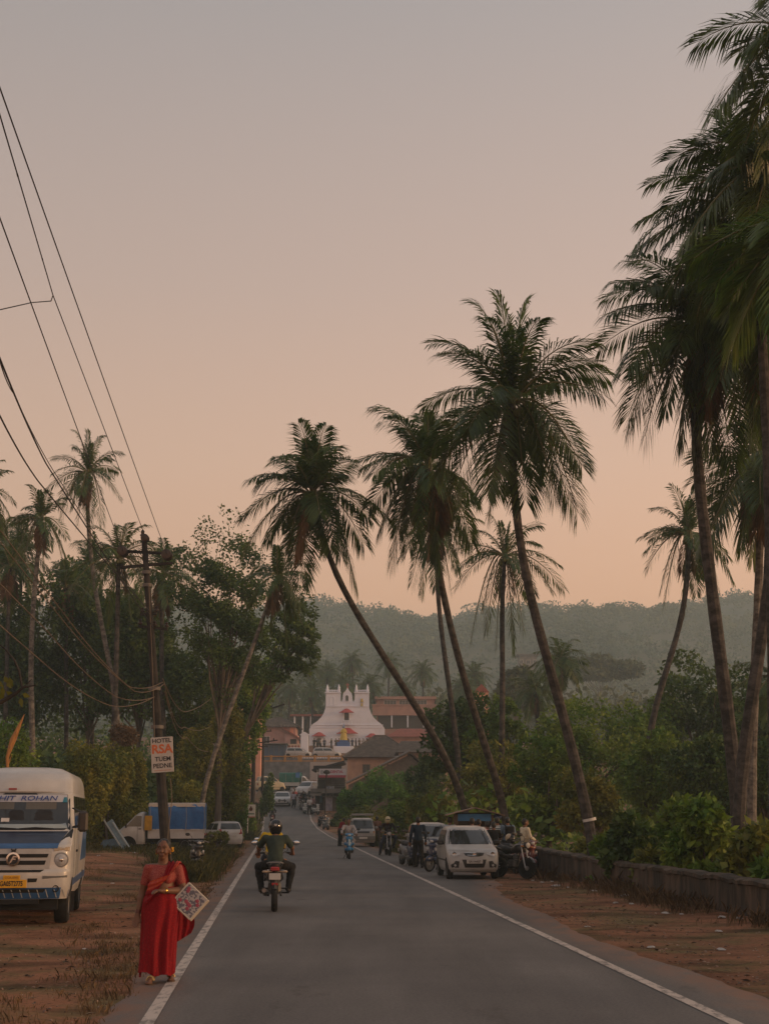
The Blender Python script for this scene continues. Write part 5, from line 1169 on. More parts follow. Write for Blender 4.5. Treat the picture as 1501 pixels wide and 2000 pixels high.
def hatch(name, label, loc, rz, m, L=3.45, Wd=1.49, Ht=1.48, group=None, cat='car', txt='', style='alto', back=False, roof_m=None):
    t = thing(name, label, cat, loc, rz, group); l = L / 2; w = Wd / 2; k = Ht / 1.48
    if style == 'van':
        rows = [(.25, -l + .06, l - .05, w - .06, .14, .05), (.36, -l, l, w - .01, .16, .05), (.55, -l, l, w, .16, .05), (.80, -l + .03, l - .01, w, .16, .05), (.93, -l + .10, l - .02, w - .01, .17, .06), (1.03, -l + .34, l - .03, w - .02, .17, .08), (1.20, -l + .46, l - .05, w - .05, .17, .09), (1.50, -l + .66, l - .12, w - .11, .17, .10), (1.58, -l + .78, l - .2, w - .15, .17, .09), (1.63, -l + 1.1, l - .45, w - .28, .2, .05)]
        ws = (1.05, 1.50); base_z = 1.0; rk = 1.02
    else:
        rows = [(.20, -l + .12, l - .1, w - .07, .20, .10), (.30, -l + .03, l - .04, w - .02, .24, .11), (.46, -l, l, w - .005, .26, .13), (.62, -l + .02, l, w, .28, .15), (.74, -l + .08, l - .01, w, .28, .16), (.82 * k, -l + .22, l - .01, w - .005, .26, .16), (.88 * k, -l + .48, l - .02, w - .015, .24, .14), (.95 * k, -l + .82, l - .05, w - .025, .22, .12), (1.15 * k, -l + 1.14, l - .14, w - .075, .2, .10), (1.38 * k, -l + 1.52, l - .28, w - .15, .2, .09), (1.44 * k, -l + 1.70, l - .38, w - .20, .2, .07), (1.48 * k, -l + 2.0, l - .65, w - .34, .2, .04)]
        ws = (.975 * k, 1.385 * k); base_z = .95 * k; rk = 1.0
    sh = Shell(rows); sh.body('body', m, t)
    z0, z1 = ws; hw0, hw1 = sh.P(z0)[2], sh.P(z1)[2]
    fo = sh.quad('windshield_frame', 'f', [(-hw0 + .05, z0 - .012), (hw0 - .05, z0 - .012), (hw1 - .05, z1 + .012), (-hw1 + .05, z1 + .012)], blk, t, .004)
    sh.quad('windshield', 'f', [(-hw0 + .09, z0), (hw0 - .09, z0), (hw1 - .08, z1), (-hw1 + .08, z1)], glass_d, t, .008)
    yb, yt = sh.P(z0)[0], sh.P(z1)[0]
    for side in 'lr':
        f = lambda y: y
        y0b, y0t, y1b, y1t = yb + .32, yt + .16, l - .34, l - .50
        m1b, m1t = (y0b + y1b) / 2, (y0t + y1t) / 2
        sh.quad('side_window', side, [(y0b, z0 + .02), (m1b - .04, z0 + .02), (m1t - .04, z1 - .03), (y0t, z1 - .03)], glass_d, t, .006, 5, 4)
        sh.quad('side_window', side, [(m1b + .04, z0 + .02), (y1b, z0 + .02), (y1t, z1 - .03), (m1t + .04, z1 - .03)], glass_d, t, .006, 5, 4)
        sh.quad('door_seam', side, [(m1b - .012, .36), (m1b + .012, .36), (m1b + .012, z0), (m1b - .012, z0)], blk, t, .003, 1, 6)
        sh.quad('sill_trim', side, [(-l + .75, .50), (l - .8, .50), (l - .8, .545), (-l + .75, .545)], blk, t, .010, 6, 1)
        sh.quad('door_handle', side, [(m1b - .26, .80 * k), (m1b - .10, .80 * k), (m1b - .10, .83 * k), (m1b - .26, .83 * k)], m, t, .025, 2, 1)
    sh.quad('rear_window', 'b', [(-hw0 + .12, z0 + .05), (hw0 - .12, z0 + .05), (hw1 - .09, z1 - .02), (-hw1 + .09, z1 - .02)], glass_d, t, .007)
    for sg in (-1, 1):
        sh.poly('tail_light', 'b', [(sg * (w - .30), .72), (sg * (w - .10), .74), (sg * (w - .08), 1.02), (sg * (w - .20), 1.0)], red_l, t, .012)
    sh.quad('rear_bumper', 'b', [(-w + .12, .28), (w - .12, .28), (w - .12, .46), (-w + .12, .46)], m, t, .05, 8, 2)
    plate(t, '', (0, sh.rear(0, .66) + .02, .66), plate_w, .5, .11)
    if style == 'alto':
        for sg in (-1, 1):
            ho = sh.poly('headlight', 'f', [(sg * .36, .70), (sg * .55, .63), (sg * .69, .665), (sg * .71, .76), (sg * .64, .80), (sg * .50, .775), (sg * .37, .735)], lamp_m, t, .012)
            b = MB(); b.lathe([(.06, -.02), (.055, -.03), (.02, -.02), (0, -.01)], sh.at('f', sg * .55, .71, 0), 'y', 14); b.build('bulb_lens', chrome, ho)
            fg = sh.poly('fog_recess', 'f', [(sg * .42, .50), (sg * .52, .52), (sg * .66, .40), (sg * .64, .33), (sg * .44, .33)], blk, t, .010)
            b = MB(); b.lathe([(.035, -.02), (.03, -.03), (0, -.03)], sh.at('f', sg * .54, .39, .0), 'y', 12); b.build('fog_lamp', lamp_m, fg)
        g = sh.poly('grille', 'f', [(-.30, .745), (.30, .745), (.25, .665), (.12, .64), (-.12, .64), (-.25, .665)], blk, t, .010)
        for dz in (0, 1): b = MB(); b.tube([sh.at('f', x, (.735 - abs(x) * .0 - dz * .05) if not dz else .668 + abs(x) ** 2 * .2, .016) for x in np.linspace(-.28, .28, 9) * (1 - .25 * dz)], .012, 5); b.build('chrome_strip', chrome, g)
        b = MB(); p = sh.at('f', 0, .695, .02); b.prism([(-.055, .0), (-.02, .035), (.02, .035), (.055, .0), (.02, -.035), (-.02, -.035)], p[1] - .008, p[1], 'y'); o = b.build('emblem', chrome, g, (0, 0, p[2]), smooth=False)
        lo = sh.quad('bumper_intake', 'f', [(-.27, .335), (.27, .335), (.35, .555), (-.35, .555)], blk, t, .012, 12, 5)
        plate(t, txt, (0, sh.front(0, .5) - .03, .50), plate_w, .46, .105)
        sh.quad('front_bumper', 'f', [(-w + .12, .22), (w - .12, .22), (w - .1, .285), (-w + .1, .285)], m, t, .03, 10, 2)
    elif style == 'van':
        for sg in (-1, 1):
            b = MB(); p = sh.at('f', sg * .48, .84, .012); b.box(p, (.2, .03, .15), bev=.02); b.build('headlight', lamp_m, t)
            b = MB(); p = sh.at('f', sg * .62, .84, .010); b.box(p, (.07, .03, .14), bev=.01); b.build('indicator', amber, t)
        sh.quad('grille', 'f', [(-.36, .79), (.36, .79), (.36, .89), (-.36, .89)], blk, t, .012)
        sh.quad('front_bumper', 'f', [(-w + .03, .40), (w - .03, .40), (w - .03, .62), (-w + .03, .62)], mat('bumper_grey', (.10, .10, .10), .6), t, .06, 8, 2)
        plate(t, '', (0, sh.front(0, .52) - .08, .52), plate_w, .46, .11)
        rk_ = MB()
        for y in (-.6, .3, 1.1): rk_.tube([(-.6, y, 1.62), (-.62, y, 1.78), (.62, y, 1.78), (.6, y, 1.62)], .02, 6)
        for x in (-.62, 0, .62): rk_.tube([(x, -.8, 1.78), (x, 1.3, 1.78)], .02, 6)
        rk_.tube([(-.62, -.8, 1.86), (.62, -.8, 1.86)], .025, 6); rk_.box((0, -.8, 1.82), (1.26, .04, .06)); rk_.build('roof_rack', mat('rack_grey', (.30, .29, .28), .5), t)
    else:
        for sg in (-1, 1):
            sh.poly('headlight', 'f', [(sg * .42, .66), (sg * .66, .64), (sg * .74, .70), (sg * .72, .80), (sg * .60, .79), (sg * .44, .74)], lamp_m, t, .012)
            sh.poly('fog_recess', 'f', [(sg * .52, .42), (sg * .68, .44), (sg * .66, .33), (sg * .54, .33)], blk, t, .010)
        sh.poly('grille', 'f', [(-.36, .72), (.36, .72), (.44, .52), (.30, .38), (-.30, .38), (-.44, .52)] if style == 'swift' else [(-.38, .74), (.38, .74), (.34, .63), (-.34, .63)], blk, t, .010)
        if style != 'swift':
            b = MB(); b.tube([sh.at('f', x, .69, .018) for x in np.linspace(-.34, .34, 9)], .018, 6); b.build('chrome_strip', chrome, t)
            sh.poly('bumper_intake', 'f', [(-.42, .40), (.42, .40), (.38, .28), (-.38, .28)], blk, t, .010)
        sh.quad('front_bumper', 'f', [(-w + .12, .22), (w - .12, .22), (w - .1, .285), (-w + .1, .285)], blk, t, .03, 10, 2)
        plate(t, '', (0, sh.front(0, .47) - .03, .47), plate_w, .46, .105)
    for sg in (-1, 1): mirror(t, sg * (w + .09), yb + .42, z0 + .04, m if style != 'alto' else blk)
    for sg in (-1, 1):
        b = MB(); b.tube([sh.at('f', sg * .06 - .12, z0 + .015, .02), sh.at('f', sg * .3 + .12, z0 + .05, .02)], .008, 5); b.build('wiper', blk, t)
    arches(sh, t, (-l + .62, l - .52), .28)
    for sg in (-1, 1):
        for y in (-l + .62, l - .52): wheel(t, sg * (w - .09), y, .275, .17, steel_rim)
    return t, sh
white_c = paint('car_white', (.47, .465, .465)); silver = paint('car_silver', (.34, .33, .32)); grey_s = paint('car_grey_silver', (.25, .245, .24))
RA = R(4.1)
def at_(px, d, dz=0.0): x = X(px, d); return (x, d, max(H(x, d), Zr(d) + .03 if XL(d) - .4 < x < XR(d) + 2 and d < 60 else H(x, d)) + dz)
f0 = at_(925, 41.2); hatch('parked_car', 'silver-white small hatchback parked nose-out on the dirt verge, nearest car on this side', (f0[0] - 1.72 * .07, 41.2 + 1.72, .03), RA, silver, style='alto', txt='GA11A4257')
hatch('parked_car', 'greyish silver car half hidden behind the man in the navy shirt', at_(838, 56), RA, grey_s, L=3.6, Wd=1.56, Ht=1.50, style='swift2')
hatch('parked_van', 'old silver van with a roof rack standing behind the blue scooter', at_(706, 84), RA, grey_s, L=3.3, Wd=1.41, style='van', cat='van')
hatch('hatchback_car', 'white hatchback driving towards us at the top of the slope', at_(551, 152), R(3), white_c, L=3.85, Wd=1.74, Ht=1.5, style='swift')
hatch('parked_suv', 'white car waiting behind the pedestrians by the shop', at_(601, 171), R(-24), white_c, L=4.0, Wd=1.75, Ht=1.75, style='swift2')
hatch('parked_car', 'white hatchback parked nose-in among the creepers on the left verge', at_(433, 80), R(206), white_c, L=3.4, Wd=1.5, Ht=1.42, style='swift')
hatch('parked_car', 'white sedan parked on the church forecourt behind the railing', (X(637, 209), 209.5, W(637, 1480, 209).z), R(88), white_c, L=4.3, Wd=1.7, Ht=1.48, style='swift2')
hatch('parked_car', 'white car partly behind shrubs left of the gate pillar', (X(582, 209), 209.3, W(582, 1480, 209).z), R(84), white_c, L=4.0, Wd=1.7, Ht=1.48, style='swift2')
hatch('parked_car', 'cream car turning at the far left of the side street', at_(527, 182), R(110), paint('car_cream', (.50, .42, .28)), L=3.9, Wd=1.7, Ht=1.9, style='swift2')
# minibus ---------------------------------------------------------
bus_w = paint('bus_white', (.47, .46, .445), .35); bus_b = paint('bus_blue', (.03, .10, .25), .4, .25); navy = paint('bus_navy', (.012, .020, .045), .3, .3)
t = thing('minibus', 'white and blue minibus with a name banner across its windscreen parked on the dirt', 'minibus', (-6.27, 24.5, H(-6.27, 25)), R(9.0))
rows = [(.44, .06, 5.35, .90, .20, .06), (.60, -.03, 5.4, .94, .22, .07), (.88, -.05, 5.42, .95, .22, .08), (.94, .02, 5.42, .95, .2, .06), (1.24, .03, 5.42, .95, .2, .06), (1.32, .07, 5.42, .95, .2, .07), (1.38, .17, 5.42, .95, .2, .08), (1.56, .52, 5.42, .95, .2, .08), (1.70, .62, 5.42, .945, .18, .08), (2.20, .90, 5.38, .885, .16, .07), (2.25, .86, 5.37, .885, .2, .12), (2.45, .98, 5.33, .86, .24, .14), (2.57, 1.15, 5.25, .80, .26, .14), (2.66, 1.5, 5.0, .62, .26, .1), (2.69, 1.9, 4.7, .40, .2, .05)]
sh = Shell(rows); sh.body('body', bus_w, t)
sh.quad('windshield_seal', 'f', [(-.89, 1.575), (.89, 1.575), (.835, 2.215), (-.835, 2.215)], blk, t, .004, 14, 6)
ws = sh.quad('windshield', 'f', [(-.85, 1.60), (.85, 1.60), (.80, 2.185), (-.80, 2.185)], glass_d, t, .010, 14, 8)
sh.quad('dash_shelf', 'f', [(-.84, 1.605), (.84, 1.605), (.80, 1.70), (-.80, 1.70)], mat('dash_cover', (.30, .36, .38), .35, var=.08), ws, .013, 14, 2)
bn = sh.quad('name_banner', 'f', [(-.80, 2.055), (.80, 2.055), (.795, 2.18), (-.795, 2.18)], mat('banner', (.42, .44, .50), .55, var=.04), t, .014, 14, 2)
tq = text('MOHIT  ROHAN', .135, mat('banner_text', (.02, .05, .22), .5), bn, (-.02, sh.front(0, 2.117) - .035, 2.117), (PI / 2 - .5, 0, 0), bold=.001, shear=.22, sx=1.3)
for px_, wd in ((-.55, .34), (-.05, .30), (.42, .34)):     # seats seen through the glass
    sh.poly('seat_back', 'f', [(px_ - wd / 2, 1.70), (px_ + wd / 2, 1.70), (px_ + wd / 2 - .02, 1.87), (px_ + wd * .3, 1.92), (px_ - wd * .3, 1.92), (px_ - wd / 2 + .02, 1.87)], mat('seat_cloth', (.012, .013, .016), .7), ws, .012)
sh.quad('curtain', 'f', [(-.42, 1.93), (-.1, 1.93), (-.1, 2.05), (-.42, 2.05)], mat('curtain', (.10, .10, .095), .8, stretch=(14, 1, 1)), ws, .012, 4, 2); sh.quad('curtain', 'f', [(.1, 1.93), (.62, 1.93), (.62, 2.05), (.1, 2.05)], mat('curtain', (.1, .1, .1)), ws, .012, 4, 2)
sh.quad('sun_sticker', 'f', [(.72, 2.05), (.80, 2.05), (.79, 2.14), (.74, 2.14)], mat('sticker_teal', (.02, .16, .24), .4), t, .018, 2, 2)
sh.poly('permit_sticker', 'f', [(-.30, 1.70), (-.16, 1.70), (-.16, 1.78), (-.30, 1.78)], white_p, ws, .016)
for a, c in ((-.68, -.02), (-.02, .60)):
    b = MB(); b.tube([sh.at('f', a + .05, 1.60, .03), sh.at('f', (a + c) / 2, 1.615, .035), sh.at('f', c, 1.60, .03)], [.008, .014, .008], 5); b.build('wiper', blk, t)
sh.quad('bonnet', 'f', [(-.74, 1.36), (.74, 1.36), (.86, 1.555), (-.86, 1.555)], navy, t, .012, 14, 5)
sh.quad('bonnet_lip', 'f', [(-.72, 1.275), (.72, 1.275), (.74, 1.36), (-.74, 1.36)], bus_b, t, .016, 14, 3)
for sg in (-1, 1): sh.poly('cowl_vent', 'f', [(sg * .76, 1.40), (sg * .93, 1.44), (sg * .935, 1.60), (sg * .89, 1.57)], blk, t, .008)
g = sh.quad('grille', 'f', [(-.60, .94), (.60, .94), (.64, 1.27), (-.64, 1.27)], mat('grille_grey', (.36, .36, .36), .5), t, .010, 12, 3)
for z0, z1, w_ in ((1.125, 1.185, .56), (1.005, 1.075, .52)): sh.quad('grille_slot', 'f', [(-w_, z0), (w_, z0), (w_ + .02, z1), (-w_ - .02, z1)], under, g, .016, 10, 1)
b = MB(); q = sh.at('f', 0, 1.10, .03); b.lathe([(.115, .0), (.115, -.02), (.085, -.024), (.085, -.01)], q, 'y', 26); em = b.build('emblem', chrome, g)
b = MB(); b.lathe([(.085, -.012), (.0, -.013)], q, 'y', 22); b.build('emblem_disc', blk, em)
b = MB(); y_ = q[1] - .02; b.prism([(-.06 + q[0], q[2] - .06), (-.03, q[2] - .06), (-.005, q[2] - .01), (.04, q[2] - .01), (.048, q[2] + .01), (.005, q[2] + .01), (.02, q[2] + .03), (.065, q[2] + .03), (.07, q[2] + .055), (.0, q[2] + .055)], y_ - .004, y_); b.build('emblem_mark', chrome, em, smooth=False)
b = MB(); b.box((0, sh.front(0, 1.235) - .02, 1.235), (.07, .012, .05)); b.box((-.035, sh.front(0, 1.255) - .02, 1.262), (.02, .012, .02)); b.box((.035, sh.front(0, 1.255) - .02, 1.262), (.02, .012, .02)); b.build('bonnet_badge', blk, t, smooth=False)
for sg in (-1, 1):
    b = MB(); q = sh.at('f', sg * .79, 1.085, .0); b.lathe([(.125, .03), (.125, -.012), (.108, -.018), (.104, -.012)], q, 'y', 24); hl = b.build('headlight', mat('bezel', (.24, .24, .24), .4), t)
    b = MB(); b.lathe([(.104, -.013), (.07, -.03), (0, -.038)], q, 'y', 22); b.build('lens', lamp_m, hl); b = MB(); b.lathe([(.035, -.036), (.02, -.05), (0, -.052)], q, 'y', 14); b.build('bulb', chrome, hl)
    sh.poly('indicator', 'f', [(sg * .66, 1.235), (sg * .92, 1.225), (sg * .92, 1.30), (sg * .66, 1.30)], mat('ind_pale', (.36, .27, .17), .2, coat=.5, var=.2, scale=20), t, .012)
    sh.poly('bumper_vent', 'f', [(sg * .50, .775), (sg * .90, .79), (sg * .90, .83), (sg * .50, .825)], mat('vent_grey', (.12, .12, .12), .6), t, .006)
    b = MB(); q = sh.at('f', sg * .72, .61, .002); b.lathe([(.058, .03), (.058, -.008), (.045, -.012), (.04, .02), (0, .03)], q, 'y', 16); b.build('fog_lamp', under, t)
sh.quad('grille_lower_slot', 'f', [(-.46, .885), (.46, .885), (.52, .925), (-.52, .925)], under, t, .008, 8, 1)
sh.quad('bumper_blue', 'f', [(-.90, .445), (.90, .445), (.94, .63), (-.94, .63)], bus_b, t, .007, 14, 3)
sh.quad('bumper_slot', 'f', [(-.52, .55), (.52, .55), (.56, .61), (-.56, .61)], under, t, .012, 8, 1)
sh.poly('bumper_slot', 'f', [(.26, .72), (.40, .725), (.42, .785), (.26, .785)], under, t, .010); sh.poly('bumper_slot', 'f', [(-.26, .72), (-.40, .725), (-.42, .785), (-.26, .785)], under, t, .010)
for k in range(13):
    u = -.84 + k * .14; sh.quad('bumper_streak', 'f', [(u + .03, .465), (u + .045, .465), (u + .005, .60), (u - .01, .60)], mat('streak', (.40, .42, .42), .5), t, .0105, 1, 3)
p = plate(t, 'GA05T2775', (-.0, sh.front(0, .715) - .035, .70), plate_y, .50, .135, size=.115)
b = MB(); b.box((0, sh.front(0, .8) - .03, .80), (.28, .015, .08), bev=.006); q = b.build('plate_top', plate_y, t, smooth=False); text('GOA-0985', .05, mat('plate_faint', (.30, .12, .01), .5), q, (0, sh.front(0, .8) - .04, .80))
for side in 'lr':
    sh.quad('cab_window', side, [(.85, 1.60), (1.75, 1.60), (1.75, 2.16), (1.12, 2.16)], glass_d, t, .006, 4, 4)
    for k in range(4): sh.quad('side_window', side, [(1.86 + k * .86, 1.58), (2.62 + k * .86, 1.58), (2.62 + k * .86, 2.16), (1.86 + k * .86, 2.16)], glass_d, t, .006, 3, 4)
    sh.quad('blue_stripe', side, [(.9, .62), (5.2, .62), (5.2, .74), (.9, .74)], bus_b, t, .006, 8, 1)
    sh.quad('blue_stripe', side, [(3.2, .98), (5.2, .98), (5.2, 1.5), (3.9, 1.5)], bus_b, t, .005, 5, 4)
    for yy in (1.80, 1.0): sh.quad('door_seam', side, [(yy, .55), (yy + .015, .55), (yy + .015, 1.58), (yy, 1.58)], blk, t, .003, 1, 5)
    sh.quad('door_handle', side, [(1.56, 1.18), (1.70, 1.18), (1.70, 1.22), (1.56, 1.22)], blk, t, .03, 1, 1)
    sg = 1 if side == 'r' else -1
    b = MB(); b.box((sg * 1.10, .62, 1.72), (.17, .10, .36), bev=.04); mo = b.build('side_mirror', mat('mirror_brown', (.035, .028, .024), .5), t)
    b = MB(); b.tube([(sg * .92, .75, 1.62), (sg * 1.08, .64, 1.66)], .02, 6); b.tube([(sg * .9, .85, 1.95), (sg * 1.1, .64, 1.86)], .014, 6); b.build('mirror_arm', blk, mo)
arches(sh, t, (.78, 4.2), .36)
for sg in (-1, 1):
    for y in (.78, 4.2): wheel(t, sg * .80, y, .355, .24, steel_rim)
    b = MB(); b.box((sg * .86, 1.28, .34), (.22, .02, .34)); b.build('mud_flap', blk, t, smooth=False)
b = MB(); b.box((0, 2.7, .36), (1.5, 5.0, .2)); b.tube([(-.75, .75, .34), (.75, .75, .34)], .05, 8); b.box((-.1, .1, .40), (1.1, .12, .08)); b.build('chassis', under, t, smooth=False)
b = MB(); b.box((-.15, sh.front(0, 2.28) - .01, 2.28), (.14, .012, .03)); b.build('roof_marker', mat('marker_red', (.3, .05, .05), .4), t, smooth=False)
# small trucks -----------------------------------------------------
def mini_truck(name, label, loc, rz, tarp, top_m, cabm, side_m, group=None, small=False):
    t = thing(name, label, 'truck', loc, rz, group)
    rows = [(.30, -1.80, -.62, .66, .12, .04), (.42, -1.88, -.6, .72, .14, .05), (.70, -1.90, -.6, .74, .14, .05), (.86, -1.86, -.6, .74, .14, .06), (.98, -1.72, -.6, .73, .14, .07), (1.08, -1.60, -.6, .72, .14, .07), (1.50, -1.16, -.62, .66, .14, .06), (1.62, -1.00, -.64, .62, .14, .05), (1.68, -.86, -.70, .50, .1, .03)]
    sh = Shell(rows); sh.body('cab', cabm, t)
    sh.quad('windshield', 'f', [(-.62, 1.09), (.62, 1.09), (.56, 1.50), (-.56, 1.50)], glass_d, t, .008)
    for side in 'lr':
        wd = sh.quad('side_window', side, [(-1.46, 1.05), (-.80, 1.05), (-.80, 1.50), (-1.05, 1.50)], mat('window_dusty', (.14, .12, .09), .25), t, .006, 4, 4)
        sh.quad('door_seam', side, [(-.97, .42), (-.955, .42), (-.955, 1.04), (-.97, 1.04)], blk, t, .003, 1, 4); sh.quad('door_handle', side, [(-.92, .93), (-.80, .93), (-.80, .97), (-.92, .97)], blk, t, .02, 1, 1)
        b = MB(); sg = 1 if side == 'r' else -1; b.box((sg * .80, -1.45, 1.08), (.1, .07, .17), bev=.02); b.build('side_mirror', blk, t)
    for sg in (-1, 1): sh.poly('headlight', 'f', [(sg * .44, .72), (sg * .68, .72), (sg * .70, .86), (sg * .46, .84)], lamp_m, t, .012)
    sh.quad('grille', 'f', [(-.36, .74), (.36, .74), (.36, .80), (-.36, .80)], blk, t, .008); sh.quad('front_bumper', 'f', [(-.7, .34), (.7, .34), (.7, .52), (-.7, .52)], blk, t, .03)
    for y in (-1.36,):
        for side in 'lr': sh.poly('wheel_arch', side, [(y + .36 * math.cos(a), max(.31, .29 + .36 * math.sin(a))) for a in np.linspace(PI * 1.05, -PI * .05, 15)], under, t, .005)
    b = MB(); b.box((0, .70, .72), (1.46, 2.42, .36)); b.box((0, .70, .92), (1.52, 2.46, .05)); b.build('cargo_bed', side_m, t, smooth=False)
    V = []; F = []; n = 22; k = 14; rg = np.random.default_rng(3)
    for i in range(n + 1):      # tarpaulin cover: sagging sheet over hoops
        y = -.50 + 2.42 * i / n; sag = .03 * math.sin(i * PI / n * 4) ** 2
        prof = [(-.75, .93), (-.76, 1.3), (-.755, 1.65), (-.74, 1.9), (-.66, 1.99), (-.35, 2.04), (0, 2.06 - sag), (.35, 2.04), (.66, 1.99), (.74, 1.9), (.755, 1.65), (.76, 1.3), (.75, .93)]
        for j, (x, z) in enumerate(prof): V.append((x + .022 * math.sin(i * 1.3 + j * 2.1) + .02 * math.sin(i * .6 - j * 1.1) + rg.uniform(-.016, .016), y, z + rg.uniform(-.012, .012)))
        m_ = len(prof)
        if i: F += [((i - 1) * m_ + j, (i - 1) * m_ + j + 1, i * m_ + j + 1, i * m_ + j) for j in range(m_ - 1)]
    F += [tuple(range(m_))[::-1], tuple(range(n * m_, (n + 1) * m_))]
    b = MB(); b.add(V, F); tp = b.build('tarpaulin', tarp, t, angle=60)
    b = MB(); V = [(x * 1.012, y, z + .012) for y in (-.52, .7, 1.94) for x, z in [(-.75, 1.88), (-.67, 2.0), (-.35, 2.05), (0, 2.06), (.35, 2.05), (.67, 2.0), (.75, 1.88)]]; b.add(V, [(7 * i + j, 7 * i + j + 1, 7 * i + 8 + j, 7 * i + 7 + j) for i in (0, 1) for j in range(6)]); b.build('tarpaulin_top', top_m, tp)
    for sg in (-1, 1):
        for k_ in range(4): b = MB(); b.tube([(sg * .78, -.45 + k_ * .78, .75), (sg * .785, -.42 + k_ * .78, 1.4), (sg * .765, -.45 + k_ * .78, 1.95)], .009, 5); b.build('tie_rope', mat('rope', (.35, .30, .22), .8), tp)
        for y in (-1.36, 1.10): wheel(t, sg * .62, y, .285, .17, rim_m if not small else steel_rim)
    b = MB(); b.box((0, .2, .45), (.9, 3.2, .16)); b.box((0, .9, .5), (1.3, .6, .1)); b.build('chassis', under, t, smooth=False)
    b = MB(); b.box((0, 1.93, .62), (1.3, .03, .1)); b.build('tail_bar', blk, t, smooth=False)
    for sg in (-1, 1): b = MB(); b.box((sg * .6, 1.95, .72), (.14, .03, .1)); b.build('tail_light', red_l, t, smooth=False)
    return t, sh
tarp_b = mat('tarp_blue', (.006, .080, .27), .45, rgb2=(.016, .135, .38), scale=4, bump=.6, cov=(.3, .7))
tx = X(316, 63.5); tt, sh = mini_truck('mini_truck', 'white mini truck with a blue tarpaulin cover parked side-on by the scrub', (tx, 63.5, H(tx, 63.5)), R(-86), tarp_b, mat('tarp_top', (.40, .33, .27), .7, var=.1), white_c, white_c)
b = MB(); b.box((.80, -.50, 1.2), (.03, .32, .62), bev=.01); b.build('yellow_flap', mat('yellow_flap', (.42, .23, .02), .6, var=.2), tt, smooth=False)
b = MB(); b.box((-.80, -.50, 1.2), (.03, .32, .62), bev=.01); b.build('yellow_flap', mat('yellow_flap', (.42, .23, .02)), tt, smooth=False)
b = MB(); b.box((-.79, 1.66, .82), (.03, .34, .18)); b.build('yellow_plate', plate_y, tt, smooth=False)
b = MB(); b.box((-.66, -.2, .42), (.1, .6, .28), bev=.03); b.build('fuel_tank', mat('tank_blue', (.03, .07, .15), .5), tt)
t2, _ = mini_truck('mini_truck', 'covered truck with a green side and blue rear sheet crossing the junction', at_(578, 184), R(84), mat('tarp_green', (.015, .13, .10), .6, var=.2), mat('tarp_green', (.01, .1, .1)), white_c, white_c)
t2.scale = (1.1,) * 3
b = MB(); b.box((-.785, -.28, 1.75), (.02, .5, .55)); b.box((0, -.3, 2.09), (1.4, .5, .02)); b.build('blue_sheet', mat('sheet_light_blue', (.06, .18, .42), .6), t2, smooth=False)
b = MB(); b.box((.785, -.28, 1.75), (.02, .5, .55)); b.build('blue_sheet', mat('sheet_light_blue', (.06, .18, .42), .6), t2, smooth=False)
# two-wheelers -----------------------------------------------------
def bike_wheel(t, y, r=.30, w=.10, steer=0.0, alloy=True, x=0):
    b = MB(); ri = r * .78; h = w / 2
    b.lathe([(ri, -h * .7), (r * .93, -h), (r, -h * .4), (r, h * .4), (r * .93, h), (ri, h * .7), (ri * .98, 0), (ri, -h * .7)], (0, 0, 0), 'x', 30); o = b.build('wheel', tyre_m, t, (x, y, r), (0, 0, steer))
    b = MB(); b.lathe([(ri * 1.02, -h * .6), (ri * .92, -h * .6), (ri * .90, 0), (ri * .92, h * .6), (ri * 1.02, h * .6)], (0, 0, 0), 'x', 30); b.lathe([(.05, -.06), (.07, -.03), (.07, .03), (.05, .06)], (0, 0, 0), 'x', 14)
    for k in range(6 if alloy else 12):
        a = 2 * PI * k / (6 if alloy else 12); b.tube([(0, .05 * math.cos(a), .05 * math.sin(a)), (0, ri * .95 * math.cos(a), ri * .95 * math.sin(a))], [.022, .014] if alloy else .005, 5)
    b.build('rim', rim_m, o); return o
def handlebar(t, y, z, w, m=blk, mirrors=True, gl=None):
    b = MB(); b.tube([(-w, y + .10, z), (-w * .55, y + .02, z + .03), (-.08, y - .04, z - .05), (.08, y - .04, z - .05), (w * .55, y + .02, z + .03), (w, y + .10, z)], .013, 7); o = b.build('handlebar', steel, t)
    for sg in (-1, 1):
        b = MB(); b.tube([(sg * w, y + .10, z), (sg * (w - .13), y + .065, z + .008)], .019, 8); b.build('grip', blk, o)
        b = MB(); b.tube([(sg * (w - .08), y - .02, z - .01), (sg * (w + .02), y + .03, z - .01)], .006, 5); b.build('lever', steel, o)
        if mirrors:
            b = MB(); b.tube([(sg * (w - .15), y + .04, z), (sg * (w - .08), y - .02, z + .14), (sg * (w + .0), y - .02, z + .19)], .007, 6); s_ = b.build('mirror_stalk', blk, t)
            b = MB(); b.ball((sg * (w + .05), y - .02, z + .20), (.078, .018, .052), n=14); mo = b.build('mirror', blk, t)
            b = MB(); b.ball((sg * (w + .05), y - .005, z + .20), (.070, .008, .045), n=14); b.build('mirror_glass', mat('mirror_glass', (.5, .58, .66), .05, metal=.9, var=.02), mo)
    return o
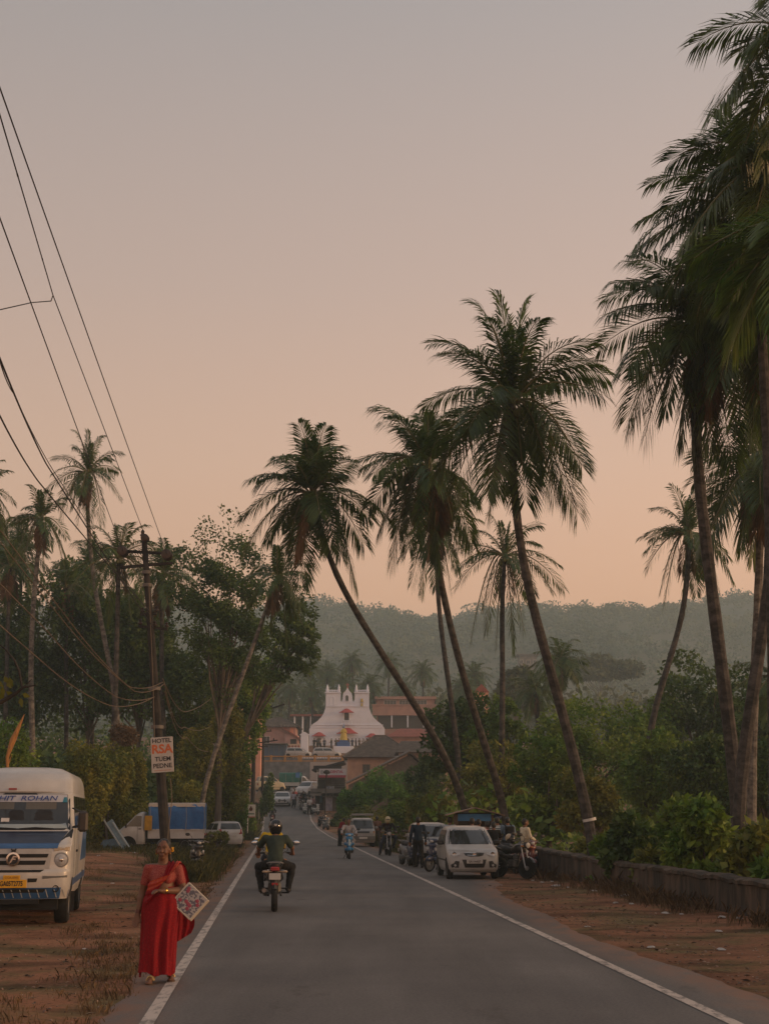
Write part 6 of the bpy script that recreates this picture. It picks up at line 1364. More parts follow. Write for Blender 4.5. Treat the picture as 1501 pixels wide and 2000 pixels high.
def motorcycle(name, label, loc, rz, m, steer=0.0, group=None, pl='', lean=0.0, tail=True):
    t = thing(name, label, 'motorcycle', loc, rz, group); t.rotation_euler = (0, lean, rz)
    bike_wheel(t, -.66, .30, .09, steer); bike_wheel(t, .62, .30, .12)
    b = MB()
    for sg in (-1, 1): b.tube([(sg * .085, -.66 + sg * .03 * math.sin(steer), .30), (sg * .085, -.54, .62)], .024, 8); b.tube([(sg * .085, -.54, .60), (sg * .085, -.42, .98)], .018, 8)
    b.box((0, -.45, .92), (.22, .06, .04)); b.build('front_fork', rim_m, t)
    b = MB(); b.lathe([(.33, -.05), (.345, 0), (.33, .05)], (0, 0, 0), 'x', 24)
    V = []; F = []
    for i in range(11):
        a = R(20 + i * 13)
        for x in (-.055, 0, .055): V.append((x, -.66 + (.335 + (.012 if x == 0 else 0)) * math.cos(a), .30 + (.335 + (.012 if x == 0 else 0)) * math.sin(a)))
        if i: F += [(3 * i - 3 + k, 3 * i - 2 + k, 3 * i + 1 + k, 3 * i + k) for k in (0, 1)]
    b = MB(); b.add(V, F); b.build('front_mudguard', m, t)
    b = MB(); b.tube([(0, -.42, .92), (0, -.28, .72), (0, -.15, .32), (0, .15, .30), (0, .22, .55), (0, -.28, .78)], .025, 7); b.tube([(0, .2, .62), (0, .80, .78)], .022, 7)
    for sg in (-1, 1): b.tube([(sg * .11, .18, .34), (sg * .12, .62, .30)], .02, 6)
    b.build('frame', blk, t)
    b = MB(); b.box((0, -.02, .42), (.24, .34, .26), bev=.05); b.lathe([(.10, 0), (.115, .03), (.10, .06), (.115, .09), (.10, .12), (.11, .15), (.09, .2)], (0, -.12, .5), 'z', 14); b.build('engine', mat('engine_grey', (.10, .10, .10), .5, metal=.5, var=.3, scale=20), t)
    b = MB(); b.tube([(.10, -.18, .52), (.13, -.24, .34), (.15, .10, .27), (.17, .35, .30)], .022, 7); b.tube([(.17, .32, .30), (.19, .45, .33), (.20, .78, .40)], [.03, .048, .042], 10); b.build('exhaust', mat('exhaust', (.16, .13, .11), .35, metal=.8), t)
    blob('fuel_tank', [('c', (0, -.34, .86), (0, .0, .82), .13, .10), ('e', (0, -.24, .90), (.14, .17, .085))], .022, m, t, k=.06)
    blob('seat', [('c', (0, .02, .80), (0, .38, .80), .085, .11), ('c', (0, .38, .82), (0, .74, .86), .115, .08)], .025, mat('seat_black', (.012, .011, .012), .6), t, k=.05)
    for sg in (-1, 1):
        blob('side_panel', [('c', (sg * .10, .08, .60), (sg * .10, .40, .66), .07, .05), ('c', (sg * .09, .42, .70), (sg * .05, .86, .80), .055, .035)], .025, m, t, k=.04)
    b = MB(); b.tube([(-.11, .48, .84), (-.15, .70, .90), (-.10, .86, .92), (.10, .86, .92), (.15, .70, .90), (.11, .48, .84)], .014, 7); b.build('grab_rail', steel, t)
    b = MB(); b.box((0, .88, .80), (.17, .08, .08), bev=.02); b.build('tail_light', red_l, t)
    b = MB(); b.box((0, .80, .60), (.17, .05, .26), bev=.02); b.tube([(0, .75, .74), (0, .90, .42)], [.07, .05], 6); b.build('rear_mudguard', blk, t)
    plate(t, pl, (0, .905, .66), plate_w, .22, .12, PI)
    b = MB(); b.box((0, .90, .52), (.12, .02, .05), bev=.008); b.build('reflector', mat('reflector', (.3, .02, .02), .2, coat=.6), t)
    for sg in (-1, 1):
        b = MB(); b.tube([(sg * .05, .86, .75), (sg * .15, .88, .75)], .012, 6); b.ball((sg * .19, .88, .75), (.055, .035, .026), n=10); b.build('rear_indicator', mat('ind_dull', (.35, .26, .18), .3), t)
        b = MB(); b.tube([(sg * .05, -.56, .92), (sg * .15, -.58, .92)], .010, 6); b.ball((sg * .18, -.58, .92), (.05, .035, .025), n=10); b.build('front_indicator', amber, t)
        b = MB(); b.tube([(sg * .10, .02, .32), (sg * .28, .04, .32)], .017, 7); b.tube([(sg * .13, .38, .42), (sg * .24, .40, .42)], .015, 7); b.build('foot_peg', blk, t)
    b = MB(); b.lathe([(.0, -.09), (.08, -.085), (.095, -.05), (.09, .02), (.04, .08)], (0, -.56, .96), 'y', 18); hl = b.build('headlight', m, t); b = MB(); b.lathe([(.0, -.10), (.06, -.092), (.08, -.085)], (0, -.56, .96), 'y', 16); b.build('lens', lamp_m, hl)
    b = MB(); b.prism([(-.11, 1.02), (.11, 1.02), (.07, 1.16), (-.07, 1.16)], -.57, -.545); b.build('fly_screen', blk, t)
    handlebar(t, -.42, 1.06, .36)
    return t
def scooter(name, label, loc, rz, m, steer=0.0, group=None, pl='', m2=None, lean=0.0):
    t = thing(name, label, 'scooter', loc, rz, group); t.rotation_euler = (0, lean, rz)
    bike_wheel(t, -.60, .235, .10, steer, True); bike_wheel(t, .58, .235, .11)
    blob('front_apron', [('c', (-.13, -.42, .40), (.13, -.42, .40), .06, .06), ('c', (-.15, -.43, .62), (.15, -.43, .62), .07, .07), ('c', (-.08, -.47, .84), (.08, -.47, .84), .07, .07), ('c', (0, -.50, .55), (0, -.50, .82), .08, .06)], .022, m, t, k=.08)
    blob('front_fender', [('e', (0, -.62, .40), (.085, .20, .11)), ('c', (0, -.50, .42), (0, -.46, .52), .06, .05)], .02, m, t, k=.04, cuts=[(2, -1, .33)])
    b = MB()
    for sg in (-1, 1): b.tube([(sg * .07, -.60, .24), (sg * .05, -.46, .6)], .018, 7)
    b.build('front_fork', blk, t)
    blob('floor_board', [('c', (-.12, -.35, .28), (-.12, .12, .26), .05, .05), ('c', (.12, -.35, .28), (.12, .12, .26), .05, .05), ('c', (0, -.35, .28), (0, .12, .26), .05, .05)], .025, blk, t, k=.05)
    blob('rear_body', [('c', (0, .08, .52), (0, .62, .62), .17, .13), ('c', (0, .12, .36), (0, .30, .46), .12, .14), ('c', (0, .60, .64), (0, .84, .68), .12, .07)], .025, m, t, k=.07)
    blob('seat', [('c', (0, .05, .74), (0, .42, .76), .09, .11), ('c', (0, .42, .76), (0, .72, .80), .11, .08)], .025, mat('seat_black', (.012, .011, .012), .6), t, k=.05)
    blob('handle_cowl', [('c', (-.12, -.42, .98), (.12, -.42, .98), .06, .06), ('e', (0, -.47, .97), (.10, .09, .07))], .02, m, t, k=.05)
    b = MB(); b.ball((0, -.535, .96), (.07, .03, .05), n=12); b.build('headlight', lamp_m, t)
    for sg in (-1, 1): b = MB(); b.ball((sg * .15, -.49, .70), (.035, .03, .05), n=10); b.build('front_indicator', lamp_m, t)
    handlebar(t, -.40, 1.0, .33)
    b = MB(); b.box((0, .86, .68), (.16, .05, .07), bev=.015); b.build('tail_light', red_l, t)
    b = MB(); b.box((0, .84, .52), (.13, .05, .22), bev=.02); b.build('rear_mudguard', blk, t)
    plate(t, '', (0, .875, .52), plate_w, .2, .12, PI); plate(t, '', (0, -.53, .64), plate_w, .17, .075)
    b = MB(); b.tube([(.13, .2, .25), (.16, .4, .26)], .03, 7); b.tube([(.16, .38, .26), (.17, .72, .33)], [.05, .045], 9); b.build('exhaust', blk, t)
    b = MB(); b.box((-.10, .35, .28), (.12, .5, .16), bev=.04); b.build('engine', mat('engine_grey', (.1, .1, .1)), t)
    if m2: blob('apron_panel', [('c', (0, -.545, .56), (0, -.555, .76), .045, .05)], .02, m2, t, k=.03)
    b = MB(); b.tube([(-.10, .60, .84), (-.14, .82, .88), (.14, .82, .88), (.10, .60, .84)], .013, 6); b.build('grab_rail', steel, t)
    b = MB(); b.tube([(-.08, .18, .22), (-.2, .24, .02)], .012, 6); b.build('side_stand', blk, t)
    return t
mblack = paint('bike_black', (.014, .013, .014), .3, .2); mred = paint('bike_maroon', (.10, .012, .014), .35); mblue = paint('scooter_blue', (.02, .17, .36), .3); mgrey = paint('scooter_grey', (.17, .18, .19), .35); mwhite = paint('scooter_white', (.50, .50, .49), .35); mdk = paint('bike_dark_blue', (.02, .03, .07), .35)
BR = X(541, 28.8)
motorcycle('motorcycle', 'black motorcycle with two mirrors ridden away from us up the middle of the lane', (BR, 28.8 - .3, .03), PI + RA, mblack, pl='')
scooter('scooter', 'scooter ridden just ahead of the black motorcycle, mostly hidden by its rider', (X(532, 36), 36, .03), PI + RA, mgrey)
scooter('scooter', 'maroon scooter ridden away up the slope beside the white roadside sign', at_(532, 131), PI + R(3), mred)
scooter('scooter', 'bright blue scooter ridden towards us in the middle of the road', (X(681, 60.5), 60.5, .03), RA, mblue, m2=mat('apron_light', (.40, .50, .55), .4))
motorcycle('motorcycle', 'dark motorcycle with a helmeted rider stopped facing us by the roof-rack van', (X(757, 65.5), 65.5, .03), R(6), mblack, steer=R(8))
BP = 'two-wheelers parked by the tea stall'
motorcycle('motorcycle', 'black parked motorcycle with silver wheels and a helmet on its tank', (X(997, 43.2), 43.0, H(X(997, 43.2), 43) + .01), R(34), mblack, steer=R(22), group=BP, lean=R(5))
scooter('scooter', 'red-sided scooter parked behind the black motorcycle at the wall end', (X(1019, 45.5), 45.3, H(X(1019, 45.5), 45)), R(20), mred, group=BP, lean=R(4))
motorcycle('motorcycle', 'black motorcycle parked in front of the pale-shirted man', (X(1003, 47.5), 47.0, H(X(1003, 47), 47)), R(40), mdk, group=BP, lean=R(4))
scooter('scooter', 'grey scooter parked left of the man in the navy shirt', (X(794, 53), 53, H(X(794, 53), 53) + .03), R(18), mgrey, group=BP, lean=R(5))
scooter('scooter', 'dark blue scooter beside the man in the navy shirt', (X(805, 51.6), 51.6, H(X(805, 51.6), 51.6) + .03), R(10), mdk, group=BP, lean=R(4))
scooter('scooter', 'dark scooter with one lit mirror parked in front of the greyish silver car', (X(853, 47.5), 47.3, H(X(853, 47), 47) + .03), R(-30), mdk, group=BP, steer=R(-15), lean=R(4))
scooter('scooter', 'dark scooter standing in the weeds below the mini truck, facing us', (X(383, 46.5), 46.5, H(X(383, 46.5), 46.5)), R(14), mblack, lean=R(4))
PS = 'two-wheelers parked along the shop front'
for px, d, rz, m, k, lab in [(636, 123, 20, mgrey, 's', 'grey-green scooter nearest of those parked at the shop'), (629, 127, 26, mdk, 'm', 'dark motorcycle just behind the grey-green scooter'), (615, 141, 32, mwhite, 's', 'white scooter turned side-on at the shop door'), (594, 142, 10, mwhite, 's', 'white scooter at the road edge beside the white-shirted man'), (588, 146, 12, mblack, 'm', 'dark motorcycle beyond the white scooter at the road edge'), (600, 150, 18, mblack, 'm', 'dark motorcycle behind the white-shirted man'), (594, 155, 16, mdk, 's', 'dark scooter near the end of the shop row'), (586, 157, 12, mred, 's', 'dull red scooter at the far end of the shop row')]:
    (scooter if k == 's' else motorcycle)('scooter' if k == 's' else 'motorcycle', lab, at_(px, d), R(rz), m, group=PS, lean=R(4))
# ------------------------------------------------------------------ people
skin_m = mat('skin', (.16, .078, .046), .5, var=.06, spec=.35); skin_w = mat('skin_warm', (.19, .092, .054), .48, var=.06, spec=.35)
hair_m = mat('hair_black', (.010, .009, .008), .5, var=.3); shoe_m = mat('shoe_dark', (.02, .018, .016), .6)
A3 = lambda *v: np.array(v, float)
def cap(a, b, r0, r1): return ('c', np.array(a, float), np.array(b, float), r0, r1)
def lerp(a, b, t): return np.array(a) * (1 - t) + np.array(b) * t
STAND = dict(pel=(0, 0, .95), che=(0, .0, 1.27), nec=(0, .01, 1.46), hed=(0, -.015, 1.60), shl=(.19, .01, 1.40), shr=(-.19, .01, 1.40), ell=(.25, .03, 1.13), elr=(-.25, .03, 1.13), wrl=(.27, -.06, .89), wrr=(-.27, -.06, .89), hil=(.09, 0, .90), hir=(-.09, 0, .90), knl=(.11, -.03, .50), knr=(-.11, -.03, .50), anl=(.115, .03, .08), anr=(-.115, .03, .08), tol=(.14, -.14, .035), tor=(-.14, -.14, .035))
def hand_prims(w, e, side, r=.011, curl=.35, grip=False):
    """palm, four fingers and a thumb continuing the forearm"""
    w, e = np.array(w), np.array(e); d = unit(w - e); up = np.array([0, -1.0, 0]) if abs(d[2]) > .6 else np.array([0, 0, 1.0])
    a = unit(np.cross(d, up)); n = np.cross(a, d); out = []
    kn = w + d * .085
    for i in (-1, 0, 1): out.append(cap(w + d * .01 + a * i * .012, kn + a * i * .024, .020, .015))
    for i, ln in zip((-1.5, -.5, .5, 1.5), (.066, .078, .074, .058)):
        k = kn + a * i * .0185; c = .9 if grip else curl
        m_ = k + (d * math.cos(c) - n * math.sin(c) * side * (1 if not grip else 1)) * ln * .55
        t_ = m_ + (d * math.cos(c * 2.2) - n * math.sin(c * 2.2) * side) * ln * .5
        out += [cap(k, m_, r, r * .92), cap(m_, t_, r * .92, r * .75)]
    b = w + d * .03 - a * .022 * 1; m_ = b + (d * .7 - a * .6) * .045
    out += [cap(b, m_, r * 1.2, r), cap(m_, m_ + (d * .95 - a * .1) * .032, r, r * .8)]
    return out
def head_prims(h, look=(0, -1, 0)):
    h = np.array(h); f = unit(np.array(look, float)); s = np.array([-f[1], f[0], 0])
    return [('e', h + A3(0, 0, .02), A3(.078, .095, .105)), cap(h - A3(0, 0, .035) + f * .03, h - A3(0, 0, .07) + f * .055, .058, .034), cap(h + f * .088 + A3(0, 0, .01), h + f * .105 - A3(0, 0, .022), .010, .017), cap(h + s * .080, h + s * .082 - A3(0, 0, .03), .018, .012), cap(h - s * .080, h - s * .082 - A3(0, 0, .03), .018, .012), cap(h + f * .087 + s * .03 + A3(0, 0, .035), h + f * .087 - s * .03 + A3(0, 0, .035), .014, .014), cap(h + f * .086 - s * .02 - A3(0, 0, .052), h + f * .086 + s * .02 - A3(0, 0, .052), .010, .010)]
def person(label, loc, rz, shirt, trousers, pose=None, sleeve='long', helmet=None, hm=None, res=.016, skin=None, sc_=1.0, group=None, shoe=None, name='person', pack=None, stripes=None):
    J = dict(STAND); J.update(pose or {}); J = {k: np.array(v, float) for k, v in J.items()}
    t = thing(name, label, 'person', loc, rz, group); t.scale = (sc_,) * 3
    sk = skin or skin_m; fr = .0125
    tor = lambda g: [('e', J['pel'] + A3(0, 0, .0), A3(.155 + g, .11 + g, .13 + g)), cap(lerp(J['pel'], J['che'], .25), lerp(J['pel'], J['che'], .9), .125 + g, .135 + g), ('e', J['che'] + A3(0, 0, .03), A3(.165 + g, .105 + g, .15 + g)), cap(J['shl'] * .8 + J['che'] * .2 + A3(-.02, 0, 0), J['shr'] * .8 + J['che'] * .2 + A3(.02, 0, 0), .062 + g, .062 + g)]
    arm = lambda g, s, full: [cap(J['sh' + s], J['el' + s], .054 + g, .042 + g)] + ([cap(J['el' + s], J['wr' + s], .041 + g, .028 + g)] if full else [])
    leg = lambda g, s: [cap(J['hi' + s], J['kn' + s], .085 + g, .058 + g), cap(J['kn' + s], lerp(J['kn' + s], J['an' + s], .35), .056 + g, .056 + g), cap(lerp(J['kn' + s], J['an' + s], .35), J['an' + s], .056 + g, .038 + g)]
    body = tor(0) + [cap(J['che'] + A3(0, 0, .1), J['nec'], .07, .056), cap(J['nec'], J['hed'] - A3(0, 0, .04), .054, .054)]
    look = J.get('look', A3(0, -1, 0)); body += head_prims(J['hed'], look)
    for s, sg in (('l', 1), ('r', -1)):
        body += arm(0, s, True) + leg(0, s) + [cap(J['an' + s], J['to' + s], .040, .030)] + hand_prims(J['wr' + s], J['el' + s], sg, fr, grip='grip' in J)
    blob('body', body, res, sk, t, k=.022)
    up = tor(.016)
    for s in 'lr':
        if sleeve == 'long': up += arm(.013, s, True)
        elif sleeve == 'short': up += [cap(J['sh' + s], lerp(J['sh' + s], J['el' + s], .72), .066, .064)]
    hem = J['pel'][2] - .10 if 'grip' not in J else J['pel'][2] - .12
    wr = lambda x, y, z: .004 * np.sin(x * 40 + z * 25) * np.sin(y * 33 - z * 31 + 1)
    blob('shirt', up, res, shirt, t, k=.035, cuts=[(2, -1, hem)], warp=wr)
    lo = [('e', J['pel'] - A3(0, 0, .03), A3(.165, .125, .13))]
    for s in 'lr': lo += leg(.018, s)
    blob('trousers', lo, res, trousers, t, k=.03, cuts=[(2, 1, J['pel'][2] + .06)], warp=wr)
    for s in 'lr': blob('shoe', [cap(J['an' + s] - A3(0, 0, .02), J['to' + s], .046, .040), cap(J['an' + s] + A3(0, .03, -.03), J['to' + s] + A3(0, 0, 0), .036, .036)], res, shoe or shoe_m, t, k=.02, cuts=[(2, -1, min(J['an' + s][2], J['to' + s][2]) - .055)])
    h = J['hed']
    if helmet == 'full':
        f = unit(look); q = h + A3(0, 0, .02)
        ho = blob('helmet', [('e', q, A3(.128, .145, .145)), cap(q - A3(0, 0, .07) - 0 * f, q - A3(0, 0, .07) + f * .05, .11, .09)], res * .8, hm, t, k=.04, cuts=[(2, -1, h[2] - .135)])
        blob('visor', [('e', q + f * .055 - A3(0, 0, .005), A3(.105, .098, .062))], res * .8, glass_d, ho)
    else:
        f = unit(look)
        blob('hair', [('e', h + A3(0, 0, .045) - f * .015, A3(.088, .10, .088)), ('e', h + A3(0, 0, 0) - f * .045, A3(.083, .075, .085))], res * .8, hair_m, t, k=.02, cuts=[])
    return t
cloth = lambda n, c, v=.15: mat('cloth_' + n, c, .85, var=v, scale=14, spec=.2)
stripe_m = mat('cloth_striped', (.50, .56, .56), .85, rgb2=(.07, .09, .11), stretch=(.2, .2, 9), scale=3, cov=(.46, .54), spec=.2, detail=0)
jean = cloth('jeans', (.035, .042, .06)); dkt = cloth('trouser_black', (.012, .012, .013)); brn = cloth('trouser_brown', (.07, .05, .04))
RIDE = dict(pel=(0, .16, .90), che=(0, .07, 1.22), nec=(0, .03, 1.41), hed=(0, .0, 1.56), shl=(.20, .05, 1.36), shr=(-.20, .05, 1.36), ell=(.33, -.10, 1.17), elr=(-.33, -.10, 1.17), wrl=(.335, -.27, 1.075), wrr=(-.335, -.27, 1.075), hil=(.11, .14, .87), hir=(-.11, .14, .87), knl=(.33, -.27, .80), knr=(-.33, -.27, .80), anl=(.26, .06, .40), anr=(-.26, .06, .40), tol=(.28, -.11, .36), tor=(-.28, -.11, .36), grip=(0, 0, 0))
SCOOT = dict(RIDE); SCOOT.update(knl=(.19, -.26, .74), knr=(-.19, -.26, .74), anl=(.14, -.22, .36), anr=(-.14, -.22, .36), tol=(.15, -.38, .33), tor=(-.15, -.38, .33), wrl=(.30, -.28, 1.02), wrr=(-.30, -.28, 1.02), pel=(0, .22, .86), hil=(.10, .18, .85), hir=(-.10, .18, .85), che=(0, .14, 1.18), nec=(0, .11, 1.37), hed=(0, .09, 1.52), shl=(.19, .13, 1.32), shr=(-.19, .13, 1.32), ell=(.29, -.06, 1.13), elr=(-.29, -.06, 1.13))
helm_b = paint('helmet_black', (.010, .010, .011), .2, .1); helm_y = paint('helmet_pale', (.45, .38, .22), .3)
rd = person('motorcyclist seen from behind in a green T-shirt and black helmet', (BR, 28.5, .03), PI + RA, mat('cloth_green', (.036, .052, .044), .85, var=.2, scale=8, spec=.2), dkt, RIDE, 'short', 'full', helm_b, res=.011, skin=skin_w)
b = MB(); b.prism([(-.035, .0), (-.015, .03), (0, .012), (.015, .03), (.035, .0), (0, -.02)], .144, .148); b.build('helmet_emblem', mat('emblem_white', (.4, .4, .4), .4), rd, (0, .0, 1.61), smooth=False)
person('rider in a yellow top on the scooter hidden ahead of the motorcyclist', (X(532, 36), 36, .03), PI + RA, cloth('yellow', (.52, .36, .02)), jean, SCOOT, 'long', res=.016)
person('rider in a dark jacket on the maroon scooter climbing the slope', at_(532, 131), PI + R(3), cloth('charcoal', (.020, .021, .024)), dkt, SCOOT, 'long', 'full', helm_b, res=.022)
person('man in a pale grey shirt riding the bright blue scooter towards us', (X(681, 60.5), 60.5, .03), RA, cloth('pale_grey', (.34, .32, .32)), cloth('pale_trouser', (.28, .25, .24)), SCOOT, 'long', res=.014)
STOP = dict(RIDE); STOP.update(anr=(-.36, -.05, .10), tor=(-.40, -.22, .06), knr=(-.30, -.24, .55))
person('helmeted rider in a black jacket, one foot down on the stopped motorcycle', (X(757, 65.5), 65.5, .03), R(6), cloth('black_jacket', (.016, .012, .012)), jean, STOP, 'long', 'full', helm_y, res=.014)
ARMF = dict(ell=(.26, -.04, 1.14), wrl=(.18, -.24, 1.06), elr=(-.26, -.04, 1.14), wrr=(-.18, -.24, 1.06))
WALK = dict(knl=(.10, -.16, .52), anl=(.11, -.20, .09), tol=(.12, -.37, .05), knr=(-.10, .06, .50), anr=(-.11, .24, .11), tor=(-.12, .09, .04))
BENT = dict(che=(0, -.12, 1.22), nec=(0, -.20, 1.38), hed=(0, -.27, 1.50), shl=(.18, -.15, 1.33), shr=(-.18, -.15, 1.33), ell=(.24, -.25, 1.08), elr=(-.24, -.25, 1.08), wrl=(.15, -.40, .95), wrr=(-.15, -.40, .95))
person('man in a navy shirt standing with his back to us beside the dark blue scooter', (X(816, 50.3), 50.3, Zr(50) + .03), R(186), cloth('navy', (.010, .022, .042)), dkt, dict(WALK, look=(.2, -1, 0)), 'long', res=.014)
TG = 'people gathered at the tea stall'
person('man in a light blue shirt half hidden between the two parked cars', at_(878, 50.5), R(150), cloth('light_blue', (.34, .40, .48)), jean, ARMF, 'short', res=.016, group=TG)
person('person in a dark top right at the stall counter', at_(921, 49.4), R(185), cloth('dark_brown', (.04, .028, .024)), dkt, ARMF, 'long', res=.016, group=TG)
person('customer in a grey top beside the dark-topped one at the counter', at_(934, 49.6), R(170), cloth('mid_grey', (.20, .19, .19)), dkt, ARMF, 'short', res=.016, group=TG, sc_=.97)
person('person in a pink top seen from behind right of the stall', at_(951, 48.6), R(190), cloth('pink', (.55, .25, .24)), dkt, ARMF, 'short', res=.016, group=TG, sc_=.93)
person('person in a black top in front of the striped-shirt man', at_(963, 47), R(200), cloth('black_top', (.014, .013, .013)), dkt, ARMF, 'short', res=.016, group=TG, sc_=.93)
person('man in a striped shirt with his back turned at the stall', at_(970, 48.5), R(190), stripe_m, jean, ARMF, 'short', res=.015, group=TG)
tb_ = person('man in a dark blue shirt carrying a black backpack', at_(990, 48.5), R(195), cloth('dark_blue', (.13, .19, .26)), dkt, ARMF, 'short', res=.015, group=TG)
q = tb_; bag_l = thing('backpack', 'black backpack on the back of the man in the dark blue shirt', 'backpack', q.location, R(195)); blob('bag', [('b', A3(0, .21, 1.22), A3(.15, .09, .20), .05), ('b', A3(0, .29, 1.15), A3(.11, .05, .11), .03)], .016, cloth('bag_black', (.012, .012, .014)), bag_l, k=.03)
for sg in (-1, 1): b = MB(); b.tube([(sg * .1, .15, 1.40), (sg * .12, .02, 1.475), (sg * .13, -.10, 1.38), (sg * .14, -.06, 1.2), (sg * .13, .13, 1.08)], .02, 6); b.build('strap', cloth('bag_black', (.012, .012, .014)), bag_l)
person('man in a pale yellow shirt standing at the near end of the low wall', at_(1024, 46.6), R(115), cloth('cream_shirt', (.58, .53, .40)), dkt, dict(ARMF, look=(-.5, -1, 0)), 'long', res=.014, group=TG)
person('man in a red shirt bending at the far side of the roof-rack van', at_(664, 84), R(120), cloth('red', (.20, .015, .02)), dkt, BENT, 'long', res=.016)
person('man in a brown shirt walking past the roof-rack van', at_(736, 84), R(200), cloth('brown', (.20, .105, .075)), brn, WALK, 'long', res=.016)
SG = 'people on the road by the shop'
person('man in a white shirt standing among the parked scooters', at_(604, 141), R(20), cloth('white_shirt', (.46, .45, .45)), dkt, ARMF, 'short', res=.02, group=SG)
person('man in a lilac shirt walking towards us beside the white hatchback', at_(573, 148.5), R(10), cloth('lilac', (.36, .34, .42)), jean, WALK, 'short', res=.02, group=SG)
person('person in a red and white top just behind the lilac-shirted man', at_(575, 153), R(190), cloth('red_white', (.36, .10, .10)), dkt, ARMF, 'short', res=.02, group=SG)
person('person in a white cap and shirt behind the lilac-shirted man', at_(573, 158), R(-20), cloth('white_shirt', (.46, .45, .45)), jean, ARMF, 'long', res=.02, group=SG)
person('dark-clothed man sitting astride a motorcycle in the shop row', at_(592, 150), R(12), cloth('black_top', (.014, .013, .013)), dkt, RIDE, 'long', res=.02, group=SG)
person('woman in a dull pink top at the shop door', at_(611, 143), R(150), cloth('dull_pink', (.22, .12, .12)), dkt, ARMF, 'short', res=.02, group=SG, sc_=.95)
CG = 'churchgoers in front of the church'
rg = np.random.default_rng(31); cols = [(.03, .03, .035), (.30, .28, .28), (.05, .06, .10), (.24, .08, .08), (.02, .02, .02), (.12, .10, .09)]
CHP = [(612, 'dark', 4, 'in black at the outer side of the left church door'), (618, '', 0, 'in charcoal in the left church doorway'), (625, '', 1, 'in a pale shirt beside the left church door'), (632, '', 2, 'in navy left of the statue'), (646, '', 4, 'in black standing alone left of the statue'), (655, '', 5, 'in brown close to the statue plinth'), (661, '', 3, 'in dull red touching the statue plinth'), (679, '', 0, 'in charcoal just right of the statue'), (687, '', 2, 'in navy by the central church door'), (694, '', 4, 'in black right of the central church door'), (701, '', 5, 'in brown between the central and right doors'), (709, '', 1, 'in a pale shirt by the thin pole before the church'), (716, '', 0, 'in charcoal at the right church door')]
for i, (px, _, c, lab) in enumerate(CHP):
    d = 229 + (i * 5) % 6
    person('churchgoer ' + lab, (X(px, d), d, W(px, 1463, d).z), rg.uniform(0, 6.28), cloth('crowd%d' % c, cols[c]), dkt if i % 2 else jean, ARMF if i % 3 else None, 'short', res=.035, group=CG)
# helmet resting on the parked motorcycle
o = thing('motorcycle_helmet', 'black and cream helmet resting on the parked black motorcycle', 'helmet', (X(997, 43.2) - .05, 42.85, H(X(997, 43.2), 43) + 1.13), R(30))
ho = blob('shell', [('e', A3(0, 0, .02), A3(.135, .15, .145)), cap(A3(0, 0, -.05), A3(0, -.05, -.05), .11, .09)], .012, helm_b, o, k=.04, cuts=[(2, -1, -.11)])
blob('side_panel', [('e', A3(-.03, .02, .045), A3(.115, .142, .125))], .012, mat('helmet_cream', (.45, .36, .24), .35), o, cuts=[(0, 1, -.04)]); blob('visor', [('e', A3(0, -.055, .01), A3(.11, .10, .06))], .012, glass_d, o)
# ---- woman in the red sari
wx = X(322, 16.35); wz = Zr(16.35) + .03
t = thing('person', 'woman in a red sari walking towards us along the road edge', 'person', (wx, 16.35, wz), R(2)); t.scale = (.96,) * 3
K = dict(pel=A3(0, 0, .90), che=A3(-.01, .01, 1.18), nec=A3(.0, .0, 1.365), hed=A3(.0, -.02, 1.482), shl=A3(.168, .01, 1.268), shr=A3(-.168, .01, 1.268), ell=A3(.245, .0, 1.02), elr=A3(-.235, .045, 1.00), wrl=A3(.03, -.225, 1.03), wrr=A3(-.275, -.03, .755), hil=A3(.09, 0, .86), hir=A3(-.09, 0, .86), knl=A3(.10, -.02, .46), knr=A3(-.09, -.12, .47), anl=A3(.115, .13, .10), anr=A3(-.06, -.12, .085), tol=A3(.135, -.03, .045), tor=A3(-.085, -.29, .035))
f = unit(A3(-.10, -1, 0)); h = K['hed']
bp = [('e', K['pel'], A3(.175, .135, .15)), cap(A3(0, -.02, .98), A3(0, .0, 1.12), .145, .13), ('e', A3(0, .0, 1.19), A3(.155, .112, .14)), cap(A3(.13, .01, 1.275), A3(-.13, .01, 1.275), .055, .055), cap(A3(0, .01, 1.27), K['nec'], .075, .057), cap(K['nec'], h - A3(0, 0, .04), .054, .052)]
bp += [('e', h + A3(0, .008, .022), A3(.074, .090, .102)), cap(h - A3(0, 0, .03) + f * .028, h - A3(0, 0, .078) + f * .046, .057, .033), cap(h + f * .078 + A3(0, 0, .018), h + f * .094 - A3(0, 0, .018), .007, .0125)]
s = np.array([-f[1], f[0], 0])
for sg in (-1, 1):
    bp += [cap(h + s * sg * .076, h + s * sg * .078 - A3(0, 0, .032), .016, .011), cap(h + f * .066 + s * sg * .036 - A3(0, 0, .022), h + f * .062 + s * sg * .042 - A3(0, 0, .03), .022, .02), cap(h + f * .082 + s * sg * .016 + A3(0, 0, .043), h + f * .072 + s * sg * .048 + A3(0, 0, .040), .010, .007)]
bp += [cap(h + f * .083 - s * .02 - A3(0, 0, .050), h + f * .083 + s * .02 - A3(0, 0, .050), .009, .009), cap(h + f * .081 - s * .015 - A3(0, 0, .060), h + f * .081 + s * .015 - A3(0, 0, .060), .009, .009)]
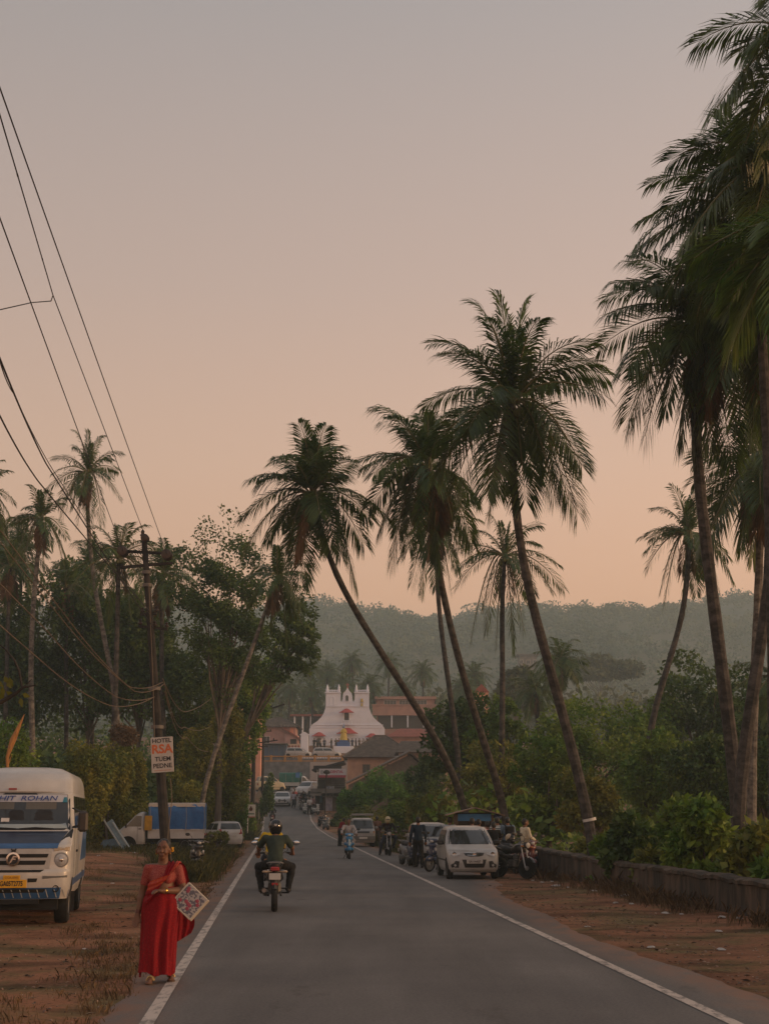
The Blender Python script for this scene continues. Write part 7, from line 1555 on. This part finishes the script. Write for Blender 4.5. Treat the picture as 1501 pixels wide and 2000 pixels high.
for q_, sg in (('l', 1), ('r', -1)):
    bp += [cap(K['sh' + q_], K['el' + q_], .058, .043), cap(K['el' + q_], lerp(K['el' + q_], K['wr' + q_], .3), .043, .043), cap(lerp(K['el' + q_], K['wr' + q_], .3), K['wr' + q_], .043, .026), cap(K['hi' + q_], K['kn' + q_], .095, .06), cap(K['kn' + q_], lerp(K['kn' + q_], K['an' + q_], .4), .056, .055), cap(lerp(K['kn' + q_], K['an' + q_], .4), K['an' + q_], .055, .034), cap(K['an' + q_], K['to' + q_], .036, .026)]
    bp += hand_prims(K['wr' + q_], K['el' + q_], sg, .0085, .30)
    for i in range(5): bp.append(cap(K['to' + q_] + A3((i - 2) * .014, .01, -.01), K['to' + q_] + A3((i - 2) * .017, -.032 + abs(i - 1.5) * .006, -.016), .010, .008))
blob('body', bp, .0068, skin_m, t, k=.014)
# face details
for sg in (-1, 1):
    fd = MB(); e = h + f * .0815 + s * sg * .031 + A3(0, 0, .024); fd.ball(e - f * .003, (.0125, .009, .0048), 0, 12); eo = fd.build('eye', mat('eye_white', (.20, .18, .165), .3), t)
    fd = MB(); e = h + f * .091 + s * sg * .031 + A3(0, 0, .024); fd.ball(e, (.0056, .0035, .0052), 0, 10); fd.build('iris', mat('iris_dark', (.012, .008, .006), .2), eo)
fd = MB()
for sg in (-1, 1): fd.tube([h + f * .090 + s * sg * .014 + A3(0, 0, .046), h + f * .089 + s * sg * .030 + A3(0, 0, .052), h + f * .078 + s * sg * .050 + A3(0, 0, .045)], [.003, .004, .002], 6)
fd.build('eyebrow', hair_m, t)
fd = MB(); fd.tube([h + f * .086 - s * .024 - A3(0, 0, .054), h + f * .093 - A3(0, 0, .0535), h + f * .086 + s * .024 - A3(0, 0, .054)], [.002, .0055, .002], 6); fd.build('lips', mat('lips', (.13, .045, .038), .45), t)
fd = MB(); fd.ball(h + f * .0935 + A3(0, 0, .058), (.0055, .003, .0055), n=10); fd.build('bindi', mat('bindi', (.25, .01, .02), .5), t)
hr = [('e', h + A3(.0, .024, .045), A3(.083, .088, .088)), ('e', h + A3(.012, .055, .0), A3(.080, .062, .085)), ('e', h + A3(.03, .105, -.05), A3(.055, .05, .055)), cap(h + A3(.05, .08, -.05), h + A3(.075, .07, -.13), .035, .02)]
ho = blob('hair', hr, .0075, hair_m, t, k=.018, warp=lambda x, y, z: .0018 * np.sin(x * 160 + z * 30))
fl = MB(); c = h + A3(.094, .035, .005)
for i in range(9): a = i * .7; fl.ball(c + A3(.006 * (i % 3), .018 * math.cos(a), .018 * math.sin(a)), (.013, .011, .013), 0, 8)
fl.build('hair_flower', mat('flower_yellow', (.62, .30, .015), .6, var=.2, scale=40), ho)
fl = MB()
for sg in (-1, 1): fl.ball(h + s * sg * .083 - A3(0, 0, .042), (.007, .007, .010), n=8)
fl.build('earring', mat('gold', (.7, .45, .12), .25, metal=1.0), t)
# blouse, skirt of the sari, pleats, shoulder drape
sari = mat('sari_red', (.21, .003, .008), .78, rgb2=(.31, .007, .013), scale=60, cov=(.5, .62), spec=.25, trans=.08); sari_o = mat('sari_border', (.36, .03, .013), .65, rgb2=(.45, .085, .025), scale=24, cov=(.5, .6), spec=.3)
blouse = mat('blouse_print', (.22, .015, .018), .75, rgb2=(.34, .095, .065), scale=130, cov=(.46, .60), detail=1)
bl = [('e', A3(0, .0, 1.19), A3(.165, .122, .14)), cap(A3(.13, .01, 1.275), A3(-.13, .01, 1.275), .063, .063), cap(A3(.06, -.075, 1.18), A3(.06, -.085, 1.15), .06, .058), cap(A3(-.065, -.075, 1.18), A3(-.065, -.085, 1.15), .06, .058)]
for q_ in 'lr': bl.append(cap(K['sh' + q_], lerp(K['sh' + q_], K['el' + q_], .58), .062, .056))
blob('blouse', bl, .009, blouse, t, k=.025, cuts=[(2, -1, 1.05), (2, 1, 1.318)])
def drape_rows(rows, nm, m, nth=120, fold=None, parent=t, closed=True, thick=.0):
    """cloth tube: rows of (z, cx, cy, rx, ry, fold amplitude)"""
    V, F = [], []; nz = len(rows)
    for i, (z, cx_, cy_, rx, ry, am) in enumerate(rows):
        for k in range(nth):
            a = 2 * PI * k / nth; front = max(0, -math.sin(a))
            d_ = am * (.7 * math.sin(a * 11 + 2.2 * math.sin(a * 2 + 1) + z * 2.2 + 1.2 * math.sin(z * 4)) * (.4 + .9 * front) + .8 * math.sin(a * 5 - z * 3 + .8) + .45 * math.sin(a * 23 + 1.5 * math.sin(a * 3) + z) * front * (1.1 - z)) + (.035 * math.exp(-((a - 4.5) / .35) ** 2) - .03 * math.exp(-((a - 4.95) / .22) ** 2)) * min(1, max(0, .8 - z) * 2)
            V.append((cx_ + (rx + d_) * math.cos(a), cy_ + (ry + d_) * math.sin(a), z + (.018 * math.sin(a * 3 + 1) + .02 * math.sin(a * 5) if i == 0 else 0)))
        if i: F += [((i - 1) * nth + k, (i - 1) * nth + (k + 1) % nth, i * nth + (k + 1) % nth, i * nth + k) for k in range(nth)]
    return link(nm, mesh_np(nm, V, np.array(F), m, True), parent)
zs = np.linspace(.10, 1.07, 34)
rows = [(z, float(np.interp(z, [.1, .5, .9], [-.035, -.02, 0])), float(np.interp(z, [.1, .4, .9], [-.05, -.035, -.005])), float(np.interp(z, [.10, .3, .55, .80, .92, 1.0, 1.07], [.205, .20, .205, .222, .215, .178, .150])), float(np.interp(z, [.10, .3, .55, .80, .92, 1.0, 1.07], [.175, .165, .165, .175, .178, .160, .135])), float(np.interp(z, [.1, .5, .9, 1.07], [.024, .016, .006, .002]))) for z in zs]
sk_o = drape_rows(rows, 'sari_skirt', sari)
# band from right waist up over the left shoulder and down the back
def band(path, nm, m, w0, nseg=40, folds=3, amp=.012, parent=t, nw=16):
    """cloth strip along a path of (centre, across vector, outward vector)"""
    C = np.array([p[0] for p in path], float); A_ = np.array([p[1] for p in path], float); O = np.array([p[2] for p in path], float)
    s_ = np.linspace(0, 1, len(C)); q = np.linspace(0, 1, nseg); I = lambda B: np.stack([np.interp(q, s_, B[:, i]) for i in range(3)], 1)
    C, A_, O = I(C), I(A_), I(O)
    for _ in range(3):
        for B in (C, A_, O): B[1:-1] = B[1:-1] * .5 + (B[:-2] + B[2:]) * .25
    V = []
    for i in range(nseg):
        for k in range(nw + 1):
            u = k / nw * 2 - 1
            V.append(C[i] + A_[i] * u + O[i] * (amp * math.sin(u * folds * PI + i * .15) + (1 - u * u) * .012))
    F = [(i * (nw + 1) + k, i * (nw + 1) + k + 1, (i + 1) * (nw + 1) + k + 1, (i + 1) * (nw + 1) + k) for i in range(nseg - 1) for k in range(nw)]
    return link(nm, mesh_np(nm, V, np.array(F), m, True), parent)
path = [((-.185, .05, .97), (.02, .0, .15), (-1, 0, 0)), ((-.165, -.10, .99), (.04, 0, .15), (-.6, -.8, 0)), ((-.08, -.178, 1.03), (.07, 0, .15), (-.2, -1, 0)), ((.02, -.185, 1.10), (.10, 0, .125), (0, -1, 0)), ((.085, -.165, 1.205), (.09, 0, .085), (.1, -1, .2)), ((.125, -.095, 1.30), (.075, .0, .025), (.1, -.6, .8)), ((.135, .01, 1.345), (.068, .0, -.012), (.1, 0, 1)), ((.165, .11, 1.30), (.09, .0, -.01), (.1, 1, .4)), ((.19, .145, 1.10), (.11, .0, -.0), (.1, 1, 0)), ((.225, .15, .85), (.125, .02, -.0), (.1, 1, 0)), ((.25, .13, .62), (.13, .03, .0), (.1, 1, 0)), ((.235, .12, .47), (.10, .03, .06), (.1, 1, 0))]
po = band(path, 'sari_drape', sari, .1, 60, 3, .013)
p2 = [((a[0] + b_[0] * .55 + c_[0] * .012, a[1] + b_[1] * .55 + c_[1] * .014, a[2] + b_[2] * .55 + c_[2] * .012), (b_[0] * .40, b_[1] * .40, b_[2] * .40), c_) for a, b_, c_ in path[1:8]]
band(p2, 'drape_border', sari_o, .1, 40, 2, .006, po)
for q_, sg in (('r', -1),):
    b = MB(); d_ = unit(K['wr' + q_] - K['el' + q_])
    for i in range(4): p = K['wr' + q_] - d_ * (.012 + i * .011); b.tube([p - d_ * .004, p + d_ * .004], .034, 14)
    b.build('bangle', mat('bangle_dark', (.10, .03, .02), .3, metal=.4), t)
b = MB(); d_ = unit(K['wrl'] - K['ell'])
for i in range(2): p = K['wrl'] - d_ * (.03 + i * .014); b.tube([p - d_ * .004, p + d_ * .004], .034, 14)
b.build('bangle', mat('gold', (.7, .45, .12)), t)
gold_s = mat('sandal_gold', (.50, .34, .14), .35, metal=.6, var=.2)
for q_ in 'lr':
    a, c = K['an' + q_], K['to' + q_]; g0 = .006 if q_ == 'r' else .012; b = MB()
    ax_ = unit((c - a) * A3(1, 1, 0)); sd = np.array([-ax_[1], ax_[0], 0]); L0 = (a - ax_ * .045) * A3(1, 1, 0); P_l = [(0, .03), (.05, .038), (.12, .04), (.18, .047), (.225, .04), (.245, .015)]
    pl_ = [L0 + ax_ * u - sd * w_ for u, w_ in P_l] + [L0 + ax_ * u + sd * w_ for u, w_ in P_l[::-1]]
    z0_ = c[2] - .042 if q_ == 'r' else c[2] - .038
    n_ = len(pl_); V = [(p[0], p[1], z0_) for p in pl_] + [(p[0], p[1], z0_ + .014) for p in pl_]
    b.add(V, [tuple(range(n_))[::-1], tuple(range(n_, 2 * n_))] + [(i, (i + 1) % n_, n_ + (i + 1) % n_, n_ + i) for i in range(n_)]); so = b.build('sandal', mat('sandal_sole', (.10, .06, .035), .6), t, smooth=False)
    b = MB(); m_ = lerp(a, c, .62)
    for u in (-.012, .016): b.tube([m_ + ax_ * u - sd * .042 - A3(0, 0, .012), m_ + ax_ * u - sd * .022 + A3(0, 0, .028), m_ + ax_ * u + A3(0, 0, .036), m_ + ax_ * u + sd * .022 + A3(0, 0, .028), m_ + ax_ * u + sd * .042 - A3(0, 0, .012)], .011, 6)
    b.build('sandal_strap', gold_s, so)
# printed bag under her arm
tb = thing('shopping_bag', 'pale patterned flat bag with pink flowers tucked under the arm of the woman in red', 'bag', (wx + .315, 16.35 - .06, wz + .87)); tb.rotation_euler = (0, R(-42) * -1, R(8)); tb.scale = (.9,) * 3
blob('bag', [('b', A3(0, 0, 0), A3(.155, .022, .155), .012)], .009, mat('bag_print', (.34, .33, .34), .5, rgb2=(.10, .10, .14), scale=34, cov=(.46, .54), detail=1), tb, k=.01)
rg = np.random.default_rng(6)
for i in range(9):
    b = MB(); x, z = rg.uniform(-.11, .11, 2); b.ball((x, -.0225, z), (.011, .0028, .011), 0, 8)
    for k in range(5): a = k * 1.256 + i; b.ball((x + .014 * math.cos(a), -.0225, z + .014 * math.sin(a)), (.013, .0025, .011), 0, 8)
    b.build('flower_print', mat('flower_pink', (.28, .05, .09), .6), tb)
b = MB()
for a, c in (((-.155, -.155), (.155, -.155)), ((.155, -.155), (.155, .155)), ((.155, .155), (-.155, .155)), ((-.155, .155), (-.155, -.155))): b.tube([(a[0], -.012, a[1]), (c[0], -.012, c[1])], .012, 6)
b.build('piping', mat('bag_edge', (.50, .46, .40), .5), tb)
b = MB(); b.box((.172, .0, .0), (.026, .03, .33), bev=.008); b.build('top_edge', mat('bag_top', (.52, .44, .34), .5), tb)
# ------------------------------------------------------------------ litter, grass, stones
scrap = mat('plastic_scrap', (.36, .345, .33), .5, var=.2)
def crumple(seed, s):
    r = np.random.default_rng(seed); bm = bmesh.new(); bmesh.ops.create_icosphere(bm, subdivisions=2, radius=s)
    for v in bm.verts: v.co = Vector((v.co.x * 1.4, v.co.y, max(-.1 * s, v.co.z * .45))) * (1 + r.uniform(-.35, .35))
    me = bpy.data.meshes.new('scrap'); bm.to_mesh(me); bm.free(); me.materials.append(scrap); return me
cm = [crumple(i, .09) for i in range(4)]
for i, (px, py) in enumerate([(1082, 1722), (1074, 1716), (1056, 1717), (1037, 1713), (1155, 1735), (1216, 1741), (1232, 1738), (1196, 1756), (1226, 1757), (1290, 1772), (1321, 1774), (1398, 1783), (1430, 1786), (1478, 1790), (1391, 1806), (1261, 1836), (1394, 1836), (1140, 1800), (1067, 1701), (1105, 1726)]):
    d = 1.80 * 2813 / (py - 1590); x = X(px, d); o = link('plastic_scrap', cm[i % 4], None, (x, d, H(x, d) + .02), (0, 0, i * 1.3)); s = [1.5, .8, .9, .7, 1.0, 1.5, 1.2, .9, .9, 1.1, .6, 1.1, 1.0, 1.6, .8, .8, .9, .6, 1.0, .8][i]; o.scale = (s * .62,) * 3
    tag(o, 'crumpled pale plastic scrap lying on the dirt below the low wall', 'litter', 'plastic scraps along the low wall')
for i, (px, py) in enumerate([(186, 1665), (208, 1668), (196, 1679), (222, 1687), (265, 1672), (176, 1814), (225, 1712)]):
    d = 1.65 * 2813 / (py - 1590); x = X(px, d); o = link('plastic_scrap', cm[i % 4], None, (x, d, H(x, d) + .02), (0, 0, i * 1.1)); s = [1.5, 1.2, 1.0, .9, 1.1, .5, .7][i]; o.scale = (s * .62,) * 3
    tag(o, 'crumpled pale plastic scrap on the dirt between minibus and mini truck', 'litter', 'plastic scraps near the mini truck')
rng = np.random.default_rng(12)
def blades(name, label, pts, hts, m, nper=9, spread=.16, wid=.007):
    n = len(pts) * nper; P = np.repeat(np.array(pts, float), nper, 0); hh = np.repeat(np.array(hts, float), nper) * rng.uniform(.5, 1.15, n)
    P[:, :2] += rng.normal(0, spread, (n, 2)); a = rng.uniform(0, 2 * PI, n); ln = rng.uniform(.1, .8, n) * hh
    T = np.stack([np.cos(a) * ln, np.sin(a) * ln, hh], 1); S = np.stack([-np.sin(a), np.cos(a), np.zeros(n)], 1) * wid
    M_ = P + T * np.array([.35, .35, .62]); V = np.stack([P - S, P + S, M_ + S * .8, P + T, M_ - S * .8], 1).reshape(-1, 3)
    F = np.arange(5 * n).reshape(n, 5); tag(link(name, mesh_np(name, V, F, m)), label, 'grass', kind='stuff')
dry = mat('grass_dry', (.13, .085, .045), .85, rgb2=(.24, .16, .085), scale=.7, island=.4, trans=.3); grn = mat('grass_green', (.06, .075, .022), .8, rgb2=(.14, .13, .045), scale=.6, island=.35, trans=.3)
pts, hh = [], []
for i in range(800):
    y = rng.uniform(24, 50); x = wallx(y) - .25 - abs(rng.normal(0, .45)); f_ = math.sin(y * 1.1) + math.sin(y * .37 + 2) + rng.normal(0, .6)
    if f_ < -.1: continue
    pts.append((x, y, H(x, y) - .01)); hh.append(rng.uniform(.06, .34) * (1.5 if rng.random() < .1 else 1))
blades('dry_grass', 'dry brown grass and weeds along the foot of the low wall', pts, hh, dry, 8)
pts, hh = [], []
for i in range(9000):
    y = 8 + 62 * rng.random() ** 1.2; x = XL(y) - .45 - abs(rng.normal(0, 3.2)); q = math.sin(x * .9 + 1) * math.sin(y * .31 + x * .2) + .6 * math.sin(x * 2.3 + y * .8) + rng.normal(0, .25)
    if q < .42 and XL(y) - x > .75: continue
    if -7.6 < x < -5.0 and 24 < y < 31: continue
    pts.append((x, y, H(x, y) - .01)); hh.append(rng.uniform(.03, .12))
blades('short_grass', 'short dry grass in patches on the dirt beside the minibus', pts, hh, dry, 7, .10, .005)
pts, hh = [], []
for i in range(900):
    y = rng.uniform(40, 62); x = X(rng.normal(374, 26), y) ; hgt = rng.uniform(.15, .5)
    if x > XL(y) - .7: continue
    pts.append((x, y, H(x, y) - .01)); hh.append(hgt)
for i in range(2200):
    y = rng.uniform(56, 100); x = X(rng.uniform(150, 470), y)
    if x > XL(y) - .9: continue
    pts.append((x, y, H(x, y) - .01)); hh.append(rng.uniform(.08, .32))
for i in range(1400):
    y = rng.uniform(100, 150); x = XL(y) - .5 - abs(rng.normal(0, 1.6)); pts.append((x, y, H(x, y) - .01)); hh.append(rng.uniform(.2, .7))
for i in range(2200):
    y = rng.uniform(50, 118); x = XR(y) + (2.4 if y < 66 else 1.6) + abs(rng.normal(0, 1.8)); pts.append((x, y, H(x, y) - .01)); hh.append(rng.uniform(.15, .6))
blades('weeds', 'green weeds and tall grass on the verges below the bushes', pts, hh, grn, 9, .2, .012)
V, F = [], []      # pebbles, twigs and leaf litter
bm = bmesh.new()
for i in range(2600):
    left = rng.random() < .55; y = 9 + 45 * rng.random() ** 1.5
    x = XL(y) - .45 - abs(rng.normal(0, 2.6)) if left else XR(y) + .9 + abs(rng.normal(0, 1.3))
    if not left and x > wallx(y) - .25: continue
    r = rng.uniform(.006, .022) * (1.6 if rng.random() < .06 else 1); m_ = bmesh.ops.create_icosphere(bm, subdivisions=1, radius=r)
    a = Vector((x, y, H(x, y) + r * .2)); k = rng.uniform(.6, 1.4, 3)
    for v in m_['verts']: v.co = Vector((v.co.x * k[0], v.co.y * k[1], v.co.z * k[2] * .7)) + a
me = bpy.data.meshes.new('pebbles'); bm.to_mesh(me); bm.free(); me.materials.append(mat('pebble', (.13, .075, .055), .9, rgb2=(.30, .22, .17), scale=4, island=.4)); tag(link('gravel', me), 'loose gravel scattered over the dirt verges', 'gravel', kind='stuff')
n = 3000; y = 9 + 45 * rng.random(n) ** 1.4; lf = rng.random(n) < .55; x = np.array([XL(a) - .4 - abs(rng.normal(0, 2.8)) if l else min(XR(a) + .9 + abs(rng.normal(0, 1.4)), wallx(a) - .2) for a, l in zip(y, lf)])
P = np.stack([x, y, [H(a, b_) + .008 for a, b_ in zip(x, y)]], 1); a = rng.uniform(0, 6.28, n); U = np.stack([np.cos(a), np.sin(a), rng.uniform(.0, .35, n)], 1); v, f = quads_from(P, U, np.stack([-np.sin(a), np.cos(a), rng.uniform(-.3, .3, n)], 1), rng.uniform(.03, .14, n), rng.uniform(.004, .022, n))
tag(link('fallen_leaves', mesh_np('fallen_leaves', v, f, mat('leaf_litter', (.05, .035, .022), .9, rgb2=(.22, .15, .09), scale=3, island=.5))), 'fallen leaves and twigs scattered over the dirt', 'leaf litter', kind='stuff')
# ------------------------------------------------------------------ evening haze over the valley
hb = MB(); hb.box((0, 560, 70), (1500, 1300, 146))
hzm = bpy.data.materials.new('haze'); hzm.use_nodes = True
t = hzm.node_tree; t.nodes.clear(); o_ = N(t, 'ShaderNodeOutputMaterial'); pv = N(t, 'ShaderNodeVolumePrincipled')
pv.inputs['Color'].default_value = (.72, .93, 1.0, 1); pv.inputs['Density'].default_value = .00072; pv.inputs['Anisotropy'].default_value = .2
t.links.new(pv.outputs[0], o_.inputs['Volume'])
tag(hb.build('haze', hzm, smooth=False), 'pale evening haze filling the valley', 'haze', kind='stuff')
